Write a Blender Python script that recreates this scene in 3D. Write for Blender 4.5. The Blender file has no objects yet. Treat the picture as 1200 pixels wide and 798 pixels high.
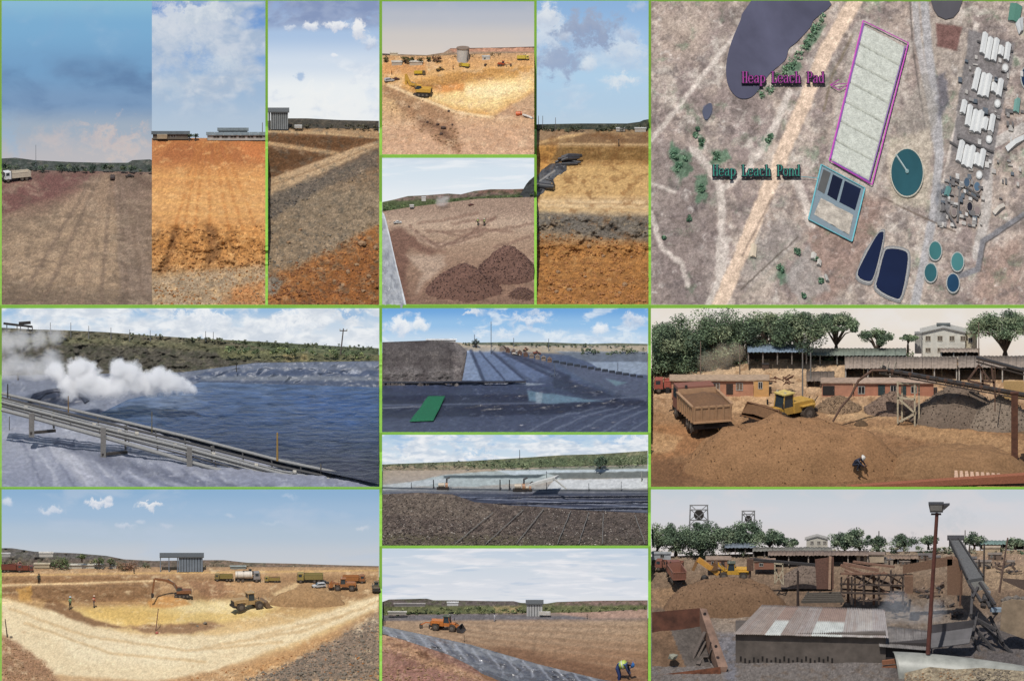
import bpy, bmesh, math, random
import numpy as np
from mathutils import Vector, Matrix
random.seed(7)
rng = np.random.default_rng(11)
SC = bpy.context.scene
COL = SC.collection

# ------------------------------------------------------------------ camera, sky, sun, exposure
PITCH = math.radians(15.0)
S_, C_ = math.sin(PITCH), math.cos(PITCH)
FWD = Vector((0, C_, -S_)); UPV = Vector((0, S_, C_))
def P(px, py, Y):
    """a point of the hillside of terraces, 0.1 m per photo pixel, at the depth Y (m)"""
    v = (798.0 - py) * 0.1
    return Vector((px * 0.1, Y, (v - Y * S_) / C_))
cam = bpy.data.cameras.new('camera'); cam.type = 'ORTHO'; cam.ortho_scale = 120.0
cam.clip_end = 1500.0; cam.clip_start = 0.5
co = bpy.data.objects.new('camera', cam); COL.objects.link(co)
co.location = P(600, 399, 60) - FWD * 260
co.rotation_euler = (math.radians(90) - PITCH, 0, 0)
SC.camera = co
SUN_EL, SUN_AZ = math.radians(60), math.radians(14)     # sun behind the viewer, a little to the left
W = bpy.data.worlds.new('World'); SC.world = W; W.use_nodes = True
nt = W.node_tree; nt.nodes.clear()
sk = nt.nodes.new('ShaderNodeTexSky'); sk.sky_type = 'NISHITA'; sk.sun_disc = False
sk.sun_elevation = SUN_EL; sk.sun_rotation = math.radians(180) + SUN_AZ
bgn = nt.nodes.new('ShaderNodeBackground'); bgn.inputs[1].default_value = 0.1
won = nt.nodes.new('ShaderNodeOutputWorld')
nt.links.new(sk.outputs[0], bgn.inputs[0]); nt.links.new(bgn.outputs[0], won.inputs[0])
sl = bpy.data.lights.new('sun', 'SUN'); sl.energy = 4.2; sl.angle = math.radians(0.6); sl.color = (1.0, .965, .91)
so = bpy.data.objects.new('sun', sl); COL.objects.link(so)
sdir = Vector((-math.sin(SUN_AZ) * math.cos(SUN_EL), -math.cos(SUN_AZ) * math.cos(SUN_EL), math.sin(SUN_EL)))
so.rotation_euler = sdir.to_track_quat('Z', 'Y').to_euler()
so.location = (60, -80, 90)
vs = SC.view_settings; vs.view_transform = 'Standard'; vs.look = 'None'; vs.exposure = 0.0; vs.gamma = 1.0
SC.cycles.volume_bounces = 5; SC.cycles.max_bounces = 8
KL = 1.5      # how bright a lit surface shows next to its albedo

# ------------------------------------------------------------------ helpers: colour and noise
def lin(c):
    c = np.asarray(c, float) / 255.0
    return np.where(c <= .04045, c / 12.92, ((c + .055) / 1.055) ** 2.4)
def alb(c):
    return tuple(float(min(.86, x)) for x in lin(c) / KL)
def _h(ix, iy, seed):
    n = (ix.astype(np.int64) * 374761393 + iy.astype(np.int64) * 668265263 + seed * 1442695041) & 0x7fffffff
    n = ((n ^ (n >> 13)) * 1274126177) & 0x7fffffff
    n = ((n ^ (n >> 16)) * 668265263) & 0x7fffffff
    return ((n ^ (n >> 15)) & 0xffff) / 65535.0
def vn(x, y, seed=0):
    x = np.asarray(x, float); y = np.asarray(y, float)
    ix = np.floor(x); iy = np.floor(y); fx = x - ix; fy = y - iy
    fx = fx * fx * (3 - 2 * fx); fy = fy * fy * (3 - 2 * fy)
    ix = ix.astype(np.int64); iy = iy.astype(np.int64)
    a = _h(ix, iy, seed); b = _h(ix + 1, iy, seed); c = _h(ix, iy + 1, seed); d = _h(ix + 1, iy + 1, seed)
    return (a + (b - a) * fx) * (1 - fy) + (c + (d - c) * fx) * fy
def fbm(x, y, o=4, seed=0, gain=.5):
    s = 0; a = 1; t = 0
    x = np.asarray(x, float); y = np.asarray(y, float)
    for k in range(o):
        s = s + a * (vn(x, y, seed + k * 17) - .5); t += a; a *= gain; x = x * 2.03 + 13.7; y = y * 2.03 + 5.1
    return s / t * 2      # about -1..1
def smooth(a, b, x):
    t = np.clip((x - a) / (b - a), 0, 1); return t * t * (3 - 2 * t)
def poly_sd(pts, X, Y):
    """signed distance to a polygon, negative inside"""
    d = np.full(X.shape, 1e9); ins = np.zeros(X.shape, bool); n = len(pts)
    for i in range(n):
        x0, y0 = pts[i]; x1, y1 = pts[(i + 1) % n]
        ex, ey = x1 - x0, y1 - y0; L = ex * ex + ey * ey + 1e-9
        t = np.clip(((X - x0) * ex + (Y - y0) * ey) / L, 0, 1)
        d = np.minimum(d, (X - x0 - t * ex) ** 2 + (Y - y0 - t * ey) ** 2)
        if y0 != y1:
            cond = ((y0 > Y) != (y1 > Y)) & (X < (x1 - x0) * (Y - y0) / (y1 - y0) + x0)
            ins ^= cond
    d = np.sqrt(d); return np.where(ins, -d, d)
def line_d(pts, X, Y):
    d = np.full(X.shape, 1e9)
    for (x0, y0), (x1, y1) in zip(pts[:-1], pts[1:]):
        ex, ey = x1 - x0, y1 - y0; L = ex * ex + ey * ey + 1e-9
        t = np.clip(((X - x0) * ex + (Y - y0) * ey) / L, 0, 1)
        d = np.minimum(d, (X - x0 - t * ex) ** 2 + (Y - y0 - t * ey) ** 2)
    return np.sqrt(d)
class Paint:
    """soil zones: ground colours by zone, in places with shade or sheen painted in"""
    def __init__(s, X, Y, base): s.X, s.Y = X, Y; s.c = np.empty(X.shape + (3,)); s.c[:] = base; s.seed = 1
    def mix(s, m, col): s.c = s.c + (np.asarray(col, float) - s.c) * m[..., None]; return s
    def warp(s, amp, sc=9):
        s.seed += 3
        return s.X + amp * fbm(s.X / sc, s.Y / sc, 4, s.seed), s.Y + amp * .7 * fbm(s.X / sc, s.Y / sc, 4, s.seed + 50)
    def rows(s, stops, wob=3):
        x, y = s.warp(wob, 14); ys = [a for a, _ in stops]
        for k in range(3): s.c[..., k] = np.interp(y, ys, [b[k] for _, b in stops])
        return s
    def poly(s, pts, col, soft=2., wob=3., a=1., sc=9):
        x, y = s.warp(wob, sc); d = poly_sd(pts, x, y); return s.mix(a * smooth(soft, -soft, d), col)
    def line(s, pts, w, col, soft=1.5, wob=1.5, a=1.):
        x, y = s.warp(wob, 7); d = line_d(pts, x, y); return s.mix(a * smooth(w + soft, max(w - soft, 0) , d), col)
    def spots(s, n, col, sc, thr, a=.6, seed=5, asp=2., soft=.5):
        x, y = s.warp(sc * .5, sc * .7); f = fbm(x / sc, y / sc * asp, 6, seed, .62); return s.mix(a * smooth(thr - .18, thr - .18 + soft, f), col)
    def grain(s, amt, U=None, V=None, seed=3):
        if U is None: U, V = s.X / 3., s.Y / 2.
        f = fbm(U, V, 4, seed, .65); s.c = s.c * (1 + amt * f)[..., None]; return s
def persp(X, Y, yh, cx, k=12., asp=2.2):
    d = np.maximum(Y - yh, 3.); return (X - cx) / d * k, k * asp * np.log(d)

# ------------------------------------------------------------------ helpers: materials
MATS = {}
def mat(name, col, rough=.75, metal=0., var=.18, vscale=6., bump=0., lit=True, spec=.4, dirt=None):
    if name in MATS: return MATS[name]
    m = bpy.data.materials.new(name); m.use_nodes = True; n = m.node_tree.nodes; l = m.node_tree.links
    b = n['Principled BSDF']; b.inputs['Roughness'].default_value = rough; b.inputs['Metallic'].default_value = metal
    b.inputs['Specular IOR Level'].default_value = spec
    c = alb(col)
    tc = n.new('ShaderNodeTexCoord'); nz = n.new('ShaderNodeTexNoise'); nz.inputs['Scale'].default_value = vscale; nz.inputs['Detail'].default_value = 6; nz.inputs['Roughness'].default_value = .65
    l.new(tc.outputs['Object'], nz.inputs['Vector'])
    rp = n.new('ShaderNodeValToRGB'); rp.color_ramp.elements[0].position = .3; rp.color_ramp.elements[1].position = .72
    d0 = alb(dirt) if dirt else tuple(x * (1 - 2 * var) for x in c)
    rp.color_ramp.elements[0].color = (*d0, 1); rp.color_ramp.elements[1].color = (*[min(.9, x * (1 + var)) for x in c], 1)
    l.new(nz.outputs[0], rp.inputs[0]); l.new(rp.outputs[0], b.inputs['Base Color'])
    if bump:
        bp = n.new('ShaderNodeBump'); bp.inputs['Strength'].default_value = bump; bp.inputs['Distance'].default_value = .1
        l.new(nz.outputs[0], bp.inputs['Height']); l.new(bp.outputs[0], b.inputs['Normal'])
    MATS[name] = m; return m
def ground_mat(name='soil', rough=.95, fine=.34, scale=6., spec=.15, bump=.5):
    if name in MATS: return MATS[name]
    m = bpy.data.materials.new(name); m.use_nodes = True; n = m.node_tree.nodes; l = m.node_tree.links
    b = n['Principled BSDF']; b.inputs['Roughness'].default_value = rough; b.inputs['Specular IOR Level'].default_value = spec
    at = n.new('ShaderNodeAttribute'); at.attribute_name = 'Col'
    tc = n.new('ShaderNodeTexCoord'); nz = n.new('ShaderNodeTexNoise'); nz.inputs['Scale'].default_value = scale; nz.inputs['Detail'].default_value = 5; nz.inputs['Roughness'].default_value = .7
    l.new(tc.outputs['Object'], nz.inputs['Vector'])
    mr = n.new('ShaderNodeMapRange'); mr.inputs[1].default_value = .3; mr.inputs[2].default_value = .7; mr.inputs[3].default_value = 1 - fine; mr.inputs[4].default_value = 1 + fine
    l.new(nz.outputs[0], mr.inputs[0])
    mx = n.new('ShaderNodeVectorMath'); mx.operation = 'SCALE'; l.new(at.outputs['Color'], mx.inputs[0]); l.new(mr.outputs[0], mx.inputs['Scale'])
    l.new(mx.outputs[0], b.inputs['Base Color'])
    if bump:
        bp = n.new('ShaderNodeBump'); bp.inputs['Strength'].default_value = bump; bp.inputs['Distance'].default_value = .08
        l.new(nz.outputs[0], bp.inputs['Height']); l.new(bp.outputs[0], b.inputs['Normal'])
    MATS[name] = m; return m
def water_mat(name, col, rough=.12, sx=.5, sy=2.2, bump=.35, var=.25, spec=.5):
    if name in MATS: return MATS[name]
    m = bpy.data.materials.new(name); m.use_nodes = True; n = m.node_tree.nodes; l = m.node_tree.links
    b = n['Principled BSDF']; b.inputs['Roughness'].default_value = rough; b.inputs['Specular IOR Level'].default_value = spec
    tc = n.new('ShaderNodeTexCoord'); mp = n.new('ShaderNodeMapping'); mp.inputs['Scale'].default_value = (sx, sy * .35, sy)
    nz = n.new('ShaderNodeTexNoise'); nz.inputs['Scale'].default_value = 1.; nz.inputs['Detail'].default_value = 6; nz.inputs['Roughness'].default_value = .6; nz.inputs['Distortion'].default_value = .4
    l.new(tc.outputs['Object'], mp.inputs[0]); l.new(mp.outputs[0], nz.inputs['Vector'])
    at = n.new('ShaderNodeAttribute'); at.attribute_name = 'Col'
    mr = n.new('ShaderNodeMapRange'); mr.inputs[1].default_value = .3; mr.inputs[2].default_value = .7; mr.inputs[3].default_value = 1 - var; mr.inputs[4].default_value = 1 + var
    l.new(nz.outputs[0], mr.inputs[0])
    mx = n.new('ShaderNodeVectorMath'); mx.operation = 'SCALE'; l.new(at.outputs['Color'], mx.inputs[0]); l.new(mr.outputs[0], mx.inputs['Scale'])
    l.new(mx.outputs[0], b.inputs['Base Color'])
    bp = n.new('ShaderNodeBump'); bp.inputs['Strength'].default_value = bump; bp.inputs['Distance'].default_value = .25
    l.new(nz.outputs[0], bp.inputs['Height']); l.new(bp.outputs[0], b.inputs['Normal'])
    MATS[name] = m; return m
def sky_mat(name, x0, ytop, stops, clouds=(), blobs=()):
    """emitting sky: colour by height (photo rows), soft noise cloud decks and single clouds"""
    m = bpy.data.materials.new(name); m.use_nodes = True; n = m.node_tree.nodes; l = m.node_tree.links
    n.clear(); out = n.new('ShaderNodeOutputMaterial'); em = n.new('ShaderNodeEmission'); l.new(em.outputs[0], out.inputs[0])
    tc = n.new('ShaderNodeTexCoord'); sp = n.new('ShaderNodeSeparateXYZ'); l.new(tc.outputs['Object'], sp.inputs[0])
    ys = [a for a, _ in stops]; lo, hi = ys[0], ys[-1]
    def math_(op, a, b=None, c=None):
        q = n.new('ShaderNodeMath'); q.operation = op
        for i, v in enumerate((a, b, c)):
            if v is None: continue
            if isinstance(v, (int, float)): q.inputs[i].default_value = v
            else: l.new(v, q.inputs[i])
        return q.outputs[0]
    def zrow(py): return -(py - ytop) * .1 / C_
    def mrange(v, a, b, c=0., d=1., sm=True):
        q = n.new('ShaderNodeMapRange'); q.interpolation_type = 'SMOOTHSTEP' if sm else 'LINEAR'
        l.new(v, q.inputs[0]); q.inputs[1].default_value = a; q.inputs[2].default_value = b; q.inputs[3].default_value = c; q.inputs[4].default_value = d
        return q.outputs[0]
    def noise(scale, sx=1., sz=1., det=7, dist=.3, off=0., rough=.55):
        mp = n.new('ShaderNodeMapping'); mp.inputs['Scale'].default_value = (sx, 1, sz); mp.inputs['Location'].default_value = (off, off * .7, off * 1.3)
        l.new(tc.outputs['Object'], mp.inputs[0]); nz = n.new('ShaderNodeTexNoise'); nz.inputs['Scale'].default_value = scale; nz.inputs['Detail'].default_value = det
        nz.inputs['Roughness'].default_value = rough; nz.inputs['Distortion'].default_value = dist; l.new(mp.outputs[0], nz.inputs['Vector']); return nz.outputs[0]
    def mixc(f, a, b):
        q = n.new('ShaderNodeMix'); q.data_type = 'RGBA'; l.new(f, q.inputs[0])
        for i, v in ((6, a), (7, b)):
            if isinstance(v, tuple): q.inputs[i].default_value = (*[float(t) for t in v], 1)
            else: l.new(v, q.inputs[i])
        return q.outputs[2]
    L = lambda c: tuple(lin(c))
    cur = L(stops[0][1])
    for (ya, ca), (yb, cb) in zip(stops[:-1], stops[1:]):
        cur = mixc(mrange(sp.outputs['Z'], zrow(ya), zrow(yb)), cur, L(cb))
    for k, c in enumerate(clouds):
        nz = noise(c.get('scale', .15), c.get('sx', 1.), c.get('sz', 1.6), off=c.get('off', 3.1 * k))
        f = mrange(nz, c['thr'], c['thr'] + c.get('soft', .12))
        if 'y' in c:
            a0, a1, b0, b1 = c['y']; f = math_('MULTIPLY', f, math_('MULTIPLY', mrange(sp.outputs['Z'], zrow(a0), zrow(a1)), mrange(sp.outputs['Z'], zrow(b1), zrow(b0))))
        f = math_('MULTIPLY', f, c.get('a', 1.))
        sh = mrange(noise(c.get('scale', .15) * 2.3, c.get('sx', 1.), c.get('sz', 1.6), off=7.7 + k), .36, .64)
        cur = mixc(f, cur, mixc(sh, L(c.get('dark', c['col'])), L(c['col'])))
    if blobs:
        nx = math_('SUBTRACT', noise(.5, off=2., rough=.72, det=9), .5); nz2 = math_('SUBTRACT', noise(.5, off=9., rough=.72, det=9), .5)
        for (bx, by, rx, ry, cc, cd, a, soft) in blobs:
            rr = max(rx, ry) * .1
            dx = math_('DIVIDE', math_('SUBTRACT', math_('MULTIPLY_ADD', nx, rr * 2.6, sp.outputs['X']), (bx - x0) * .1), rx * .1)
            dz = math_('DIVIDE', math_('SUBTRACT', math_('MULTIPLY_ADD', nz2, rr * 2.2, sp.outputs['Z']), zrow(by)), ry * .1)
            d = math_('SQRT', math_('ADD', math_('MULTIPLY', dx, dx), math_('MULTIPLY', dz, dz)))
            f = math_('MULTIPLY', mrange(d, 1., 1. - soft), a)
            cur = mixc(f, cur, mixc(mrange(dz, -.7, .5), L(cd), L(cc)))
    l.new(cur, em.inputs[0]) if not isinstance(cur, tuple) else None
    em.inputs[1].default_value = 1.
    return m

# ------------------------------------------------------------------ helpers: objects
def tag(o, label=None, cat=None, group=None, kind=None):
    if label: o['label'] = label
    if cat: o['category'] = cat
    if group: o['group'] = group
    if kind: o['kind'] = kind
    return o
def link(o, parent=None):
    COL.objects.link(o)
    if parent is not None: o.parent = parent
    return o
def mesh_np(name, verts, faces, m, parent=None, cols=None, smooth_=True):
    me = bpy.data.meshes.new(name); v = np.asarray(verts, np.float32); f = np.asarray(faces, np.int32)
    k = f.shape[1]
    me.vertices.add(len(v)); me.vertices.foreach_set('co', v.ravel())
    me.loops.add(f.size); me.loops.foreach_set('vertex_index', f.ravel())
    me.polygons.add(len(f)); me.polygons.foreach_set('loop_start', np.arange(0, f.size, k, dtype=np.int32)); me.polygons.foreach_set('loop_total', np.full(len(f), k, np.int32))
    me.polygons.foreach_set('use_smooth', np.full(len(f), bool(smooth_)))
    me.update(calc_edges=True)
    if cols is not None:
        a = me.attributes.new('Col', 'FLOAT_COLOR', 'POINT'); c4 = np.ones((len(v), 4), np.float32); c4[:, :3] = cols; a.data.foreach_set('color', c4.ravel())
    if m: me.materials.append(m)
    return link(bpy.data.objects.new(name, me), parent)
def empty(name, loc=(0, 0, 0), rz=0., sc=1.):
    o = bpy.data.objects.new(name, None); o.location = loc; o.rotation_euler = (0, 0, rz); o.scale = (sc, sc, sc); o.empty_display_size = .2
    return link(o)
class MB:
    """collects shapes; build() links them as ONE mesh object"""
    def __init__(s): s.bm = bmesh.new()
    def box(s, x0, x1, y0, y1, z0, z1, rot=None, ctr=None):
        r = bmesh.ops.create_cube(s.bm, size=1.); vs_ = r['verts']
        bmesh.ops.scale(s.bm, vec=(x1 - x0, y1 - y0, z1 - z0), verts=vs_)
        if rot is not None: bmesh.ops.rotate(s.bm, cent=(0, 0, 0), matrix=rot, verts=vs_)
        bmesh.ops.translate(s.bm, vec=((x0 + x1) / 2, (y0 + y1) / 2, (z0 + z1) / 2), verts=vs_)
        return s
    def prism(s, prof, y0, y1, axis='y'):
        """profile of (x,z) extruded along y"""
        f = lambda x, y, z: (x, y, z) if axis == 'y' else (y, x, z)
        a = [s.bm.verts.new(f(x, y0, z)) for x, z in prof]; b = [s.bm.verts.new(f(x, y1, z)) for x, z in prof]
        n = len(prof)
        s.bm.faces.new(a); s.bm.faces.new(b[::-1])
        for i in range(n): s.bm.faces.new((a[i], b[i], b[(i + 1) % n], a[(i + 1) % n]))
        return s
    def cyl(s, p0, p1, r0, r1=None, n=12, cap=True):
        p0, p1 = Vector(p0), Vector(p1); r1 = r0 if r1 is None else r1
        q = (p1 - p0).to_track_quat('Z', 'Y').to_matrix(); a, b = [], []
        for i in range(n):
            t = 2 * math.pi * i / n; d = q @ Vector((math.cos(t), math.sin(t), 0))
            a.append(s.bm.verts.new(p0 + d * r0)); b.append(s.bm.verts.new(p1 + d * r1))
        for i in range(n): s.bm.faces.new((a[i], a[(i + 1) % n], b[(i + 1) % n], b[i]))
        if cap: s.bm.faces.new(a[::-1]); s.bm.faces.new(b)
        return s
    def tube(s, pts, r, n=6):
        pts = [Vector(p) for p in pts]; rings = []
        for i, p in enumerate(pts):
            t = (pts[min(i + 1, len(pts) - 1)] - pts[max(i - 1, 0)]).normalized(); q = t.to_track_quat('Z', 'Y').to_matrix()
            rr = r[i] if isinstance(r, (list, tuple)) else r
            rings.append([s.bm.verts.new(p + q @ Vector((math.cos(2 * math.pi * k / n), math.sin(2 * math.pi * k / n), 0)) * rr) for k in range(n)])
        for a, b in zip(rings[:-1], rings[1:]):
            for k in range(n): s.bm.faces.new((a[k], a[(k + 1) % n], b[(k + 1) % n], b[k]))
        s.bm.faces.new(rings[0][::-1]); s.bm.faces.new(rings[-1])
        return s
    def beam(s, p0, p1, w, h=None):
        """square bar between two points"""
        p0, p1 = Vector(p0), Vector(p1); h = h or w; d = (p1 - p0); L = d.length; q = d.to_track_quat('X', 'Z').to_matrix()
        r = bmesh.ops.create_cube(s.bm, size=1.); bmesh.ops.scale(s.bm, vec=(L, w, h), verts=r['verts'])
        bmesh.ops.rotate(s.bm, cent=(0, 0, 0), matrix=q, verts=r['verts']); bmesh.ops.translate(s.bm, vec=(p0 + p1) / 2, verts=r['verts'])
        return s
    def hull(s, pts8):
        """a box of 8 free corners: 4 bottom, 4 top, in the same order"""
        v = [s.bm.verts.new(p) for p in pts8]
        for f in ((3, 2, 1, 0), (4, 5, 6, 7), (0, 1, 5, 4), (1, 2, 6, 5), (2, 3, 7, 6), (3, 0, 4, 7)): s.bm.faces.new([v[i] for i in f])
        return s
    def rock(s, p, r, seed=0):
        rr = random.Random(seed); g = bmesh.ops.create_icosphere(s.bm, subdivisions=1, radius=1.); k = [rr.uniform(.7, 1.2) for _ in range(3)]
        for v in g['verts']:
            v.co = Vector((v.co.x * k[0], v.co.y * k[1], v.co.z * k[2] * .8)) * r * rr.uniform(.78, 1.15) + Vector(p)
        return s
    def build(s, name, m, parent=None, smooth_=False, bevel=0.):
        bmesh.ops.recalc_face_normals(s.bm, faces=s.bm.faces)
        me = bpy.data.meshes.new(name); s.bm.to_mesh(me); s.bm.free()
        if smooth_: me.polygons.foreach_set('use_smooth', [True] * len(me.polygons))
        me.materials.append(m); o = bpy.data.objects.new(name, me)
        if bevel:
            b = o.modifiers.new('b', 'BEVEL'); b.width = bevel; b.segments = 2; b.limit_method = 'ANGLE'
        return link(o, parent)
def grid_faces(nr, nc):
    i = np.arange(nr - 1)[:, None] * nc + np.arange(nc - 1)[None, :]
    return np.stack([i, i + 1, i + nc + 1, i + nc], -1).reshape(-1, 4)
class Sheet: pass
def sheet(name, x0, x1, top, bot, Yb, Yt, colf, g=None, bump=None, step=1.05, m=None, parent=None, kind='structure', back=True, base=None, grit=.4):
    """a stretch of terrain: rows run from the near edge (bot) to the far edge (top); steep banks advance less in depth"""
    nc = max(3, int(math.ceil((x1 - x0) / step)) + 1); xs = np.linspace(x0, x1, nc)
    fx = lambda q: np.interp(xs, [a for a, _ in q], [b for _, b in q]) if isinstance(q, (list, tuple)) else np.full(nc, float(q))
    tp, bt = fx(top), fx(bot); nr = max(3, int(math.ceil(np.max(bt - tp) / step)) + 1)
    t = np.linspace(0, 1, nr)[:, None]; PX = np.broadcast_to(xs[None, :], (nr, nc)).copy(); PY = bt[None, :] + (tp - bt)[None, :] * t
    G = np.ones_like(PX) if g is None else g(PX, PY)
    if g is not None and nc > 60:      # banks run out softly sideways
        wd = 20; Gp = np.concatenate([np.repeat(G[:, :1], wd, 1), G, np.repeat(G[:, -1:], wd, 1)], 1); cs = np.cumsum(np.concatenate([np.zeros((nr, 1)), Gp], 1), 1); G = (cs[:, 2 * wd:] - cs[:, :-2 * wd])[:, :nc] / (2 * wd)
    cum = np.cumsum(G, 0) - G[:1]; Yv = Yb + (Yt - Yb) * cum / cum[-1:]
    if base is not None:      # lies on another stretch of ground
        for i in range(nc): Yv[:, i] = [base.Y(xs[i], v) for v in PY[:, i]]
    if bump is not None: dlt = bump(PX, PY)
    else: dlt = 0 * PX
    col = colf(PX, PY)
    if m is None or m.name.startswith(('gravel', 'graded')):      # grit of the soil
        kk = np.clip((PY - tp) / np.maximum(bt - tp, 1), .2, 1); gr = grit(PX, PY) if callable(grit) else grit; kk = kk * gr; dlt = dlt + kk * rng.normal(size=PX.shape) * .05 + kk * .16 * fbm(PX / 2.6, PY / 2.2, 3, 77, .7); col = col * (1 + (.35 + .65 * gr) * .085 * rng.normal(size=PX.shape) + gr * .10 * fbm(PX / 2.2, PY / 1.6, 3, 31, .7))[..., None]
    Z = ((798 - PY) * .1 - Yv * S_) / C_
    V = np.stack([PX * .1, Yv - dlt * C_, Z + dlt * S_], -1)
    col = np.clip(lin(np.clip(col, 1, 255)) / KL, 0, .85)
    nrr = nr
    if back:
        e = V[-1:] + np.array([0, 1.2, -1.5]); V = np.concatenate([V, e]); col = np.concatenate([col, col[-1:]]); nrr = nr + 1
    if back == True and kind != 'hill':
        e = V[:1] + np.array([0, .4, -6.]); V = np.concatenate([e, V]); col = np.concatenate([col[:1], col]); nrr += 1
    o = mesh_np(name, V.reshape(-1, 3), grid_faces(nrr, nc), m or ground_mat(), parent, col.reshape(-1, 3))
    if kind: o['kind'] = 'structure'
    s = Sheet(); s.o = o; s.xs = xs; s.t = t[:, 0]; s.tp, s.bt = tp, bt; s.Yv = Yv - dlt * C_
    def Yat(px, py):
        i = int(np.clip(np.searchsorted(xs, px), 0, nc - 1)); tt = (bt[i] - py) / max(bt[i] - tp[i], 1e-6)
        return float(np.interp(tt, s.t, s.Yv[:, i]))
    s.Y = Yat; s.at = lambda px, py: P(px, py, Yat(px, py)); return s
BORDER = []
def sky(x0, x1, ytop, ybot, Y, stops, clouds=(), blobs=()):
    w = (x1 - x0) * .1; h = (ybot - ytop) * .1 / C_
    mb = MB(); mb.box(0, w, 0, .25, -h, 0); o = mb.build('sky', sky_mat('sky', x0, ytop, stops, clouds, blobs))
    o.location = P(x0, ytop, Y); o['kind'] = 'structure'; return o
def edge_strip(px, ytop, ybot, Yfun, Ysky, w=3.):
    """green edging: runs along the rim of the ground and up the rim of the sky board"""
    BORDER.append((px, ytop, ybot, Yfun, Ysky, w))
def rocks(name, sh, poly, n, rmin, rmax, m, yh, yb, parent=None, lift=.3, seed=1):
    """loose stones too small to pick apart, bigger towards the viewer"""
    rr = random.Random(seed); xs = [p[0] for p in poly]; ys = [p[1] for p in poly]
    X = np.array([rr.uniform(min(xs), max(xs)) for _ in range(n * 2)]); Y = np.array([rr.uniform(min(ys), max(ys)) for _ in range(n * 2)])
    ok = poly_sd(poly, X, Y) < 0; X, Y = X[ok][:n], Y[ok][:n]
    ico = bmesh.new(); bmesh.ops.create_icosphere(ico, subdivisions=1, radius=1.); bv = np.array([v.co[:] for v in ico.verts]); bf = np.array([[v.index for v in f.verts] for f in ico.faces]); ico.free()
    V, F = [], []
    for i, (px, py) in enumerate(zip(X, Y)):
        k = (py - yh) / (yb - yh); r = (rmin + (rmax - rmin) * rr.random() ** 3) * max(.15, k) * .1
        a = rr.uniform(0, 6.28); R = np.array([[math.cos(a), -math.sin(a), 0], [math.sin(a), math.cos(a), 0], [0, 0, 1]])
        q = (bv * np.array([rr.uniform(.75, 1.3), rr.uniform(.75, 1.3), rr.uniform(.5, .95)]) * (1 + .35 * (rng.random((len(bv), 1)) - .5))) @ R.T * r
        V.append(q + np.array(sh.at(px, py)) + np.array([0, -.0, r * lift])); F.append(bf + i * len(bv))
    if not V: return None
    return tag(mesh_np(name, np.concatenate(V), np.concatenate(F), m, parent or sh.o, smooth_=False), kind='stuff')
def stone(sh, px, py, r, m, seed):
    mb = MB(); mb.rock((0, 0, 0), r * .1, seed); o = mb.build('stone', m, sh.o); o.location = sh.at(px, py) + Vector((0, 0, r * .03)); return o
# ------------------------------------------------------------------ builders: vehicles
TYRE = mat('tyre_rubber', (48, 44, 42), .9, dirt=(95, 80, 65)); RIM = mat('wheel_rim', (120, 110, 100), .6)
GLASS = mat('vehicle_glass', (52, 66, 74), .12, var=.1, spec=.6); DARK = mat('dark_steel', (58, 52, 48), .7)
LAMP = mat('lamp_glass', (225, 215, 190), .2); CHROME = mat('grey_steel', (140, 138, 132), .5)
def paint(c, dirt=True):
    return mat('paint_%02x%02x%02x' % tuple(int(v) for v in c), c, .5, var=.14, vscale=3., dirt=tuple(.72 * v + .28 * d for v, d in zip(c, (120, 95, 70))) if dirt else None)
def wheel(parent, x, y, r, w, name='wheel'):
    mb = MB(); mb.cyl((x, y - w / 2, r), (x, y + w / 2, r), r, n=16); o = mb.build(name, TYRE, parent, bevel=.05)
    mb = MB(); s = 1 if y > 0 else -1
    mb.cyl((x, y + s * w * .42, r), (x, y + s * (w / 2 + .02), r), r * .52, n=10).cyl((x, y + s * w * .5, r), (x, y + s * (w / 2 + .06), r), r * .2, n=8); mb.build('rim', RIM, o); return o
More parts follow.
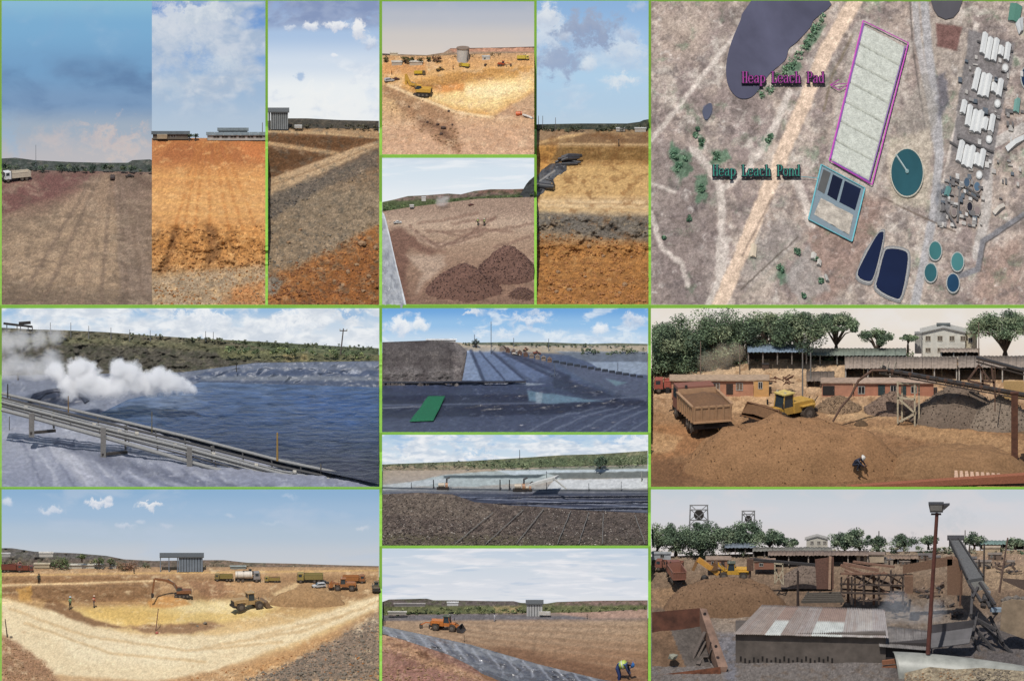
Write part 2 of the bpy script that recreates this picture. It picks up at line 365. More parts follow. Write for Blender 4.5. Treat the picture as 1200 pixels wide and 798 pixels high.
def truck(label, loc, rz=0., sc=1., cab=(220, 190, 60), bed=(220, 190, 60), group=None, load=None, tank=False, name='tipper_truck', ribs=6, cat='truck'):
    t = tag(empty(name, loc, rz, sc), label, cat, group); cm, bm_ = paint(cab), paint(bed)
    MB().box(-3.9, 3.6, -.5, .5, .75, 1.05).box(-3.9, -3.7, -1.1, 1.1, .6, 1.0).build('chassis', DARK, t)
    c = MB().prism([(1.9, .9), (3.95, .9), (4.0, 1.9), (3.75, 3.0), (3.55, 3.15), (1.95, 3.15)], -1.2, 1.2).build('cab', cm, t, bevel=.06)
    MB().hull([(4.0, -1.05, 1.98), (4.0, 1.05, 1.98), (4.03, 1.05, 1.98), (4.03, -1.05, 1.98), (3.78, -1.0, 2.92), (3.78, 1.0, 2.92), (3.81, 1.0, 2.92), (3.81, -1.0, 2.92)]).build('windscreen', GLASS, c)
    for s in (-1, 1):
        MB().box(2.5, 3.55, s * 1.2 - .02, s * 1.2 + .02, 2.0, 2.85).build('side_window', GLASS, c)
        MB().box(3.93, 4.06, s * .85 - .2, s * .85 + .2, 1.15, 1.4).build('headlight', LAMP, c)
        MB().beam((3.9, s * 1.2, 2.5), (4.1, s * 1.5, 2.5), .05).box(4.05, 4.12, s * 1.5 - .12, s * 1.5 + .12, 2.1, 2.65).build('mirror', DARK, c)
    MB().box(3.9, 4.12, -1.2, 1.2, .55, 1.0).build('bumper', DARK, t); MB().box(3.98, 4.04, -.6, .6, 1.25, 1.85).build('grille', DARK, t)
    MB().box(1.6, 1.9, -.9, -.3, 1.05, 2.0).cyl((1.75, .7, 1.0), (1.75, .7, 3.3), .09, n=8).build('exhaust', DARK, t)
    if tank:
        b = MB().cyl((-3.8, 0, 2.15), (1.5, 0, 2.15), 1.15, n=20).build('tank', bm_, t, smooth_=False)
        for x in (-3.2, -1.2, .8): MB().cyl((x, 0, 2.15), (x + .1, 0, 2.15), 1.19, n=20).build('tank_band', CHROME, b)
        MB().cyl((-1.2, 0, 3.2), (-1.2, 0, 3.45), .3, n=12).build('hatch', DARK, b)
    else:
        b = MB(); z0, z1, w = 1.15, 2.75, 1.25
        b.box(-3.95, 1.6, -w + .08, w - .08, z0, z0 + .12)
        for s in (-1, 1):
            b.hull([(-3.95, s * (w - .1), z0 + .0), (1.6, s * (w - .1), z0), (1.6, s * (w - .02), z0), (-3.95, s * (w - .02), z0), (-4.1, s * w, z1), (1.65, s * w, z1), (1.65, s * (w + .08), z1), (-4.1, s * (w + .08), z1)])
        b.hull([(1.55, -w, z0), (1.63, -w, z0), (1.63, w, z0), (1.55, w, z0), (1.65, -w, z1 + .25), (1.73, -w, z1 + .25), (1.73, w, z1 + .25), (1.65, w, z1 + .25)])
        b = b.build('tipper_body', bm_, t)
        for i in range(ribs):
            x = -3.6 + i * 5.0 / (ribs - 1)
            for s in (-1, 1): MB().box(x - .07, x + .07, s * (w + .04) - .06, s * (w + .04) + .06, z0 + .05, z1 - .05).build('rib', bm_, b)
        for s in (-1, 1): MB().box(-4.05, 1.66, s * (w + .06) - .08, s * (w + .06) + .08, z1 - .06, z1 + .06).build('top_rail', bm_, b)
        tg = MB().hull([(-4.02, -w, z0), (-3.92, -w, z0), (-3.92, w, z0), (-4.02, w, z0), (-4.18, -w, z1), (-4.08, -w, z1), (-4.08, w, z1), (-4.18, w, z1)]).build('tailgate', bm_, t)
        for yy in np.linspace(-w + .06, w - .06, 6): MB().hull([(-4.1, yy - .06, z0 + .05), (-3.98, yy - .06, z0 + .05), (-3.98, yy + .06, z0 + .05), (-4.1, yy + .06, z0 + .05), (-4.26, yy - .06, z1), (-4.12, yy - .06, z1), (-4.12, yy + .06, z1), (-4.26, yy + .06, z1)]).build('tailgate_rib', bm_, tg)
        for zz in (z0 + .12, z1 - .1): MB().box(-4.24, -4.06, -w, w, zz - .07, zz + .07).build('tailgate_rail', bm_, tg)
        if load:
            nx, ny = 22, 12; X, Yy = np.meshgrid(np.linspace(-4.0, 1.6, nx), np.linspace(-w + .05, w - .05, ny), indexing='ij')
            Zz = z1 - .25 + .75 * np.exp(-((X + 1.2) / 1.9) ** 2 - (Yy / .95) ** 2) + .1 * fbm(X * 2, Yy * 2, 3, 4)
            mesh_np('load', np.stack([X, Yy, Zz], -1).reshape(-1, 3), grid_faces(nx, ny), mat('load_soil', load, .95, bump=.6), t)
    for x in (2.9, -1.5, -2.9):
        for s in (-1, 1): wheel(t, x, s * 1.0, .55, .42)
    return t
def loader(label, loc, rz=0., sc=1., col=(225, 175, 50), group=None, bucket_z=.25, bucket_col=None, load=None, name='wheel_loader', cabroof=None, bucket_w=1.55):
    t = tag(empty(name, loc, rz, sc), label, 'loader', group); m = paint(col); bmx = paint(bucket_col) if bucket_col else m
    MB().prism([(-3.5, 1.0), (-.6, 1.0), (-.6, 2.2), (-3.2, 2.15), (-3.55, 1.9)], -.95, .95).build('engine_hood', m, t, bevel=.06)
    MB().box(-3.62, -3.5, -.8, .8, 1.1, 1.85).build('radiator_grille', DARK, t)
    MB().box(-3.75, -3.3, -1.1, 1.1, .7, 1.1).build('counterweight', DARK, t)
    c = MB().box(-.75, .75, -.75, .75, 1.0, 1.75).build('cab', m, t)
    MB().hull([(-.7, -.72, 1.75), (.75, -.72, 1.75), (.75, .72, 1.75), (-.7, .72, 1.75), (-.6, -.66, 3.1), (.55, -.66, 3.1), (.55, .66, 3.1), (-.6, .66, 3.1)]).build('cab_glass', GLASS, c)
    for x0, x1 in ((.75, .55), (-.7, -.6)):
        for s in (-1, 1): MB().beam((x0, s * .73, 1.7), (x1, s * .68, 3.12), .1).build('cab_post', m, c)
    MB().box(-.8, .75, -.85, .85, 3.1, 3.28).build('cab_roof', paint(cabroof or col), c, bevel=.04)
    for s in (-1, 1):
        MB().box(.35, .45, s * .6 - .12, s * .6 + .12, 3.28, 3.45).build('work_light', LAMP, c)
        MB().beam((.9, s * .9, 2.1), (1.3, s * 1.15, 2.2), .06).box(1.25, 1.3, s * 1.2 - .12, s * 1.2 + .12, 1.9, 2.5).build('mirror', DARK, c)
        MB().beam((1.0, s * .55, 1.6), (2.6, s * .55, bucket_z + .75), .22, .36).build('lift_arm', m, t)
        MB().beam((1.0, s * .25, 1.2), (2.2, s * .25, bucket_z + .8), .13).build('lift_ram', CHROME, t)
    MB().box(.7, 1.9, -.5, .5, .75, 1.7).build('front_frame', m, t)
    w = bucket_w; z = bucket_z
    prof = [(2.6, z + .05), (3.0, z - .2), (3.9, z - .22), (3.9, z - .12), (3.1, z - .06), (2.78, z + .2), (2.72, z + .75), (3.0, z + 1.12), (2.9, z + 1.2), (2.55, z + .85)]
    b = MB().prism(prof, -w, w).build('bucket', bmx, t)
    for s in (-1, 1): MB().prism([(2.6, z + .05), (3.0, z - .2), (3.85, z - .2), (2.98, z + 1.15), (2.58, z + .85)], s * w - .04, s * w + .04).build('bucket_side', bmx, b)
    for yy in np.linspace(-w + .15, w - .15, 8): MB().box(3.85, 4.1, yy - .06, yy + .06, z - .22, z - .14).build('tooth', DARK, b)
    if load:
        nx, ny = 10, 16; X, Yy = np.meshgrid(np.linspace(2.75, 3.85, nx), np.linspace(-w + .05, w - .05, ny), indexing='ij')
        Zz = z + .95 - (X - 2.75) * .85 + .3 * np.cos(Yy / w * 1.4) + .08 * fbm(X * 3, Yy * 3, 3, 2); mesh_np('load', np.stack([X, Yy, Zz], -1).reshape(-1, 3), grid_faces(nx, ny), mat('load_soil2', load, .95, bump=.6), t)
    for x in (-2.3, 1.45):
        for s in (-1, 1): wheel(t, x, s * 1.1, .8, .6)
    for s in (-1, 1):
        for x in (-2.3,): MB().box(x - .9, x + .9, s * 1.1 - .3, s * 1.1 + .3, 1.65, 1.75).build('mudguard', m, t)
    return t
def excavator(label, loc, rz=0., sc=1., col=(215, 165, 60), group=None, reach=((1.0, 1.8), (3.4, 4.4), (6.2, 3.6), (6.5, .6)), turn=0.):
    t = tag(empty('excavator', loc, rz, sc), label, 'excavator', group); m = paint(col)
    for s in (-1, 1):
        b = MB().prism([(-2.1, .35), (-1.8, 0), (1.8, 0), (2.1, .35), (2.1, .6), (1.8, .9), (-1.8, .9), (-2.1, .6)], s * 1.2 - .3, s * 1.2 + .3).build('track', DARK, t)
        for x in (-1.6, -.55, .55, 1.6): MB().cyl((x, s * 1.2 - .33, .45), (x, s * 1.2 + .33, .45), .28, n=10).build('track_roller', RIM, b)
    MB().cyl((0, 0, .8), (0, 0, 1.1), .8, n=16).box(-1.2, 1.2, -.9, .9, .4, .8).build('turntable', DARK, t)
    MB().prism([(-2.6, 1.1), (1.2, 1.1), (1.2, 1.6), (.2, 2.1), (-2.4, 2.15), (-2.7, 1.8)], -1.25, 1.25).build('engine_house', m, t, bevel=.06)
    MB().box(-2.75, -2.3, -1.2, 1.2, 1.0, 1.9).build('counterweight', DARK, t)
    c = MB().box(-.1, 1.45, .2, 1.2, 1.1, 1.9).build('cab', m, t)
    MB().hull([(-.1, .22, 1.9), (1.45, .22, 1.9), (1.45, 1.18, 1.9), (-.1, 1.18, 1.9), (0, .25, 2.9), (1.15, .25, 2.9), (1.15, 1.15, 2.9), (0, 1.15, 2.9)]).build('cab_glass', GLASS, c)
    MB().box(-.15, 1.25, .18, 1.22, 2.9, 3.02).build('cab_roof', m, c)
    (a, b, d, e) = [Vector((x, -.3, z)) for x, z in reach]
    mid = (a + b) / 2 + Vector((-.35, 0, .45))
    MB().beam(a, mid, .6, .8).beam(mid, b, .6, .72).build('boom', m, t); MB().beam(b + (b - d).normalized() * .6, d, .5, .62).build('stick', m, t)
    MB().cyl(a + Vector((.4, .3, -.3)), mid + Vector((0, .3, 0)), .09, n=8).cyl(mid + Vector((0, 0, .35)), b + Vector((-.3, 0, .5)), .09, n=8).build('ram', CHROME, t)
    u = (e - d).normalized(); wv = Vector((-u.z, 0, u.x)) * -1
    pr = [d, d + u * .5 + wv * .55, d + u * 1.1 + wv * .5, d + u * 1.5 + wv * -.1, d + u * 1.3 - wv * .15, d + u * .2 - wv * .3]
    if (e - d).length > 2: MB().beam(d, e, .46, .5).build('stick_end', m, t); off = e - d
    else: off = Vector((0, 0, 0))
    MB().prism([(p.x + off.x, p.z + off.z) for p in pr], -.8, .2).build('bucket', DARK, t)
    return t
def car(label, loc, rz=0., sc=1., col=(225, 228, 230), group=None, pickup=True, name='pickup_truck'):
    t = tag(empty(name, loc, rz, sc), label, 'car', group); m = paint(col)
    pr = [(-2.5, .45), (2.45, .45), (2.5, .95), (2.3, 1.12), (1.25, 1.2), (.55, 1.78), (-.9, 1.8), (-1.1, 1.2), (-2.5, 1.15)] if pickup else [(-2.2, .45), (2.3, .45), (2.35, .95), (2.2, 1.1), (1.2, 1.18), (.5, 1.75), (-1.9, 1.78), (-2.25, 1.15)]
    b = MB().prism(pr, -.88, .88).build('body', m, t, bevel=.07)
    xr = -.95 if pickup else -1.95
    for s in (-1, 1):
        MB().prism([(1.05, 1.22), (.5, 1.7), (xr + .15, 1.7), (xr, 1.22)], s * .885 - .015, s * .885 + .015).build('side_window', GLASS, b)
        MB().box(2.4, 2.53, s * .65 - .2, s * .65 + .2, .75, .95).build('headlight', LAMP, b)
        for x in (-1.5, 1.5): wheel(t, x, s * .8, .38, .26)
    MB().hull([(1.22, -.75, 1.24), (1.22, .75, 1.24), (1.25, .75, 1.24), (1.25, -.75, 1.24), (.6, -.7, 1.74), (.6, .7, 1.74), (.63, .7, 1.76), (.63, -.7, 1.76)]).build('windscreen', GLASS, b)
    MB().box(2.42, 2.56, -.88, .88, .4, .62).build('bumper', DARK, t)
    if pickup: MB().box(-2.4, -1.2, -.75, .75, 1.17, 1.19).build('load_bed', DARK, t)
    return t
def grader(label, loc, rz=0., sc=1., col=(190, 80, 40), group=None):
    t = tag(empty('motor_grader', loc, rz, sc), label, 'grader', group); m = paint(col)
    MB().prism([(-3.6, .9), (-.9, .9), (-.9, 2.0), (-3.4, 1.9)], -.7, .7).build('engine_hood', m, t, bevel=.05)
    c = MB().box(-.9, .5, -.7, .7, .9, 1.8).build('cab', m, t); MB().box(-.85, .45, -.66, .66, 1.8, 2.9).build('cab_glass', GLASS, c); MB().box(-1, .6, -.8, .8, 2.9, 3.05).build('cab_roof', m, c)
    MB().beam((.4, 0, 1.6), (2.6, 0, 1.9), .3).beam((2.6, 0, 1.9), (4.4, 0, 1.0), .3).build('main_frame', m, t)
    MB().box(1.4, 1.65, -1.7, 1.7, .25, .85).build('blade', DARK, t)
    for x in (-3.0, -1.6, 4.3):
        for s in (-1, 1): wheel(t, x, s * .95, .6, .4)
    return t

# ------------------------------------------------------------------ builders: people
SKIN = mat('skin', (92, 62, 48), .6)
def person(label, loc, rz=0., h=1.75, pose='stand', shirt=(60, 70, 80), trousers=(50, 55, 70), helmet=None, vest=None, group=None, seed=0, boots=(45, 40, 38), sleeves=None):
    """one skinned body per person; clothing colours by body region; helmet and vest are parts"""
    t = tag(empty('person', loc, rz, h / 1.75), label, 'person', group)
    if pose == 'stand':
        J = dict(pel=(0, 0, .95), chest=(0, 0, 1.3), neck=(.01, 0, 1.48), head=(.03, 0, 1.6), top=(.03, 0, 1.70))
        for s, k in ((1, 'l'), (-1, 'r')):
            f = .06 * s
            J.update({k + 'hip': (0, s * .09, .92), k + 'kn': (f + .03, s * .11, .5), k + 'an': (f - .02, s * .12, .09), k + 'to': (f + .14, s * .13, .04),
                      k + 'sh': (0, s * .19, 1.42), k + 'el': (.02 - f, s * .26, 1.13), k + 'wr': (.12 - f, s * .24, .9), k + 'ha': (.15 - f, s * .23, .80)})
    elif pose == 'bend':
        J = dict(pel=(-.12, 0, .93), chest=(.18, 0, 1.12), neck=(.40, 0, 1.13), head=(.53, 0, 1.08), top=(.62, 0, 1.05))
        for s, k in ((1, 'l'), (-1, 'r')):
            J.update({k + 'hip': (-.1, s * .1, .9), k + 'kn': (.02, s * .14, .5), k + 'an': (-.08, s * .15, .09), k + 'to': (.1, s * .16, .04),
                      k + 'sh': (.32, s * .19, 1.1), k + 'el': (.42, s * .24, .82), k + 'wr': (.5, s * .12, .6), k + 'ha': (.54, s * .07, .5)})
    else:
        J = dict(pel=(-.22, 0, .32), chest=(.06, 0, .6), neck=(.22, 0, .74), head=(.34, 0, .78), top=(.43, 0, .80))
        for s, k in ((1, 'l'), (-1, 'r')):
            J.update({k + 'hip': (-.18, s * .1, .32), k + 'kn': (.24, s * .2, .46), k + 'an': (.06, s * .18, .09), k + 'to': (.24, s * .2, .04),
                      k + 'sh': (.14, s * .2, .68), k + 'el': (.32, s * .26, .46), k + 'wr': (.5, s * .14, .32), k + 'ha': (.57, s * .1, .24)})
    R = dict(pel=.15, chest=.17, neck=.06, head=.105, top=.085)
    for k in 'lr': R.update({k + 'hip': .1, k + 'kn': .068, k + 'an': .052, k + 'to': .045, k + 'sh': .075, k + 'el': .052, k + 'wr': .038, k + 'ha': .04})
    E = [('pel', 'chest'), ('chest', 'neck'), ('neck', 'head'), ('head', 'top')]
    for k in 'lr': E += [('pel', k + 'hip'), (k + 'hip', k + 'kn'), (k + 'kn', k + 'an'), (k + 'an', k + 'to'), ('chest', k + 'sh'), (k + 'sh', k + 'el'), (k + 'el', k + 'wr'), (k + 'wr', k + 'ha')]
    names = list(J); me = bpy.data.meshes.new('tmp'); me.from_pydata([J[k] for k in names], [(names.index(a), names.index(b)) for a, b in E], [])
    ob = bpy.data.objects.new('tmp', me); COL.objects.link(ob); md = ob.modifiers.new('s', 'SKIN')
    for i, k in enumerate(names):
        sv = me.skin_vertices[0].data[i]; sv.radius = (R[k], R[k]); sv.use_root = (k == 'pel')
    sd = ob.modifiers.new('d', 'SUBSURF'); sd.levels = 1; sd.render_levels = 1
    dg = bpy.context.evaluated_depsgraph_get(); bm_ = bpy.data.meshes.new_from_object(ob.evaluated_get(dg)); bpy.data.objects.remove(ob)
    bm_.name = 'body'; bm_.materials.clear()
    for m in (paint(shirt, False), paint(trousers, False), SKIN, paint(boots, False), paint(sleeves or shirt, False)): bm_.materials.append(m)
    seg = []
    for a, b in E:
        s = set((a.lstrip('lr') if len(a) <= 4 and a[0] in 'lr' else a, b[1:] if b[0] in 'lr' and b not in ('pel',) else b))
        if 'top' in (a, b) or (a, b) == ('chest', 'neck') and False: q = 2
        elif 'head' in (a, b): q = 2
        elif b.endswith('ha'): q = 2
        elif b.endswith('to'): q = 3
        elif b.endswith('hip') or b.endswith('kn') or b.endswith('an'): q = 1
        elif b.endswith('el') or b.endswith('wr'): q = 4
        else: q = 0
        seg.append((Vector(J[a]), Vector(J[b]), q, R[a]))
    for p in bm_.polygons:
        c = p.center; best = 1e9
        for a, b, q, r in seg:
            d = b - a; tt = max(0, min(1, (c - a).dot(d) / d.length_squared)); dd = (c - a - d * tt).length
            if dd < best: best = dd; p.material_index = q
        p.use_smooth = True
    link(bpy.data.objects.new('body', bm_), t)
    hd = Vector(J['head']); ax = (Vector(J['top']) - Vector(J['neck'])).normalized()
    q = ax.to_track_quat('Z', 'Y').to_matrix().to_4x4()
    mb = MB(); g = bmesh.ops.create_icosphere(mb.bm, subdivisions=2, radius=.15)
    bmesh.ops.delete(mb.bm, geom=[v for v in g['verts'] if v.co.z < -.02], context='VERTS')
    if helmet: mb.cyl((0, 0, -.01), (0, 0, .012), .19, n=16)
    o = mb.build('helmet' if helmet else 'hair', paint(helmet or (28, 24, 22), False), t, smooth_=True); o.matrix_local = Matrix.Translation(hd + ax * .06) @ q
    if vest:
        a, b = Vector(J['pel']) * .6 + Vector(J['chest']) * .4, Vector(J['neck']); d = b - a
        mb = MB(); mb.tube([a, a + d * .35, a + d * .72, a + d * .9], [.185, .215, .215, .13], n=12); v = mb.build('safety_vest', paint(vest, False), t, smooth_=True); v.scale = (1, 1, 1)
        mb = MB(); mb.tube([a + d * .3, a + d * .42], [.222, .224], n=12); mb.build('reflective_band', mat('reflective', (225, 225, 215), .4), v, smooth_=True)
    return t

# ------------------------------------------------------------------ builders: trees and plants
BARK = mat('bark', (92, 76, 62), .95, bump=.5)
def leaf_mat():
    if 'leaf' in MATS: return MATS['leaf']
    m = ground_mat('leaf', rough=.7, fine=.15, scale=3., spec=.25, bump=0); return m
XLIM = [-1e9, 1e9]
def leaves(name, centres, radii, n, size, cols, parent=None, seed=1, flat=1., spread=.9, x0=0.):
    """many small leaf-sprays in clumps"""
    r = np.random.default_rng(seed); centres = np.asarray(centres, float); k = len(centres); idx = r.integers(0, k, n)
    d = r.normal(size=(n, 3)); d /= np.linalg.norm(d, axis=1)[:, None]; rad = r.random(n) ** .45 * spread
    c = centres[idx] + d * (rad * np.asarray(radii)[idx])[:, None] * np.array([1, 1, flat])
    ok = (c[:, 0] + x0 > XLIM[0] + size) & (c[:, 0] + x0 < XLIM[1] - size); c = c[ok]; idx = idx[ok]; n = len(c)
    a = r.normal(size=(n, 3)); a[:, 2] *= .6; a /= np.linalg.norm(a, axis=1)[:, None]; b = np.cross(a, r.normal(size=(n, 3))); b /= np.linalg.norm(b, axis=1)[:, None]
    sz = size * r.uniform(.6, 1.5, n)[:, None]
    V = np.stack([c - a * sz, c + b * sz * .55, c + a * sz, c - b * sz * .5], 1).reshape(-1, 3); F = np.arange(n * 4).reshape(-1, 4)
    ct = r.integers(0, len(cols), k); col = lin(np.asarray(cols, float)[ct[idx]]) / KL * r.uniform(1.2, 2.6, n)[:, None]
    return mesh_np(name, V, F, leaf_mat(), parent, np.repeat(col, 4, 0), smooth_=False)
GREENS = [(62, 80, 52), (74, 92, 58), (52, 70, 48), (88, 104, 64), (46, 62, 44)]
def tree(label, base, w, h, trunk_h=None, cols=GREENS, dens=1., group=None, seed=1, shape='round', leaf=.2, name='tree', lean=0., cat='tree'):
    """w, h in metres; trunk with limbs, crown of leaf clumps"""
    t = tag(empty(name, base), label, cat, group); r = random.Random(seed); th = trunk_h if trunk_h is not None else h * .35
    mb = MB(); top = Vector((lean, 0, th + h * .15)); mb.tube([(0, 0, -.3), (lean * .3, .05, th * .5), top], [w * .035 + .08, w * .028 + .06, w * .018 + .04], n=7)
    cen, rad = [], []
    n = max(10, int(12 + w * 3.4))
    for i in range(n):
        a = r.uniform(0, 6.28); q = math.sqrt(r.random()); cr = (h - th) / 2
        x = math.cos(a) * q * w * .42; y = math.sin(a) * q * min(w * .36, 2.2)
        if shape == 'umbrella': z = th + (h - th) * (.55 + .35 * (1 - q * q)) + r.uniform(-.12, .1) * h
        else: z = th + cr + r.uniform(-1, 1) * cr * .82 * math.sqrt(max(.05, 1 - q * q))
        cen.append((x + lean, y, z)); rad.append(r.uniform(.09, .25) * w * (1 if shape != 'umbrella' else .85))
    for i in range(0, n, 2):
        e = Vector(cen[i])
        if not XLIM[0] + .3 < e.x + base[0] < XLIM[1] - .3: continue
        s = Vector((lean * .7, 0, th * r.uniform(.6, 1.05))); mb.tube([s, (s + e) / 2 + Vector((0, 0, .08 * w)), e], [w * .014 + .03, w * .01 + .02, .015], n=5)
    mb.build('trunk', BARK, t); nl = int(dens * (w * h) * (62 if leaf < .095 else 170)) + 140
    leaves('crown', cen, rad, nl, leaf, cols, t, seed, flat=.8 if shape != 'umbrella' else .5, x0=base[0])
    return t
def treeline(name, sh_or_Y, x0, x1, ytop, ybot, n, cols, leaf=.16, seed=3, Yoff=0., kind='stuff', label=None, cat=None):
    """far-off belt of trees that reads as one mass"""
    r = np.random.default_rng(seed); k = max(6, int((x1 - x0) / 3)); cen, rad = [], []
    fx = lambda q, x: float(np.interp(x, [a for a, _ in q], [b for _, b in q])) if isinstance(q, (list, tuple)) else float(q)
    for i in range(k):
        x = r.uniform(x0, x1); a, b = fx(ytop, x), fx(ybot, x); hgt = b - a; rr = max(.15, hgt * .1 * r.uniform(.25, .5)); rr = min(rr, (x1 - x0) * .05)
        y = r.uniform(a + rr * 7, max(b, a + rr * 7 + .1)); x = min(max(x, x0 + rr * 9), x1 - rr * 9)
        Yd = sh_or_Y if isinstance(sh_or_Y, (int, float)) else sh_or_Y.Y(x, b)
        cen.append(P(x, y, Yd + Yoff + r.uniform(-.5, .5))[:]); rad.append(rr)
    o = leaves(name, cen, rad, n, leaf, cols, None, seed, flat=.8); return tag(o, label, cat, None, kind)

# ------------------------------------------------------------------ builders: buildings and sundry
def wbox(mb, x0, x1, yt, yb, Y, d, dz=0.):
    """upright box whose front face fills a rectangle of the photo at the depth Y, d metres deep"""
    a = P(x0, yb, Y); h = (yb - yt) * .1 / C_; mb.box(a.x, a.x + (x1 - x0) * .1, Y, Y + d, a.z + dz, a.z + h); return mb
def house(label, x0, x1, yt, yb, Y, d, wall, roof, roof_rows=4., name='building', windows=(), doors=(), over=.25, wcol=(50, 52, 55), dcol=(70, 55, 48), gable=False, cat='building', frame=(200, 195, 185), group=None, roof_sheets=0):
    t = tag(empty(name, P((x0 + x1) / 2, yb, Y)), label, cat, group); o = t.location; hh_ = (yb - yt) * .1 / C_; over = min(over, (x1 - x0) * .004, hh_ * .3); tk = min(.14, hh_ * .12); fr = min(.06, hh_ * .05)
    def loc(p): return (p[0] - o.x, p[1] - o.y, p[2] - o.z)
    a = P(x0, yb, Y); x, z = a.x - o.x, 0.; w = (x1 - x0) * .1; h = (yb - yt) * .1 / C_
    wm = mat('wall_%d%d%d' % tuple(wall), wall, .9, var=.12, vscale=1.2, bump=.15)
    if gable:
        g = roof_rows * .1 / C_; MB().prism([(x, -.5), (x + w, -.5), (x + w, h), (x + w / 2, h + g), (x, h)], 0, d).build('wall', wm, t)
        for s in (-1, 1): MB().hull([(x + w / 2, -over, h + g), (x + w / 2 + s * (w / 2 + .2), -over, h - .08), (x + w / 2 + s * (w / 2 + .2), d + over, h - .08), (x + w / 2, d + over, h + g), (x + w / 2, -over, h + g + .12), (x + w / 2 + s * (w / 2 + .2), -over, h + .04), (x + w / 2 + s * (w / 2 + .2), d + over, h + .04), (x + w / 2, d + over, h + g + .12)]).build('roof', mat('roof_%d%d%d' % tuple(roof), roof, .8), t)
    else:
        MB().box(x, x + w, 0, d, -min(.5, h * .12), h).build('wall', wm, t)
        rise = max(.02, (roof_rows * .1 - d * S_) / C_)
        rm = mat('roof_%d%d%d' % tuple(roof), roof, .8, var=.2, vscale=2.)
        n = max(1, roof_sheets); xs = np.linspace(x - over, x + w + over, n + 1); rp = t
        for i in range(n):
            gp = .02 if n > 1 else 0
            MB().hull([(xs[i] + gp, -over, h), (xs[i + 1] - gp, -over, h), (xs[i + 1] - gp, d, h + rise), (xs[i] + gp, d, h + rise), (xs[i] + gp, -over, h + tk), (xs[i + 1] - gp, -over, h + tk), (xs[i + 1] - gp, d, h + rise + tk), (xs[i] + gp, d, h + rise + tk)]).build('roof' if n == 1 else 'roof_sheet', rm, rp)
    for (wx0, wx1, wy0, wy1) in windows:
        a = x + (wx0 - x0) * .1; b = x + (wx1 - x0) * .1; zb = (yb - wy1) * .1 / C_; zt = (yb - wy0) * .1 / C_
        f = MB().box(a - fr, b + fr, -fr, .02, zb - fr, zb).box(a - fr, b + fr, -fr, .02, zt, zt + fr).box(a - fr, a, -fr, .02, zb, zt).box(b, b + fr, -fr, .02, zb, zt).box((a + b) / 2 - fr / 2, (a + b) / 2 + fr / 2, -.05, .02, zb, zt).build('window', mat('frame_%d%d%d' % tuple(frame), frame), t)
        MB().box(a, b, -.02, .03, zb, zt).build('pane', mat('pane_%d%d%d' % tuple(wcol), wcol, .2), f)
    for (wx0, wx1, wy0, wy1) in doors:
        a = x + (wx0 - x0) * .1; b = x + (wx1 - x0) * .1; zb = (yb - wy1) * .1 / C_; zt = (yb - wy0) * .1 / C_
        f = MB().box(a, b, -.05, .03, zb, zt).build('door', mat('door_%d%d%d' % tuple(dcol), dcol), t)
        MB().box(b - .14, b - .08, -.1, -.04, (zb + zt) / 2, (zb + zt) / 2 + .06).build('handle', CHROME, f)
    return t
def pole(label, px, py, ytop, Y, r=.09, col=(90, 78, 66), name='utility_pole', arm=0., cat='pole', group=None, lean=0.):
    t = tag(empty(name, P(px, py, Y)), label, cat, group); h = (py - ytop) * .1 / C_
    m = mat('pole_%d%d%d' % tuple(col), col, .85); MB().cyl((0, 0, -.4), (lean, 0, h), r, r * .7, n=8).build('post', m, t)
    if arm:
        MB().box(lean - arm, lean + arm, -.05, .05, h - .32, h - .22).build('crossarm', m, t)
        for s in (-.9, 0, .9): MB().cyl((lean + s * arm, 0, h - .22), (lean + s * arm, 0, h - .05), .05, n=6).build('insulator', LAMP, t)
    return t
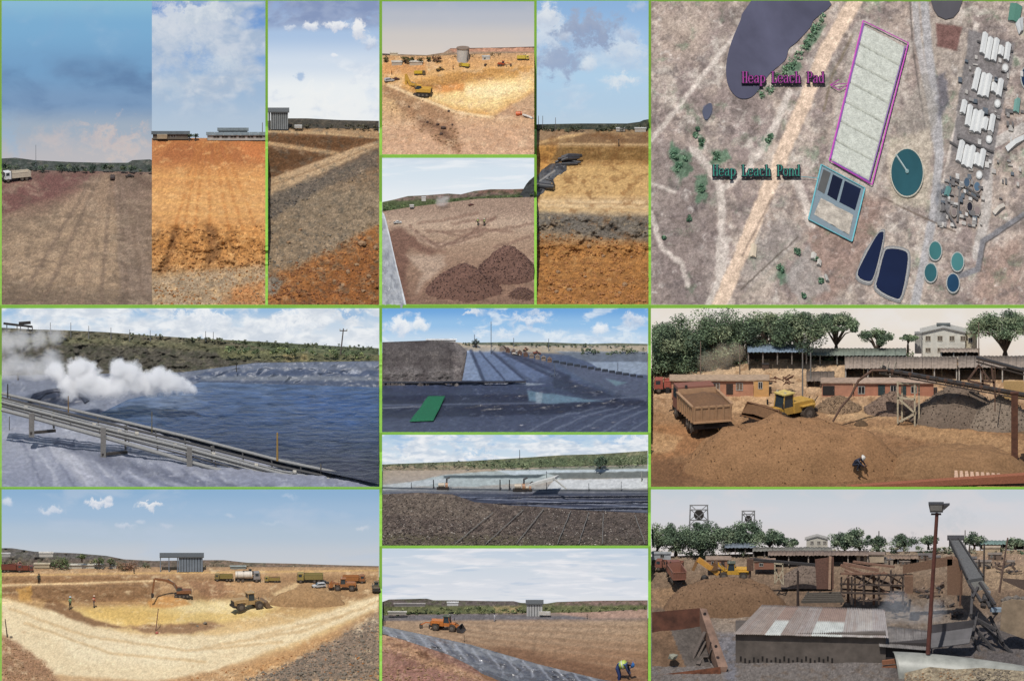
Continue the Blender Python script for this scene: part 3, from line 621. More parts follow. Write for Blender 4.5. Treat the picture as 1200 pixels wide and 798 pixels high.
def mound(name, label, cat, x0, x1, ytop, ybase, Y, col, group=None, seed=1, depth=None, peak=.5, stones=0, scol=None, flat=.0, asp=1., rough=.12, sr=.1, m=None, G=None):
    """a heap that stands on the ground: base ellipse x0..x1, top at row ytop, its front foot at row ybase"""
    w = (x1 - x0) * .1; d = depth or w * .8; c = P((x0 + x1) / 2, ybase, Y); n = 46
    t = tag(empty(name, (c.x, Y + d / 2, c.z)), label, cat, group); sl = 0.
    if G is not None:
        mx = (x0 + x1) / 2; yb_ = min(ybase, float(np.interp(mx, G.xs, G.bt))); a_, b_ = G.at(mx, yb_), G.at(mx, yb_ - 25); sl = max(0., (b_.z - a_.z) / max(.5, b_.y - a_.y))
    H = max(.25, P(0, ytop, Y + d / 2).z - c.z - sl * d / 2)
    u = np.linspace(-1, 1, n); X, Yy = np.meshgrid(u, u, indexing='ij'); pk = (peak - .5) * 2
    q = np.sqrt((X - pk * (1 - np.abs(X)) * .6) ** 2 + Yy ** 2); hgt = np.clip(1 - q, 0, 1); hgt = hgt ** (.9) * (1 - flat) + flat * smooth(0, .35, hgt)
    hgt = hgt - .12 * np.exp(-(q / .18) ** 2) * (1 - flat)
    Z = sl * (Yy + 1) * d / 2 + H * 1.08 * hgt + rough * H * fbm(X * 5, Yy * 5, 5, seed, .6) * smooth(0, .3, hgt) - .6 * (1 - smooth(0, .1, hgt))
    V = np.stack([np.clip(X * w / 2, XLIM[0] - c.x, XLIM[1] - c.x), Yy * d / 2, Z], -1).reshape(-1, 3)
    cc = lin(np.asarray(col, float)) / KL * (1 + .22 * fbm(X * 6, Yy * 6, 5, seed + 9, .7))[..., None]
    o = mesh_np('pile', V, grid_faces(n, n), m or ground_mat('gravel', scale=4., fine=.35, bump=.9), t, cc.reshape(-1, 3))
    if stones:
        rr = random.Random(seed); mb = []; ico = bmesh.new(); bmesh.ops.create_icosphere(ico, subdivisions=1, radius=1.); bv = np.array([v.co[:] for v in ico.verts]); bf = np.array([[v.index for v in f.verts] for f in ico.faces]); ico.free(); VV, FF = [], []
        for i in range(stones):
            a = rr.randrange(n); b = rr.randrange(n // 2 + 4)
            p = V.reshape(n, n, 3)[a, b] + np.array([rr.uniform(-1, 1) * w / n, rr.uniform(-1, 1) * d / n, 0])
            if hgt[a, b] < .03 or not XLIM[0] + .1 < p[0] + c.x < XLIM[1] - .1: continue
            VV.append(bv * sr * rr.uniform(.5, 1.3) * (1 + .3 * (rng.random((len(bv), 1)) - .5)) + p); FF.append(bf + 12 * (len(VV) - 1))
        tag(mesh_np('stones', np.concatenate(VV), np.concatenate(FF), mat('stones_%d%d%d' % tuple(scol or col), scol or col, .95, var=.3, vscale=2.5), t, smooth_=False), kind='stuff')
    return t
def patch(name, q, nx, ny, disp, m, parent=None, cols=None, thick=0.):
    """grid surface through four world corners (near-left, near-right, far-right, far-left), disp along its normal"""
    a, b, c, d = [np.array(v) for v in q]; u = np.linspace(0, 1, nx)[None, :, None]; v = np.linspace(0, 1, ny)[:, None, None]
    pts = (a * (1 - u) + b * u) * (1 - v) + (d * (1 - u) + c * u) * v
    nrm = np.cross(b - a, d - a); nrm = nrm / np.linalg.norm(nrm)
    U, V = np.meshgrid(np.linspace(0, 1, nx), np.linspace(0, 1, ny)); pts = pts + disp(U, V)[..., None] * nrm
    cc = None
    if cols is not None: cc = (np.clip(lin(np.clip(cols(U, V), 1, 255)) / KL, 0, .85)).reshape(-1, 3)
    o = mesh_np(name, pts.reshape(-1, 3), grid_faces(ny, nx), m, parent, cc)
    if thick: s = o.modifiers.new('t', 'SOLIDIFY'); s.thickness = thick; s.offset = -1
    return o
def vol(name, box, blobs, dens, col=(1, 1, 1), label=None, nscale=.5, thr=.1, amp=1., soft=.3):
    """steam or dust: a closed box holding a cloud of puffs (centre, radius)"""
    (a, b) = box; mb = MB(); mb.box(a[0], b[0], a[1], b[1], a[2], b[2])
    m = bpy.data.materials.new(name); m.use_nodes = True; n = m.node_tree.nodes; l = m.node_tree.links; n.clear()
    out = n.new('ShaderNodeOutputMaterial'); pv = n.new('ShaderNodeVolumePrincipled'); pv.inputs['Color'].default_value = (*col, 1); pv.inputs['Anisotropy'].default_value = 0.
    l.new(pv.outputs[0], out.inputs['Volume'])
    ge = n.new('ShaderNodeNewGeometry'); nz = n.new('ShaderNodeTexNoise'); nz.inputs['Scale'].default_value = nscale; nz.inputs['Detail'].default_value = 6; nz.inputs['Roughness'].default_value = .68; nz.inputs['Distortion'].default_value = .5
    l.new(ge.outputs['Position'], nz.inputs['Vector']); cur = None
    for (c, r) in blobs:
        d = n.new('ShaderNodeVectorMath'); d.operation = 'DISTANCE'; l.new(ge.outputs['Position'], d.inputs[0]); d.inputs[1].default_value = c
        q = n.new('ShaderNodeMath'); q.operation = 'DIVIDE'; l.new(d.outputs['Value'], q.inputs[0]); q.inputs[1].default_value = r
        s = n.new('ShaderNodeMath'); s.operation = 'SUBTRACT'; s.inputs[0].default_value = 1.; l.new(q.outputs[0], s.inputs[1])
        if cur is None: cur = s.outputs[0]
        else:
            x = n.new('ShaderNodeMath'); x.operation = 'MAXIMUM'; l.new(cur, x.inputs[0]); l.new(s.outputs[0], x.inputs[1]); cur = x.outputs[0]
    w = n.new('ShaderNodeMath'); w.operation = 'MULTIPLY_ADD'; l.new(nz.outputs[0], w.inputs[0]); w.inputs[1].default_value = amp * 2; w.inputs[2].default_value = -amp
    ad = n.new('ShaderNodeMath'); ad.operation = 'ADD'; l.new(cur, ad.inputs[0]); l.new(w.outputs[0], ad.inputs[1])
    mr = n.new('ShaderNodeMapRange'); mr.interpolation_type = 'SMOOTHSTEP'; l.new(ad.outputs[0], mr.inputs[0]); mr.inputs[1].default_value = thr; mr.inputs[2].default_value = thr + soft; mr.inputs[3].default_value = 0; mr.inputs[4].default_value = dens
    l.new(mr.outputs[0], pv.inputs['Density'])
    o = mb.build(name, m); o['kind'] = 'stuff'
    if label: o['label'] = label
    return o
# ================================================================== upper terrace
R_ = math.radians
YU, YE = 92., 136.
STONE_T = mat('stone_tan', (176, 140, 104), .95, var=.25, bump=.4); STONE_G = mat('stone_grey', (140, 128, 112), .95, var=.25, bump=.4)
STONE_O = mat('stone_orange', (186, 128, 76), .95, var=.25, bump=.4); STONE_R = mat('stone_brown', (124, 84, 70), .95, var=.25, bump=.4)
def hill(x0, x1, top, bot, Y, colf, rough=.5, name="hill", depth=3.4):
    return sheet(name, x0, x1, top, bot, Y, Y + depth, colf, bump=lambda X, Yp: rough * fbm(X / 7, Yp / 4, 5, 8, .6), step=1.2, kind='hill')
FARG = [(66, 80, 62), (54, 66, 54), (80, 88, 66), (48, 58, 50)]
# ---- stormy plain with the white truck
def c1(X, Y):
    p = Paint(X, Y, (140, 115, 98)); p.rows([(190, (150, 130, 118)), (203, (128, 102, 92)), (225, (130, 98, 86)), (260, (148, 126, 104)), (310, (142, 120, 98)), (358, (132, 111, 90))])
    p.poly([(2, 205), (112, 203), (60, 232), (2, 252)], (118, 82, 76), 4, 3, .8)
    p.poly([(122, 203), (134, 203), (140, 358), (2, 330), (2, 290), (70, 238)], (176, 150, 122), 8, 5, .75)
    p.poly([(134, 206), (178, 203), (178, 358), (142, 358)], (144, 124, 108), 4, 3, .8)
    p.poly([(150, 203), (178, 208), (178, 222), (160, 212)], (118, 96, 84), 2, 2, .7)
    p.poly([(2, 325), (80, 335), (178, 345), (178, 358), (2, 358)], (120, 104, 88), 9, 6, .6)
    for a, b in ((20, 110), (48, 117), (75, 122), (95, 126), (118, 130), (150, 139), (170, 146)):
        p.line([(b, 206), (a + (a - b) * .0, 358)], 1.6, (150, 126, 104) if a % 2 else (126, 106, 90), 3, 2., .65)
    U, V = persp(X, Y, 186, 128); p.spots(0, (108, 92, 78), 16, .12, .45, 8, 2.4); p.spots(0, (186, 164, 138), 22, .2, .4, 18, 3.)
    return p.grain(.2, U * 2.2, V * 2.2).c
def b1(X, Y):
    U, V = persp(X, Y, 186, 128); k = np.clip((Y - 200) / 150, .05, 1); return k * (.7 * fbm(U * .8, V * .8, 5, 2, .62) + .25 * fbm(U * 4, V * 4, 3, 9))
G1 = sheet('ground', 2, 178, [(2, 199), (60, 200), (178, 202)], 358, YU, YE - 4.2, c1, bump=b1)
hill(2, 178, [(2, 186), (18, 185), (40, 188), (80, 190), (120, 191), (150, 191), (155, 188), (176, 187), (178, 188)], 205, YE - 4, lambda X, Y: Paint(X, Y, (80, 84, 80)).spots(0, (60, 70, 62), 5, .0, .8, 3).spots(0, (112, 106, 98), 6, .25, .7, 13).grain(.3).c)
treeline('tree_belt', YE - 4.6, 2, 178, [(2, 189), (178, 193)], 200, 2600, FARG, .1, 5)
sky(2, 178, 2, 206, YE, [(2, (138, 184, 212)), (30, (124, 172, 208)), (80, (118, 160, 198)), (120, (124, 154, 188)), (150, (160, 174, 190)), (186, (186, 184, 188))],
    [dict(scale=.14, thr=.5, soft=.2, col=(150, 184, 212), dark=(132, 170, 206), a=.55, sz=1.3, y=(2, 10, 60, 120)), dict(scale=.11, thr=.42, soft=.25, col=(108, 138, 174), dark=(98, 128, 166), a=.85, sz=1.8, off=5.5, y=(50, 90, 120, 150))],
    [(135, 166, 75, 26, (200, 186, 184), (208, 196, 190), .8, 1.), (60, 160, 30, 18, (200, 186, 184), (206, 194, 190), .6, 1.), (10, 162, 22, 40, (150, 178, 204), (160, 182, 204), .6, 1.)])
truck('white tipper truck with cream body parked at the edge of the stormy plain', G1.at(19, 212) , math.pi + .35, .40, (236, 238, 240), (226, 214, 192), name='tipper_truck', ribs=4)
car('small dark vehicle driving away along the grey stormy plain', G1.at(132, 210), 1.5, .28, (58, 44, 42))
car('tiny dark vehicle right of the road on the stormy plain', G1.at(152, 208), .2, .2, (64, 58, 56), name='distant_car')
pole('thin mast on the treeline behind the white truck', 42, 192, 170, YE - 4, .03, (120, 130, 140), name='mast')
# ---- orange levelled pad
def c2(X, Y):
    p = Paint(X, Y, (205, 145, 80)); p.rows([(160, (196, 150, 110)), (166, (186, 122, 74)), (190, (186, 122, 74)), (200, (208, 148, 90)), (240, (218, 164, 104)), (262, (206, 150, 92)), (285, (186, 132, 76)), (310, (190, 138, 84)), (322, (176, 146, 110)), (358, (172, 150, 122))], 4)
    p.poly([(200, 166), (262, 166), (290, 188), (185, 188)], (160, 96, 58), 6, 4, .55); p.poly([(272, 166), (311, 168), (311, 190), (290, 185)], (202, 124, 74), 4, 3, .7)
    p.poly([(270, 340), (311, 330), (311, 358), (262, 358)], (188, 128, 78), 6, 8, .85); p.poly([(179, 330), (240, 318), (311, 310), (311, 326), (262, 338), (179, 346)], (166, 148, 124), 6, 6, .6)
    for x0, x1 in ((232, 205), (236, 214), (240, 228), (244, 246), (250, 268), (254, 284), (262, 300)):
        p.line([(x0, 168), (x1, 268)], 1.2, (184, 120, 66), 2.5, 2, .5)
    for y in (206, 222, 236, 249): p.line([(179, y), (311, y + 4)], 1.5, (228, 172, 104), 2, 4, .5)
    p.line([(206, 272), (200, 300), (190, 318)], 4, (128, 92, 60), 4, 4, .7); p.line([(246, 268), (252, 290), (246, 308)], 5, (120, 86, 56), 4, 4, .75); p.line([(180, 282), (186, 270)], 3, (120, 90, 62), 4, 3, .6)
    U, V = persp(X, Y, 155, 245); return p.spots(0, (232, 184, 124), 9, .22, .5, 31).grain(.2, U * 2, V * 2).c
def b2(X, Y):
    U, V = persp(X, Y, 155, 245); k = smooth(258, 285, Y); z = .10 * fbm(U, V, 4, 4) + k * (1.1 * fbm(X / 11, Y / 9, 5, 6, .6))
    for pts, w, a in (([(206, 272), (200, 300), (190, 318)], 7, 1.1), ([(246, 266), (252, 290), (246, 312)], 8, 1.4), ([(268, 268), (280, 300)], 6, .7), ([(225, 268), (226, 305)], 6, .6)): z = z - a * np.exp(-(line_d(pts, X, Y) / w) ** 2)
    return z
G2 = sheet('ground', 178, 311, [(178, 162), (245, 162), (311, 163)], 358, YU, YE - 4.2, c2, bump=b2, m=ground_mat('graded_soil', fine=.15, scale=5., bump=.2), grit=lambda X, Y: .25 + .75 * smooth(255, 275, Y), g=lambda X, Y: np.where((Y > 262) & (Y < 318), .55, 1.2))
rocks('clods', G2, [(179, 266), (311, 264), (311, 312), (179, 320)], 240, 1.2, 3.6, mat('clod_orange', (182, 128, 74), .95, var=.3), 150, 340, seed=8)
rocks('rubble', G2, [(179, 262), (311, 262), (311, 358), (179, 358)], 900, .5, 2.2, STONE_O, 200, 358, seed=3)
rocks('rubble', G2, [(179, 318), (311, 312), (311, 358), (179, 358)], 380, .5, 2., STONE_T, 200, 358, seed=4)
sky(178, 311, 2, 172, YE, [(2, (104, 146, 204)), (60, (128, 166, 214)), (100, (158, 184, 212)), (160, (182, 198, 214))],
    [dict(scale=.16, thr=.36, soft=.2, col=(208, 214, 222), dark=(172, 188, 208), a=.85, sz=1.4, off=1.2, y=(0, 4, 100, 150))],
    [(205, 40, 62, 60, (212, 218, 226), (176, 192, 212), .9, .7), (236, 14, 44, 20, (216, 222, 228), (190, 202, 216), .9, .7), (262, 78, 34, 20, (204, 214, 224), (172, 190, 212), .8, .8), (200, 105, 34, 22, (190, 204, 218), (176, 194, 214), .6, .9), (288, 30, 12, 8, (190, 204, 222), (160, 184, 214), .6, .9)])
house('long dark shed with sloping roof at the left edge of the orange pad', 179, 221, 157.5, 163, YE - 5, .9, (112, 104, 92), (92, 96, 96), 3., name='shed', doors=((186, 192, 158, 162),), windows=((200, 206, 158, 161),))
MB_ = MB(); wbox(MB_, 184, 196, 158, 163, YE - 5.4, .3); tag(MB_.build('container', paint((176, 160, 132))), 'small beige container in front of the dark shed', 'container')
t = house('long pale low hall beyond the orange pad', 243, 311, 158.6, 164, YE - 5, .8, (196, 194, 186), (128, 136, 138), 3., name='hall', windows=tuple((x, x + 7, 159.5, 161.8) for x in range(250, 304, 10)), roof_sheets=7)
house('grey stepped block on the roofline of the pale hall', 256, 290, 153.5, 158, YE - 3, .5, (150, 158, 160), (110, 118, 120), 3., windows=((262, 266, 154.5, 156.5), (274, 278, 154.5, 156.5)))
pole('tall thin mast right of the pale hall', 307.5, 160, 144, YE - 4, .05, (120, 110, 100), name='mast')
for i, (x, y) in enumerate(((222, 156), (229, 158))): tree(['small bush between shed and pale hall', 'lowest shrub right of the dark shed'][i], P(x, 163, YE - 5), .7, .7, .1, FARG, 3., 'shrubs by the pad', i, leaf=.09, name='shrub', cat='shrub')
# ---- trench and grey bank
def c3(X, Y):
    p = Paint(X, Y, (140, 118, 94)); p.rows([(148, (118, 96, 72)), (153, (166, 134, 98)), (158, (126, 92, 64)), (230, (140, 122, 100)), (300, (142, 122, 98)), (358, (136, 98, 62))], 2)
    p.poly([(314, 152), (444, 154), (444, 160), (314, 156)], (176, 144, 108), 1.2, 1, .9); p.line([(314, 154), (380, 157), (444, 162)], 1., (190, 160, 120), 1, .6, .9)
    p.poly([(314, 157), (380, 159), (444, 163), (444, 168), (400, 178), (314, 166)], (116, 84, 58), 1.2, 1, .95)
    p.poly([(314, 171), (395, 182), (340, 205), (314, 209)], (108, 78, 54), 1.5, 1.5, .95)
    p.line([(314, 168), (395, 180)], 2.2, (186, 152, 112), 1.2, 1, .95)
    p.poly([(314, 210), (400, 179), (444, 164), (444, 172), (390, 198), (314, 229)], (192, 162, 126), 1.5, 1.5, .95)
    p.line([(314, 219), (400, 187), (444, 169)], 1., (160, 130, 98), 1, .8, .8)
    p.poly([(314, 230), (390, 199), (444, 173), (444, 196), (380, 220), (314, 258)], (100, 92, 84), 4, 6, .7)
    p.poly([(314, 325), (380, 300), (444, 262), (444, 358), (314, 358)], (158, 104, 58), 6, 8, .9); p.poly([(314, 322), (335, 330), (322, 348), (314, 345)], (132, 122, 108), 3, 4, .9)
    p.poly([(350, 345), (444, 285), (444, 358), (350, 358)], (140, 88, 48), 6, 8, .6)
    U, V = persp(X, Y, 130, 380); p.spots(0, (96, 90, 80), 7, .2, .55, 41, 1.6); return p.spots(0, (176, 154, 126), 8, .3, .5, 43, 1.6).grain(.28, U * 2.4, V * 2.4).c
def g3(X, Y):
    a = np.full(X.shape, 1.)
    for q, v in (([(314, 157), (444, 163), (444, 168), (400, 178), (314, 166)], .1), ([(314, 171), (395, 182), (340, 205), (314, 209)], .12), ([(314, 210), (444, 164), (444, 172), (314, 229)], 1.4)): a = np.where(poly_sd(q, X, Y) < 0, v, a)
    return a
def b3(X, Y):
    k = smooth(0, 20, Y - (229 - (X - 314) * .43)); e = np.exp(-(line_d([(314, 245), (380, 212), (444, 182)], X, Y) / 9) ** 2)
    return .08 * fbm(X / 9, Y / 5, 4, 3) + k * (1.0 * fbm(X / 13, Y / 10, 5, 15, .62) + .9 * e * (fbm(X / 6, Y / 5, 3, 4)))
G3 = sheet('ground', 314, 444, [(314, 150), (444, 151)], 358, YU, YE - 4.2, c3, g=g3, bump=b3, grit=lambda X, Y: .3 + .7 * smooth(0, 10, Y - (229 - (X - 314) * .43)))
rocks('clods', G3, [(314, 232), (390, 200), (444, 176), (444, 200), (380, 226), (314, 258)], 420, 1.2, 4.2, mat('clod_grey', (112, 104, 96), .95, var=.3), 150, 330, seed=5)
rocks('rubble', G3, [(314, 240), (444, 182), (444, 262), (314, 325)], 800, .6, 2.6, STONE_G, 160, 358, seed=6)
rocks('rubble', G3, [(314, 325), (444, 262), (444, 358), (314, 358)], 900, .6, 2.8, mat('stone_rust', (150, 98, 60), .95, var=.3), 160, 358, seed=7)
for i, (x, y, r) in enumerate(((424, 287, 5.2), (408, 320, 4.2), (418, 311, 3.2), (432, 325, 4.), (437, 331, 3.), (392, 330, 2.6), (426, 342, 3.), (372, 316, 2.4), (338, 285, 3.6), (352, 270, 3.), (322, 331, 5.), (440, 292, 4.))): stone(G3, x, y, r, STONE_T if i != 10 else STONE_G, i)
hill(314, 444, [(314, 142), (338, 139), (360, 139), (400, 141), (444, 142)], 154, YE - 4, lambda X, Y: Paint(X, Y, (78, 72, 64)).spots(0, (58, 58, 52), 4, .0, .7, 3).spots(0, (104, 92, 74), 5, .2, .6, 9).grain(.3).c)
treeline('tree_belt', YE - 4.5, 340, 444, [(340, 145), (444, 146)], 151, 900, [(64, 62, 50), (74, 70, 54), (56, 56, 48)], .1, 6)
sky(313, 445, 2, 156, YE, [(2, (150, 172, 208)), (40, (170, 194, 224)), (75, (208, 220, 234)), (105, (234, 238, 240)), (150, (236, 238, 238))],
    [dict(scale=.2, thr=.5, soft=.14, col=(232, 236, 240), dark=(206, 216, 230), a=.8, off=4.4, y=(60, 85, 140, 160)), dict(scale=.2, thr=.34, soft=.14, col=(152, 166, 196), dark=(132, 148, 184), a=.9, sz=1.6, off=2.1, y=(-10, 0, 24, 40))],
    [(366, 31, 12, 8, (236, 238, 240), (200, 208, 224), .95, .5), (395, 30, 18, 8, (240, 241, 242), (204, 210, 224), .9, .5), (422, 34, 11, 16, (240, 240, 240), (206, 212, 224), .95, .5), (434, 50, 14, 9, (226, 230, 236), (178, 190, 212), .8, .6), (340, 32, 10, 5, (222, 228, 236), (180, 194, 218), .7, .6), (352, 89, 8, 7, (164, 188, 218), (170, 192, 220), .85, .6), (392, 65, 7, 3, (238, 240, 242), (225, 230, 238), .8, .6), (380, 120, 60, 22, (240, 241, 240), (236, 238, 238), .7, 1.), (438, 110, 14, 12, (210, 222, 236), (216, 226, 238), .6, .9), (345, 10, 24, 8, (142, 160, 196), (150, 168, 202), .7, .9)])
def ribbed_hall(label, x0, x1, yt, yb, Y, col, xr=None, ytr=None, n=9):
    """tall hall of upright grey panels with a roof slab reaching out to one side"""
    t = tag(empty('panel_hall', P(x0, yb, Y)), label, 'building'); o = t.location; w = (x1 - x0) * .1; h = (yb - yt) * .1 / C_; m = mat('panel_%d%d%d' % tuple(col), col, .7, var=.12, vscale=1.)
    MB().box(.05, w - .05, .1, 1.6, -.4, h - .05).build('core', mat('panel_dark', (74, 78, 80)), t)
    for i in range(n): MB().box(w * i / n + .02, w * (i + 1) / n - .05, 0, .12, -.2, h).build('wall_panel', m, t)
    a = (xr - x0) * .1 if xr else -.1
    MB().box(min(a, -.1), w + .1, -.15, 1.7, h, h + .12).build('roof_slab', mat('roof_slab', (96, 98, 98)), t)
    if xr:
        for k in np.linspace(a + .1, -.1, 3): MB().box(k - .05, k + .05, .0, .1, -.3, h).build('column', m, t)
    return t
ribbed_hall('grey hall of upright panels at the left edge above the trench', 317, 338, 132, 150, YE - 5, (146, 150, 150), 314)
MB_ = MB(); wbox(MB_, 345, 354, 147.5, 150.5, YE - 5.2, .4); tag(MB_.build('container', paint((196, 196, 192))), 'small pale container beside the grey panel hall', 'container')
# ---- yellow pit with machines
Y4 = 141.
XLIM[:] = [44.8, 62.6]
HZ4 = [(448, 65), (480, 66), (505, 66), (540, 64), (626, 62)]
def c4(X, Y):
    p = Paint(X, Y, (214, 166, 112)); p.rows([(62, (196, 156, 116)), (72, (212, 162, 108)), (90, (220, 174, 116)), (120, (214, 176, 128)), (150, (206, 166, 132)), (182, (208, 168, 136))], 2)
    p.poly([(448, 74), (500, 72), (500, 86), (448, 88)], (206, 146, 92), 3, 2, .7)
    p.poly([(462, 99), (500, 90), (532, 84), (580, 79), (626, 77), (626, 108), (578, 138), (540, 132), (500, 116)], (214, 162, 98), 2, 2, .95)  # pit wall a darker orange, shade put into the colour
    p.poly([(480, 112), (520, 110), (545, 98), (600, 90), (626, 88), (626, 105), (580, 130), (540, 128)], (246, 214, 152), 7, 5, .9)
    p.poly([(545, 102), (600, 96), (620, 102), (580, 116), (550, 114)], (252, 230, 178), 6, 5, .8); p.poly([(470, 97), (530, 86), (548, 100), (500, 108)], (214, 164, 102), 4, 3, .6)
    p.poly([(508, 101), (545, 98), (545, 107), (512, 109)], (212, 146, 86), 2, 3, .8)
    p.poly([(448, 98), (466, 101), (500, 118), (528, 130), (535, 150), (540, 182), (520, 172), (490, 146), (460, 118), (448, 112)], (150, 112, 84), 5, 5, .65)
    p.poly([(575, 138), (626, 108), (626, 138), (596, 140)], (186, 150, 124), 4, 3, .6); p.line([(455, 100), (500, 118), (535, 132), (578, 138)], 1.6, (244, 214, 168), 1.5, 1, .8)
    p.line([(492, 140), (510, 148), (528, 162)], 3, (108, 80, 62), 3, 3, .7)
    U, V = persp(X, Y, 50, 537); return p.spots(0, (226, 196, 160), 12, .2, .5, 71).spots(0, (178, 134, 98), 8, .25, .4, 77).grain(.16, U * 2.4, V * 2.4).c
def g4(X, Y):
    w = poly_sd([(465, 97), (530, 83), (626, 77), (626, 90), (545, 98), (480, 112)], X, Y); return np.where(w < 0, .1, np.where(Y < 80, .8, 1.))
G4 = sheet('ground', 448, 626, HZ4, 182, 117., Y4 - 5, c4, g=g4, bump=lambda X, Y: np.clip((Y - 55) / 100, .1, 1) * (.35 * fbm(X / 12, Y / 7, 5, 4, .6)) + smooth(100, 130, Y) * .55 * fbm(X / 7, Y / 6, 5, 24, .6) * (poly_sd([(462, 99), (626, 77), (626, 108), (578, 138), (540, 132)], X, Y) > 0))
rocks('rubble', G4, [(448, 100), (500, 120), (535, 140), (540, 182), (500, 160), (448, 120)], 420, .6, 2.2, STONE_T, 60, 182, seed=9)
for i, (x, y, r) in enumerate(((520, 151, 4.), (513, 147, 3.2), (501, 144, 2.6), (526, 131, 1.8), (479, 126, 1.6), (517, 158, 2.6), (530, 147, 1.8))): stone(G4, x, y, r, mat('stone_dark', (96, 76, 66), .95), 30 + i)
hill(448, 626, [(448, 63), (470, 64), (500, 65), (520, 62), (528, 57), (560, 56.5), (590, 56), (626, 55)], 70, Y4 - 4, lambda X, Y: Paint(X, Y, (166, 138, 116)).poly([(522, 54), (626, 52), (626, 61), (530, 61)], (190, 142, 116), 1, 1).poly([(448, 64), (626, 62), (626, 72), (448, 72)], (142, 122, 96), 2, 2, .8).grain(.2).c)
treeline('tree_belt', Y4 - 5, 448, 626, [(448, 66), (520, 65), (560, 61), (626, 61)], [(448, 76), (520, 72), (626, 69)], 1500, [(116, 98, 70), (132, 112, 82), (98, 88, 62), (146, 122, 92)], .1, 9)
sky(446, 627, 2, 76, Y4, [(2, (168, 178, 196)), (20, (184, 188, 198)), (45, (206, 200, 196)), (64, (214, 204, 196))], [dict(scale=.2, thr=.5, soft=.25, col=(196, 196, 202), a=.3)])
t = tag(empty('storage_tank', G4.at(542.5, 70)), 'pale round storage tank beyond the yellow pit', 'tank'); MB().cyl((0, 0, -.3), (0, 0, 1.32), .72, n=24).build('shell', mat('tank_shell', (214, 206, 196), .5, var=.1), t, smooth_=False); MB().cyl((0, 0, 1.32), (0, 0, 1.44), .77, n=24).build('rim', mat('tank_rim', (150, 128, 110)), t)
MB().beam((.5, -.6, 0), (.68, -.5, 1.3), .06).build('ladder', DARK, t)
house('small white hut right of the storage tank', 565, 574, 67, 70.5, G4.Y(569, 70.5), .5, (226, 218, 204), (206, 200, 190), 1.5, name='hut', windows=((567, 569, 68, 69.5),))
house('low white roofed shed by the bushes left of the storage tank', 480, 495, 73, 77, G4.Y(487, 77), .6, (214, 196, 172), (226, 214, 196), 2., name='shed'); house('second low pale shed nearest the left edge above the yellow pit', 459, 471, 73.5, 77, G4.Y(465, 77), .6, (206, 190, 168), (214, 204, 188), 2., name='shed'); house('far cream house on the hill above the yellow pit', 457, 466, 63, 66, Y4 - 4.6, .4, (232, 214, 178), (216, 204, 184), 1.2)
for i, (x, w, h, l) in enumerate(((475, 1.1, 1., 'dark green round bush left of the low sheds'), (492, .8, .8, 'brown bush behind the low shed'), (512, 1.2, .9, 'wide brown bush right of the low sheds'), (483, .7, .6, 'small bush between two low sheds'), (502, .6, .7, 'narrow bush left of the wide brown bush'), (452, .8, .7, 'bush at the left rim above the yellow pit'))): tree(l, G4.at(x, 73 if i > 1 else 75), w, h, .1, [(84, 80, 48), (70, 74, 44), (112, 88, 62)] if i != 2 else [(122, 88, 64), (104, 78, 58)], 2.5, 'bushes above the yellow pit', i, leaf=.08, name='bush', cat='bush')
truck('yellow tipper truck behind the excavator mast on the pit rim', G4.at(492, 88), 0., .16, (120, 100, 60), (240, 204, 60), ribs=4); truck('yellow tipper truck with rear to us below the storage tank', G4.at(544, 79), math.pi - .4, .15, (200, 160, 60), (238, 210, 70), ribs=4); truck('highest yellow tipper truck at the right edge of the yellow pit', G4.at(613, 70.5), 0., .17, (232, 206, 90), (240, 214, 84), ribs=4)
loader('dark yellow loader on the rim left of the storage tank', G4.at(516, 83), .6, .14, (150, 116, 52)); grader('rust red grader on the rim right of the tank', G4.at(590, 77.5), 0., .2); car('tiny dark vehicle left of the red grader', G4.at(569, 77), 1.2, .12, (60, 44, 40))
car('silver pickup parked at the left rim of the yellow pit', G4.at(456, 96), .25, .25, (208, 206, 206), pickup=False); car('dark red pickup just behind the silver pickup', G4.at(464, 94), .2, .17, (96, 52, 44))
excavator('yellow excavator digging in the yellow pit with upright arm', G4.at(494, 112), math.pi - .15, .44, (226, 176, 70), reach=((1.0, 1.8), (3.2, 3.0), (4.3, 5.6), (4.2, .8)))
for i, (x, y) in enumerate(((459, 88), (531, 82))): person(['tiny person standing by the silver pickup', 'tiny person on the rim right of the dark loader'][i], G4.at(x, y), 1., .5, 'stand', (190, 120, 60), (60, 60, 70), seed=i)
t = tag(empty('barrel', G4.at(608, 136)), 'orange barrel lying on the grey rim', 'barrel'); MB().cyl((-.35, .1, .22), (.35, .1, .28), .24, n=14).build('drum', paint((226, 104, 52)), t); MB().cyl((.2, .1, .26), (.26, .1, .27), .26, n=14).build('hoop', DARK, t)
MB_ = MB(); a = G4.at(613, 136) + Vector((0, 0, .12)); b = G4.at(624, 140) + Vector((0, 0, .12)); MB_.tube([a, (a + b) / 2 + Vector((0, 0, .05)), b], .13, 8); tag(MB_.build('pipe', paint((232, 226, 216))), 'white pipe end right of the orange barrel', 'pipe')
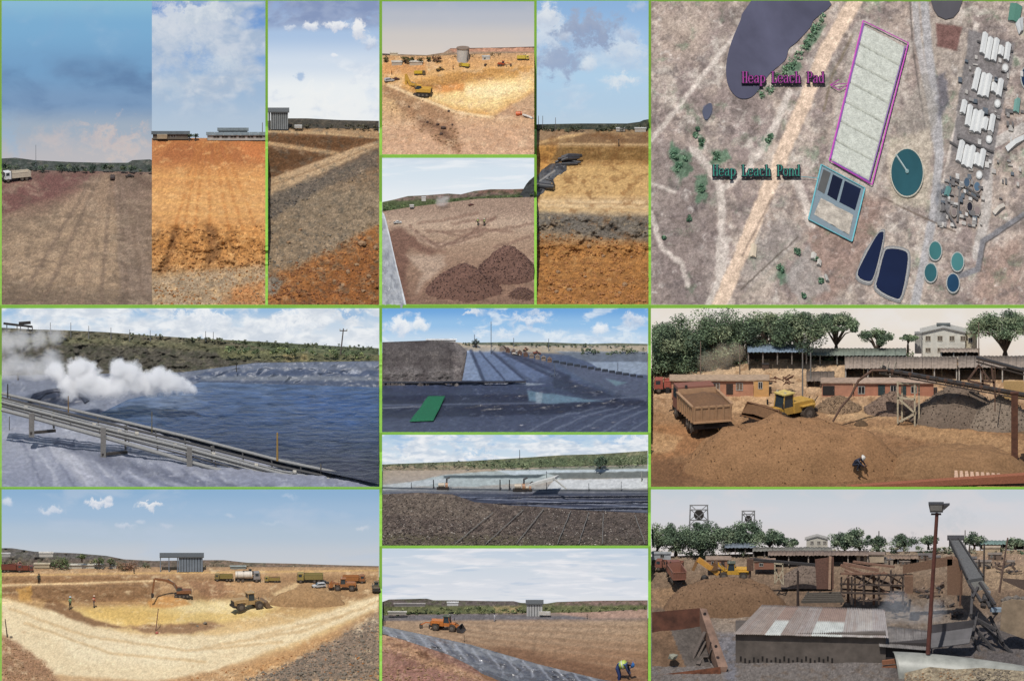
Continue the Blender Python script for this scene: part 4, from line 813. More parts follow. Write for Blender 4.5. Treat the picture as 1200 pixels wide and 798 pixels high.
# ---- brown plain with gravel heaps
SKY5 = [(448, 237), (462, 234), (470, 232), (478, 230), (500, 229), (525, 227), (540, 228), (556, 224), (575, 222), (600, 222), (626, 221)]
def c5(X, Y):
    p = Paint(X, Y, (166, 142, 122)); p.rows([(236, (156, 132, 114)), (248, (158, 134, 116)), (262, (184, 160, 138)), (280, (166, 140, 118)), (310, (150, 122, 102)), (357, (132, 104, 88))], 2)
    p.poly([(448, 268), (470, 266), (500, 290), (520, 295), (505, 298), (480, 292), (475, 330), (480, 357), (455, 357), (452, 300)], (112, 82, 70), 5, 5, .8)
    for k in range(6): p.line([(478 + k * 3, 262 + k * 3), (490 + k * 5, 280 + k * 2), (515 + k * 5, 290 - k * 2), (560 + k * 4, 280 - k * 5)], 1.3, (112, 86, 74) if k % 2 else (186, 160, 138), 1.8, 3, .6)
    for q in ([(490, 262), (520, 258), (560, 250)], [(520, 272), (560, 268), (600, 272)], [(580, 290), (626, 276)], [(500, 270), (540, 276), (626, 262)], [(530, 262), (580, 256)]): p.line(q, 1.2, (126, 98, 84), 2, 2.5, .55)
    p.poly([(476, 300), (520, 300), (522, 312), (500, 330), (488, 345), (494, 320)], (184, 162, 142), 4, 4, .7); p.poly([(600, 310), (626, 300), (626, 330), (610, 332)], (176, 150, 130), 3, 3, .7)
    U, V = persp(X, Y, 225, 537); return p.grain(.2, U * 2, V * 2).c
G5 = sheet('ground', 448, 626, [(448, 248), (480, 243), (520, 238), (560, 233), (626, 231)], 357, YU, 111.2, c5, bump=lambda X, Y: np.clip((Y - 235) / 90, .05, 1) * .35 * fbm(X / 10, Y / 6, 5, 14, .6))
def c5h(X, Y):
    return Paint(X, Y, (126, 106, 98)).poly([(448, 236), (500, 234), (540, 232), (626, 226), (626, 240), (448, 252)], (84, 94, 62), 1.5, 2, .95).poly([(560, 220), (626, 219), (626, 226), (560, 227)], (134, 104, 92), 1, 1).spots(0, (66, 76, 52), 4, .1, .6, 9).grain(.25).c
hill(448, 626, SKY5, 252, 112., c5h, depth=2.5)
treeline('tree_belt', 111.8, 448, 626, [(448, 240), (500, 236), (540, 231), (626, 227)], [(448, 248), (520, 238), (626, 231)], 1500, [(78, 92, 58), (64, 78, 50), (92, 104, 66)], .09, 12)
hill(606, 626, [(606, 233), (611, 226), (616, 217), (620, 212), (626, 207)], 234, 111.4, lambda X, Y: Paint(X, Y, (66, 68, 68)).grain(.3).c, depth=1.8)
sky(446, 627, 186, 256, 115.6, [(186, (206, 218, 230)), (200, (214, 226, 236)), (240, (232, 236, 240))], [dict(scale=.2, thr=.45, soft=.15, col=(234, 238, 242), dark=(216, 226, 236), a=.85, sz=4., sx=.5)])
GPM = dict(stones=1100, scol=(124, 94, 84), G=G5)
mound('gravel_pile', 'near reddish gravel heap at the bottom of the brown plain', 'gravel pile', 492, 596, 307, 364, 92.2, (122, 92, 80), 'reddish gravel heaps', 3, depth=5., sr=.085, **GPM)
mound('gravel_pile', 'rear reddish gravel heap reaching the right edge', 'gravel pile', 556, 634, 286, 334, G5.Y(592, 334), (126, 96, 84), 'reddish gravel heaps', 5, depth=4., sr=.075, **GPM)
mound('gravel_pile', 'low brown gravel heap in the bottom right corner of the plain', 'gravel pile', 588, 636, 337, 362, 92.3, (112, 86, 72), 'reddish gravel heaps', 7, depth=3., sr=.07, **GPM)
LINER = ground_mat('liner_sheet', rough=.38, fine=.1, scale=2., spec=.5, bump=.12)
sheet('liner_sheet', 448, 476, [(448, 248), (451, 252), (456, 272), (464, 308), (476, 356)], 357, 0, 1, lambda X, Y: Paint(X, Y, (176, 178, 180)).spots(0, (136, 138, 144), 5, .05, .7, 3, .6).line([(449, 250), (456, 275), (475, 357)], .8, (214, 216, 218), 1, 1).grain(.12).c, base=G5, bump=lambda X, Y: .45 + .5 * fbm(X / 4, Y / 7, 4, 4), m=LINER, step=.8, kind=None)
tag(bpy.data.objects['liner_sheet'], 'pale grey liner sheet along the left rim of the brown plain', 'liner')
car('white pickup at the left of the brown plain', G5.at(466, 262), .15, .19, (226, 226, 224)); car('small dark red vehicle in front of the far green belt', G5.at(552, 241), .3, .13, (112, 64, 56))
for i, (x, y) in enumerate(((560, 265), (567.5, 265.5))): person(['left of two tiny people on the brown plain', 'right of two tiny people on the brown plain'][i], G5.at(x, y), 1. + i, .95, 'stand', (70, 74, 60), (58, 60, 52), (220, 220, 200), (190, 200, 90))
house('far white house among the trees above the brown plain', 494, 499, 232, 235.5, 111.6, .4, (226, 222, 214), (200, 196, 190), 1.); house('tiny pale shed at the foot of the green belt', 480, 485, 241, 243, 110.6, .3, (206, 200, 192), (214, 208, 200), 1., name='shed')
vol('dust_cloud', (P(508, 244, 109.) + Vector((0, -.8, 0)), P(530, 228, 111.)), [(P(518, 236, 110)[:], 1.0), (P(522, 233, 110)[:], .8), (P(514, 238, 110)[:], .6)], .7, (.97, .92, .9), 'pale pinkish dust cloud drifting over the plain', 1.6, .1, .7, .6)
XLIM[:] = [-1e9, 1e9]
# ---- tan basin with black liner
def c6(X, Y):
    p = Paint(X, Y, (206, 172, 120)); p.rows([(150, (138, 112, 84)), (162, (158, 128, 92)), (188, (158, 122, 76)), (196, (204, 166, 110)), (228, (204, 166, 112)), (237, (222, 192, 150)), (247, (212, 180, 134)), (256, (128, 116, 102)), (276, (142, 122, 100)), (290, (172, 122, 70)), (357, (164, 112, 62))], 2)
    p.poly([(629, 150), (680, 150), (690, 156), (660, 163), (629, 166)], (156, 128, 100), 1.5, 2, .9); p.line([(629, 168), (660, 161), (684, 157)], 1.5, (216, 178, 126), 1.5, 1, .9)
    p.poly([(684, 157), (760, 158), (760, 168), (660, 167)], (128, 98, 70), 1.5, 1, .9); p.line([(650, 169), (760, 170)], 1.1, (196, 164, 122), 1, .6, .9)
    p.poly([(660, 172), (760, 172), (760, 188), (684, 187), (655, 180)], (150, 118, 74), 2, 1.5, .9); p.poly([(629, 170), (655, 170), (640, 200), (629, 205)], (206, 152, 84), 2, 2, .8)
    p.poly([(629, 250), (660, 250), (760, 258), (760, 282), (700, 278), (629, 266)], (112, 106, 98), 4, 5, .85)
    x = X + 0 * Y; f = fbm(X / 1.3, Y / 6, 3, 9); p.mix(.35 * smooth(.1, .4, f) * smooth(168, 173, Y) * smooth(190, 184, Y), (112, 84, 50))
    for y in (232, 238, 244): p.line([(629, y), (760, y + 2)], .8, (190, 156, 112), 1.2, 1.5, .6)
    U, V = persp(X, Y, 140, 694); p.spots(0, (118, 78, 44), 9, .2, .5, 51, 1.6); return p.spots(0, (222, 184, 130), 7, .28, .4, 53, 1.6).grain(.22, U * 2.4, V * 2.4).c
G6 = sheet('ground', 629, 760, 152, 357, YU, YE - 4.2, c6, m=ground_mat('graded_soil', fine=.15, scale=5., bump=.2), grit=lambda X, Y: .2 + .8 * smooth(244, 256, Y), g=lambda X, Y: np.where((Y > 172) & (Y < 188), .1, np.where((Y > 250) & (Y < 300), .5, 1.1)), bump=lambda X, Y: .1 * fbm(X / 12, Y / 5, 4, 4) + smooth(246, 262, Y) * 1.1 * fbm(X / 11, Y / 9, 5, 27, .64))
rocks('rubble', G6, [(629, 250), (760, 256), (760, 284), (629, 270)], 500, .6, 2.6, STONE_G, 160, 357, seed=12)
rocks('rubble', G6, [(629, 272), (760, 284), (760, 357), (629, 357)], 1100, .6, 3., STONE_O, 160, 357, seed=13)
for i, (x, y, r) in enumerate(((667, 341, 4.6), (732, 335, 4.), (654, 320, 3.), (690, 290, 3.2), (707, 301, 2.8), (726, 344, 2.6), (740, 302, 2.6), (641, 300, 2.8), (652, 343, 2.8), (686, 325, 2.4))): stone(G6, x, y, r, STONE_T, 60 + i)
hill(629, 760, [(629, 146), (680, 145), (735, 145), (750, 143), (754, 141), (760, 140)], 160, YE - 4, lambda X, Y: Paint(X, Y, (70, 72, 62)).spots(0, (50, 56, 48), 4, .0, .8, 5).spots(0, (96, 90, 74), 5, .2, .6, 9).grain(.3).c)
treeline('tree_belt', YE - 4.5, 629, 760, 146, 154, 1700, [(62, 68, 52), (52, 58, 46), (78, 80, 60)], .1, 16)
house('low white shed in the far treeline right of the basin', 722, 732, 151, 154, YE - 5, .4, (206, 200, 190), (214, 212, 206), 1., name='shed'); house('second low white shed at the far right of the treeline', 744, 757, 151, 154.5, YE - 5, .4, (212, 206, 196), (216, 214, 208), 1., name='shed')
for i, x in enumerate((631, 636, 651)): pole(['leftmost thin pylon above the black liner', 'second thin pylon above the black liner', 'third thin pylon above the treeline'][i], x, 152, (136, 136, 138)[i], YE - 4.6, .04, (130, 126, 124), name='pylon')
sky(628, 761, 2, 160, YE, [(2, (142, 178, 218)), (50, (160, 194, 228)), (90, (176, 206, 230)), (120, (178, 204, 226)), (148, (186, 206, 222))],
    [dict(scale=.15, thr=.46, soft=.16, col=(206, 218, 230), dark=(182, 200, 222), a=.6, off=3.4, y=(20, 60, 130, 150))],
    [(640, 40, 34, 44, (222, 228, 234), (196, 208, 224), .8, .7), (735, 60, 34, 26, (216, 224, 232), (190, 204, 222), .75, .8), (692, 34, 56, 30, (158, 170, 194), (144, 160, 190), .95, .7), (655, 72, 40, 24, (158, 172, 198), (150, 166, 196), .9, .7), (640, 18, 16, 22, (226, 230, 234), (190, 202, 220), .9, .6), (664, 44, 12, 10, (206, 214, 226), (170, 184, 208), .6, .8), (735, 40, 18, 14, (206, 214, 226), (168, 184, 210), .7, .8), (690, 76, 14, 12, (222, 228, 234), (190, 204, 222), .8, .7), (728, 96, 28, 12, (224, 230, 234), (200, 214, 228), .85, .8), (748, 8, 18, 8, (196, 208, 226), (170, 188, 214), .6, .9)])
BLACKL = mat('black_liner', (66, 66, 70), .35, var=.25, vscale=1.5, spec=.6)
t = tag(empty('liner_heap', G6.at(665, 194)), 'crumpled black liner heap thrown on the basin slope', 'liner'); o = t.location
rr = random.Random(4)
for k in range(7):
    a = Vector((rr.uniform(-1.6, -.6), rr.uniform(-.3, 1.), .15 + .13 * k)); b = Vector((rr.uniform(.8, 1.8), rr.uniform(-.2, 1.), .2 + .14 * k)); MB().tube([a, (a * 2 + b) / 3 + Vector((0, 0, rr.uniform(0, .25))), (a + b * 2) / 3 + Vector((0, 0, rr.uniform(-.05, .2))), b], [.14, .22, .2, .12], n=7).build('fold', BLACKL, t)
sheet('liner_sheet', 629, 664, [(629, 210), (634, 200), (645, 192), (664, 190)], [(629, 230), (636, 226), (652, 206), (664, 199)], 0, 1, lambda X, Y: Paint(X, Y, (98, 98, 100)).spots(0, (62, 62, 66), 6, .05, .8, 3, 1).line([(629, 214), (650, 200)], .8, (166, 164, 160), 1, 1).grain(.15).c, base=G6, bump=lambda X, Y: .35 + .5 * fbm(X / 5, Y / 4, 4, 4), m=LINER, step=.8, kind=None)
tag([q for q in bpy.data.objects if q.name.startswith('liner_sheet')][-1], 'grey liner sheet spread left of the crumpled black heap', 'liner')
t = tag(empty('liner_roll', G6.at(645, 224)), 'dark roll of liner at the left edge of the basin', 'liner')
MB().cyl((-1.5, .6, .55), (.45, -.1, .5), .36, n=14).build('roll', BLACKL, t, smooth_=False); MB().tube([(.4, -.2, .9), (.2, .1, 1.3), (-.5, .3, 1.45), (-.1, .2, 1.7)], [.1, .2, .18, .08], n=7).build('loose_end', BLACKL, t)
person('tiny person standing by the far bank of the tan basin', G6.at(725, 172), 0., .85, 'stand', (150, 130, 110), (96, 84, 72))
# ================================================================== the site seen from above (upper right), laid out on a steep bank
MY0, MRUN = 92., 42.
def MYf(py): return MY0 + (358 - py) / 356 * MRUN
_du = (P(0, 2, MYf(2)) - P(0, 358, MYf(358))) / 356; MN = Vector((1, 0, 0)).cross(_du).normalized()
def M(px, py, h=0.): return P(px, py, MYf(py)) + MN * h
def c7(X, Y):
    p = Paint(X, Y, (190, 172, 156)); p.spots(0, (160, 144, 136), 40, -.05, .8, 3, 1.).spots(0, (206, 190, 172), 30, .1, .8, 7, 1.).spots(0, (140, 128, 120), 16, .12, .7, 11, 1.).spots(0, (214, 202, 186), 14, .2, .7, 15, 1.)
    p.poly([(763, 175), (800, 170), (835, 190), (845, 240), (850, 300), (830, 358), (763, 358)], (148, 134, 126), 14, 14, .7, 25); p.poly([(763, 2), (850, 2), (820, 60), (763, 80)], (196, 176, 158), 12, 10, .6, 22)
    p.poly([(1000, 230), (1040, 235), (1000, 330), (960, 358), (930, 340), (950, 270)], (164, 138, 124), 8, 8, .7)
    p.poly([(1150, 300), (1200, 270), (1200, 358), (1140, 358)], (176, 150, 134), 10, 10, .7); p.poly([(1075, 20), (1140, 20), (1130, 180), (1085, 180)], (186, 172, 156), 6, 8, .7)
    G = (104, 132, 106)
    for q in ([(785, 172), (808, 178), (812, 200), (798, 212), (788, 200)], [(836, 178), (852, 174), (856, 186), (844, 196), (832, 192)], [(814, 206), (830, 204), (828, 235), (815, 240)], [(915, 82), (932, 70), (940, 78), (926, 92)], [(944, 48), (958, 28), (966, 30), (955, 52), (946, 60)], [(888, 168), (902, 156), (908, 160), (898, 178)], [(788, 165), (800, 180), (796, 186), (786, 176)], [(908, 310), (920, 308), (924, 330), (914, 334)], [(816, 157), (823, 158), (826, 174), (820, 174)]): p.poly(q, G, 2.5, 5, .75, 6)
    p.spots(0, (118, 138, 112), 18, .34, .5, 21, 1.)
    p.spots(0, (110, 98, 92), 7, .36, .5, 25, 1.).spots(0, (122, 112, 108), 11, .26, .5, 33, 1.).spots(0, (232, 222, 208), 9, .4, .6, 37, 1.)
    pale = (222, 208, 192)
    for q, w in (([(763, 250), (775, 290), (800, 310), (806, 335)], 3), ([(812, 175), (830, 196), (845, 220), (846, 260), (842, 320)], 4.5), ([(880, 20), (846, 60), (815, 100), (763, 165)], 3.), ([(846, 222), (870, 205), (890, 180), (925, 110)], 3.5), ([(925, 108), (905, 160)], 4), ([(830, 358), (846, 320), (852, 280)], 4), ([(763, 215), (790, 225)], 2), ([(930, 205), (948, 250), (952, 262)], 5)): p.line(q, w, pale, 2, 2.5, .8)
    p.line([(1003, 0), (968, 60), (930, 150), (905, 210), (872, 290), (843, 358)], 8.5, (228, 202, 176), 2., 2., 1.)
    p.line([(1000, 40), (975, 90), (965, 130)], 1.5, (150, 136, 116), 1, 1, .7); p.line([(905, 232), (870, 300)], 1.2, (160, 142, 126), 1, 1.5, .7)
    p.line([(1072, 0), (1076, 50), (1090, 120), (1098, 175)], 4, (186, 178, 170), 1.5, 1, 1.); p.line([(1083, 0), (1088, 60), (1098, 130), (1101, 180), (1094, 250), (1080, 320), (1072, 358)], 5, (184, 178, 172), 1.5, 1, 1.); p.line([(1066, 0), (1070, 60), (1084, 150)], .9, (132, 122, 114), .8, .5, .9)
    p.line([(1144, 30), (1135, 90), (1118, 160), (1106, 220), (1098, 262)], 3, (218, 204, 188), 1.2, 1, 1.); p.line([(1200, 150), (1160, 170), (1155, 250), (1145, 300)], 6, (200, 190, 178), 1.5, 1.2, .95)
    p.line([(1035, 232), (1075, 252), (1120, 272)], 1., (130, 116, 104), .8, .6, .9); p.line([(1200, 252), (1152, 283), (1146, 316), (1122, 324)], 3.4, (146, 142, 140), 1.2, .8, 1.); p.line([(1200, 255), (1155, 285), (1149, 318)], .7, (112, 104, 98), .7, .6, .9)
    p.poly([(1136, 35), (1190, 52), (1158, 212), (1112, 195)], (138, 132, 128), 1.5, 2, .9)
    p.poly([(1096, 28), (1128, 32), (1122, 60), (1098, 54)], (136, 106, 98), 1.5, 2, .95)
    p.poly([(1115, 178), (1150, 200), (1148, 250), (1105, 258), (1105, 210)], (160, 148, 138), 3, 3, .8); p.poly([(1098, 215), (1116, 218), (1110, 262), (1095, 262)], (128, 128, 128), 2, 3, .7)
    p.poly([(915, 250), (945, 270), (905, 330), (880, 340), (868, 320)], (178, 168, 156), 3, 4, .5); p.line([(872, 348), (905, 318), (945, 278)], 3, (182, 168, 152), 2, 1.5, .8); p.line([(868, 340), (900, 310), (935, 278)], .9, (120, 110, 100), .9, 1, .8)
    p.poly([(918, 325), (948, 285), (972, 340), (940, 354)], (178, 170, 160), 3, 4, .7)
    p.poly([(1040, 165), (1090, 150), (1090, 245), (1045, 240)], (202, 188, 166), 4, 4, .7)
    p.poly([(1002, 28), (1014, 20), (1072, 50), (1060, 90), (1028, 226), (966, 194)], (190, 178, 164), 2, 2, .8)
    p.poly([(1098, 90), (1108, 85), (1112, 120), (1102, 140)], (108, 106, 112), 3, 4, .7); p.poly([(1085, 85), (1100, 130), (1095, 150), (1050, 160), (1055, 130)], (158, 150, 138), 4, 6, .5); p.poly([(824, 125), (832, 122), (836, 132), (828, 142)], (110, 112, 124), 1.5, 2, .9)
    return np.clip((p.grain(.17, X / 5., Y / 5.).grain(.17, X / 1.8, Y / 1.8, 9).c - 172) * 1.12 + 162, 5, 255) * np.array([.985, 1., 1.03])
nc, nr = 420, 342; xs = np.linspace(763, 1201, nc); ys = np.linspace(359, 2, nr); PX, PY = np.meshgrid(xs, ys)
Yv = MYf(PY); V = np.stack([PX * .1, Yv, ((798 - PY) * .1 - Yv * S_) / C_], -1) + (.10 * fbm(PX / 9, PY / 9, 5, 3, .6))[..., None] * np.array(MN)
o = mesh_np('ground', V.reshape(-1, 3), grid_faces(nr, nc), ground_mat(), None, (lin(np.clip(c7(PX, PY), 1, 255)) / KL).reshape(-1, 3)); o['kind'] = 'structure'
WM = water_mat('pond_water', (40, 60, 90), .5, .12, .12, .05, .3, .1)
def mpoly(name, pts, h, col, m=None, label=None, cat=None, kind=None, th=.12, seed=0, parent=None):
    """a low slab on the bank with the outline pts"""
    n = len(pts); V = [M(x, y, h)[:] for x, y in pts] + [M(x, y, h - th)[:] for x, y in pts]
    bm_ = bmesh.new(); v = [bm_.verts.new(q) for q in V]; bm_.faces.new(v[:n]); bm_.faces.new(v[n:][::-1])
    for i in range(n): bm_.faces.new((v[i], v[(i + 1) % n], v[n + (i + 1) % n], v[n + i]))
    bmesh.ops.recalc_face_normals(bm_, faces=bm_.faces); me = bpy.data.meshes.new(name); bm_.to_mesh(me); bm_.free()
    if m is WM or (m and m.name.startswith('pond')):
        a = me.attributes.new('Col', 'FLOAT_COLOR', 'POINT'); c4 = np.ones((2 * n, 4), np.float32); c4[:, :3] = alb(col); a.data.foreach_set('color', c4.ravel())
    me.materials.append(m or mat('slab_%d%d%d' % tuple(col), col, .85, vscale=1.5)); o = link(bpy.data.objects.new(name, me), parent); return tag(o, label, cat, None, kind)
def ring(cx, cy, rx, ry, n=32): return [(cx + rx * math.cos(2 * math.pi * i / n), cy + ry * math.sin(2 * math.pi * i / n)) for i in range(n)]
def spline(pts, k=5):
    out = []; n = len(pts)
    for i in range(n):
        p0, p1, p2, p3 = [np.array(pts[(i + j - 1) % n], float) for j in range(4)]
        for t in np.linspace(0, 1, k, endpoint=False): out.append(tuple(.5 * ((2 * p1) + (p2 - p0) * t + (2 * p0 - 5 * p1 + 4 * p2 - p3) * t * t + (3 * p1 - p0 - 3 * p2 + p3) * t ** 3)))
    return out
S1 = lambda q: [(762 + x / 4.435, y / 4.435) for x, y in q]; S2 = lambda q: [(980 + x / 4.43, y / 4.43) for x, y in q]; S3 = lambda q: [(980 + x / 4.314, 175 + y / 4.314) for x, y in q]
mpoly('pond', S1([(525, 10)]) + spline(S1([(525, 10), (470, 110), (420, 230), (395, 340), (400, 430), (430, 490), (475, 518), (540, 500), (620, 390), (700, 320), (720, 260), (760, 225), (830, 150), (850, 110), (930, 10)]), 4)[3:-4] + S1([(930, 10)]), .15, (86, 86, 104), WM, 'large dark grey pond at the top of the aerial site', 'pond')
mpoly('pond', [(1091, 2), (1094, 12), (1099, 20), (1108, 24), (1117, 22), (1124, 14), (1128, 2)], .15, (84, 82, 86), WM, 'small dark round pond cut by the top edge of the aerial site', 'pond')
mpoly('pond', spline([(823, 131), (828, 124), (833, 122), (835, 128), (831, 139), (826, 141)], 3), .13, (96, 100, 118), WM, 'tiny grey puddle below the large dark pond', 'pond')
# heap leach pad
t = tag(empty('heap_leach_pad', M(1018, 130)), 'long pale grey heap leach pad outlined in magenta', 'leach pad')
def keep(o, par): o.parent = par; o.matrix_parent_inverse = Matrix.Translation(-par.location); return o
A, B, Cc, D = [np.array(q) for q in ((1012., 31.), (1061., 57.), (1019., 214.), (973., 189.))]
pm = ground_mat('pad_gravel', scale=6., fine=.3, bump=.8); n = 7
for i in range(n):
    a, b = (i + .012) / n, (i + .988) / n; q = [A + (D - A) * b, B + (Cc - B) * b, B + (Cc - B) * a, A + (D - A) * a]
    ob = patch('pad_lift', [M(x, y, .35) for x, y in q], 46, 22, lambda U, V_: .28 * smooth(0, .05, np.minimum(np.minimum(U, 1 - U) * 2, np.minimum(V_, 1 - V_))) + .1 * fbm(U * 14, V_ * 7 + i * 9, 4, i) - .25, pm, None, lambda U, V_: (np.array([200, 202, 190.]) * (1 + .13 * fbm(U * 16, V_ * 8 + 20 * i, 4, i + 3, .7))[..., None])); keep(ob, t)
def mline(pts, w, h, m, name, par, closed=True):
    q = pts + pts[:1] if closed else pts; mb = MB()
    for (x0, y0), (x1, y1) in zip(q[:-1], q[1:]): mb.beam(M(x0, y0, h), M(x1, y1, h), w * .1, .06)
    return keep(mb.build(name, m), par)
MAG = mat('magenta_line', (206, 70, 186), .6, var=.03); PUR = mat('purple_line', (138, 92, 166), .6, var=.03); CYA = mat('cyan_line', (112, 188, 196), .6, var=.05); LIN2 = mat('pond_bank', (126, 142, 150), .6, var=.1)
mline([(1011.5, 27.5), (1064.5, 53.5), (1022, 219.5), (972, 191)], 1.3, .42, MAG, 'boundary_line', t); mline([(1012, 30), (973, 189)], 3., .36, PUR, 'boundary_line', t, False); mline([(1061, 57), (1019, 214)], 1.2, .40, PUR, 'boundary_line', t, False); mline([(976, 192), (1020, 216)], 3., .36, PUR, 'boundary_line', t, False)
# heap leach pond
t = tag(empty('heap_leach_pond', M(980, 240)), 'leach pond cells outlined in cyan at the foot of the pad', 'leach pond')
keep(mpoly('bank', [(962.5, 195), (1013.5, 222.5), (998.5, 285), (947.5, 259)], .2, (134, 140, 142), LIN2), t); mline([(962.5, 195), (1013.5, 222.5), (998.5, 285), (947.5, 259)], 1.6, .3, CYA, 'boundary_line', t)
for q, c in (([(965, 200), (973.5, 204.5), (966, 229), (958, 224)], (98, 98, 96)), ([(976, 206), (987.5, 212), (980.5, 237), (969.5, 230)], (20, 28, 52)), ([(990, 213.5), (1009, 223), (1002, 248), (983.5, 238.5)], (22, 32, 58))): keep(mpoly('pond_cell', q, .24, c, WM), t)
keep(patch('rubble_cell', [M(954, 253, .26), M(995, 277, .26), M(1000, 254, .26), M(962, 234, .26)], 30, 16, lambda U, V_: .12 * fbm(U * 9, V_ * 6, 4, 3), pm, None, lambda U, V_: np.array([188, 178, 164.]) * (1 + .2 * fbm(U * 8, V_ * 6, 4, 8))[..., None]), t)
# ponds and thickener
BANK = mat('pale_bank', (168, 166, 162), .7)
def lined(label, pts, col, grow=4.2):
    t = tag(empty('lined_pond', M(*np.mean(pts, 0))), label, 'pond'); c = np.mean(pts, 0); n = len(pts); q = []
    for i in range(n):
        v = np.array(pts[i]) - c; q.append(tuple(np.array(pts[i]) + v / np.linalg.norm(v) * grow))
    q2 = [tuple(np.array(a) * .55 + np.array(b) * .45) for a, b in zip(q, pts)]
    keep(mpoly('bank', q, .1, (150, 148, 144), mat('grey_bank', (140, 138, 136), .8)), t); keep(mpoly('inner_bank', q2, .16, (180, 178, 174), BANK), t); keep(mpoly('water', pts, .22, col, WM), t); return t
lined('narrow triangular navy pond in the aerial site', spline(S3([(228, 424), (238, 450), (192, 640), (160, 672), (108, 640), (140, 560), (200, 450)]), 3), (20, 32, 62)); lined('squarish navy pond beside the triangular pond', spline(S3([(262, 510), (338, 518), (362, 560), (330, 740), (290, 755), (206, 705), (215, 640), (240, 540)]), 3), (20, 32, 62))
def tankm(label, cx, cy, rx, ry, col, group=None, name='thickener_tank', rim=(176, 178, 172), arm=None, h=.3):
    t = tag(empty(name, M(cx, cy)), label, 'tank', group); keep(mpoly('rim', ring(cx, cy, rx + 1.2, ry + 1.5), h, rim, mat('rim_%d%d%d' % tuple(rim), rim), th=.4), t); keep(mpoly('water', ring(cx, cy, rx, ry), h + .03, col, WM, th=.05), t)
    if arm:
        mb = MB(); mb.beam(M(*arm[0], h + .14), M(*arm[1], h + .14), .14); keep(mb.build('bridge', paint((186, 200, 196), False)), t); keep(mpoly('hub', ring(*arm[1], 2.2, 2.6, 12), h + .18, (120, 150, 150)), t)
    return t
tankm('largest round teal thickener with a bridge arm', 1063, 204.5, 18.5, 27.5, (42, 84, 92), arm=((1050, 184.5), (1063, 204)), rim=(196, 190, 172))
for i, (x, y, c) in enumerate(((1096, 296, (58, 108, 108)), (1122, 309, (66, 116, 116)), (1090.6, 321.7, (46, 92, 98)), (1116.8, 333.8, (30, 64, 90)))): tankm(['upper left teal tank of the four lower tanks', 'upper right teal tank of the four lower tanks', 'lower left teal tank of the four lower tanks', 'lower right dark blue tank of the four lower tanks'][i], x, y, 7., 10.5, c, 'four lower round tanks', name='round_tank')
for i, (x, y, rx, ry, c) in enumerate(((1133, 216, 3.2, 5.2, (74, 92, 110)), (1145, 221, 3.4, 5.2, (84, 108, 128)), (1136.5, 244.5, 3., 5.2, (34, 34, 44)), (1145, 249, 3.2, 4.6, (136, 122, 118)), (1121, 237.5, 2.6, 4.2, (150, 134, 122)), (1118, 251, 2.4, 4., (128, 116, 112)), (1123, 229, 2.4, 3.6, (150, 140, 130)))): tankm(['small blue grey tank below the lowest white roofs', 'pale blue tank right of its grey twin', 'small black round tank', 'brown tank right of the black one', 'brown tank left of the black one', 'lowest small grey tank beside the rubble', 'topmost small brown tank of the row'][i], x, y, rx, ry, c, name='small_tank', rim=(150, 140, 132))
tankm('navy tank cut by the right edge of the aerial site', 1203, 93, 6, 12, (28, 52, 84), name='edge_tank')
def mhouse(label, pts, h, col, group=None, name='shed', ridge=True):
    t = tag(empty(name, M(*np.mean(pts, 0))), label, 'building', group); keep(mpoly('wall', pts, h, (150, 146, 140), mat('white_wall', (188, 186, 182)), th=h + .1), t)
    a, b, c, d = [np.array(q) for q in pts]; m1, m2 = (a + b) / 2, (c + d) / 2; bm_ = bmesh.new(); hh = h + .02
    v = [bm_.verts.new(M(*q, z)) for q, z in ((a, hh), (b, hh), (c, hh), (d, hh), (m1, hh + .28), (m2, hh + .28))]
    for f in ((0, 4, 5, 3), (4, 1, 2, 5), (0, 1, 4), (2, 3, 5)): bm_.faces.new([v[i] for i in f])
    me = bpy.data.meshes.new('roof'); bm_.to_mesh(me); bm_.free(); me.materials.append(mat('roofm_%d%d%d' % tuple(col), col, .6, var=.07)); keep(link(bpy.data.objects.new('roof', me)), t); return t
def strip4(x0, y0, x1, y1, w): return [(x0 - w / 2, y0 - 1.2), (x0 + w / 2, y0 + 1.2), (x1 + w / 2, y1 + 1.2), (x1 - w / 2, y1 - 1.2)]
ORD = ['first', 'second', 'third', 'fourth', 'fifth', 'sixth']
blocks = [('top', [(775, 185, 757, 290), (803, 210, 783, 320), (835, 215, 815, 328), (860, 255, 852, 300), (895, 238, 882, 325)], (877, 362)), ('upper middle', [(740, 370, 715, 480), (770, 395, 745, 510), (797, 400, 775, 515), (822, 445, 815, 490), (857, 425, 842, 510)], (837, 547)),
          ('lower middle', [(668, 535, 655, 600), (697, 560, 680, 665), (727, 585, 705, 695), (755, 590, 735, 700), (778, 625, 765, 685), (815, 610, 800, 695)], (793, 732)), ('lowest', [(655, 745, 633, 850), (683, 770, 662, 872), (712, 772, 690, 885), (735, 810, 725, 870), (765, 790, 748, 880)], (742, 917))]
for nm, ss, tk in blocks:
    for i, s in enumerate(ss):
        q = [(980 + a / 4.43, b / 4.43) for a, b in ((s[0], s[1]), (s[2], s[3]))]; mhouse('%s long white roof from the left in the %s block' % (ORD[i], nm), strip4(*q[0], *q[1], 6.4), .35, (232, 232, 228), 'long white roofs in four blocks')
    tankm('white round tank at the foot of the %s block of roofs' % nm, 980 + tk[0] / 4.43, tk[1] / 4.43, 2.6, 3.4, (226, 226, 222), 'white tanks by the roof blocks', 'white_tank', (196, 196, 192))
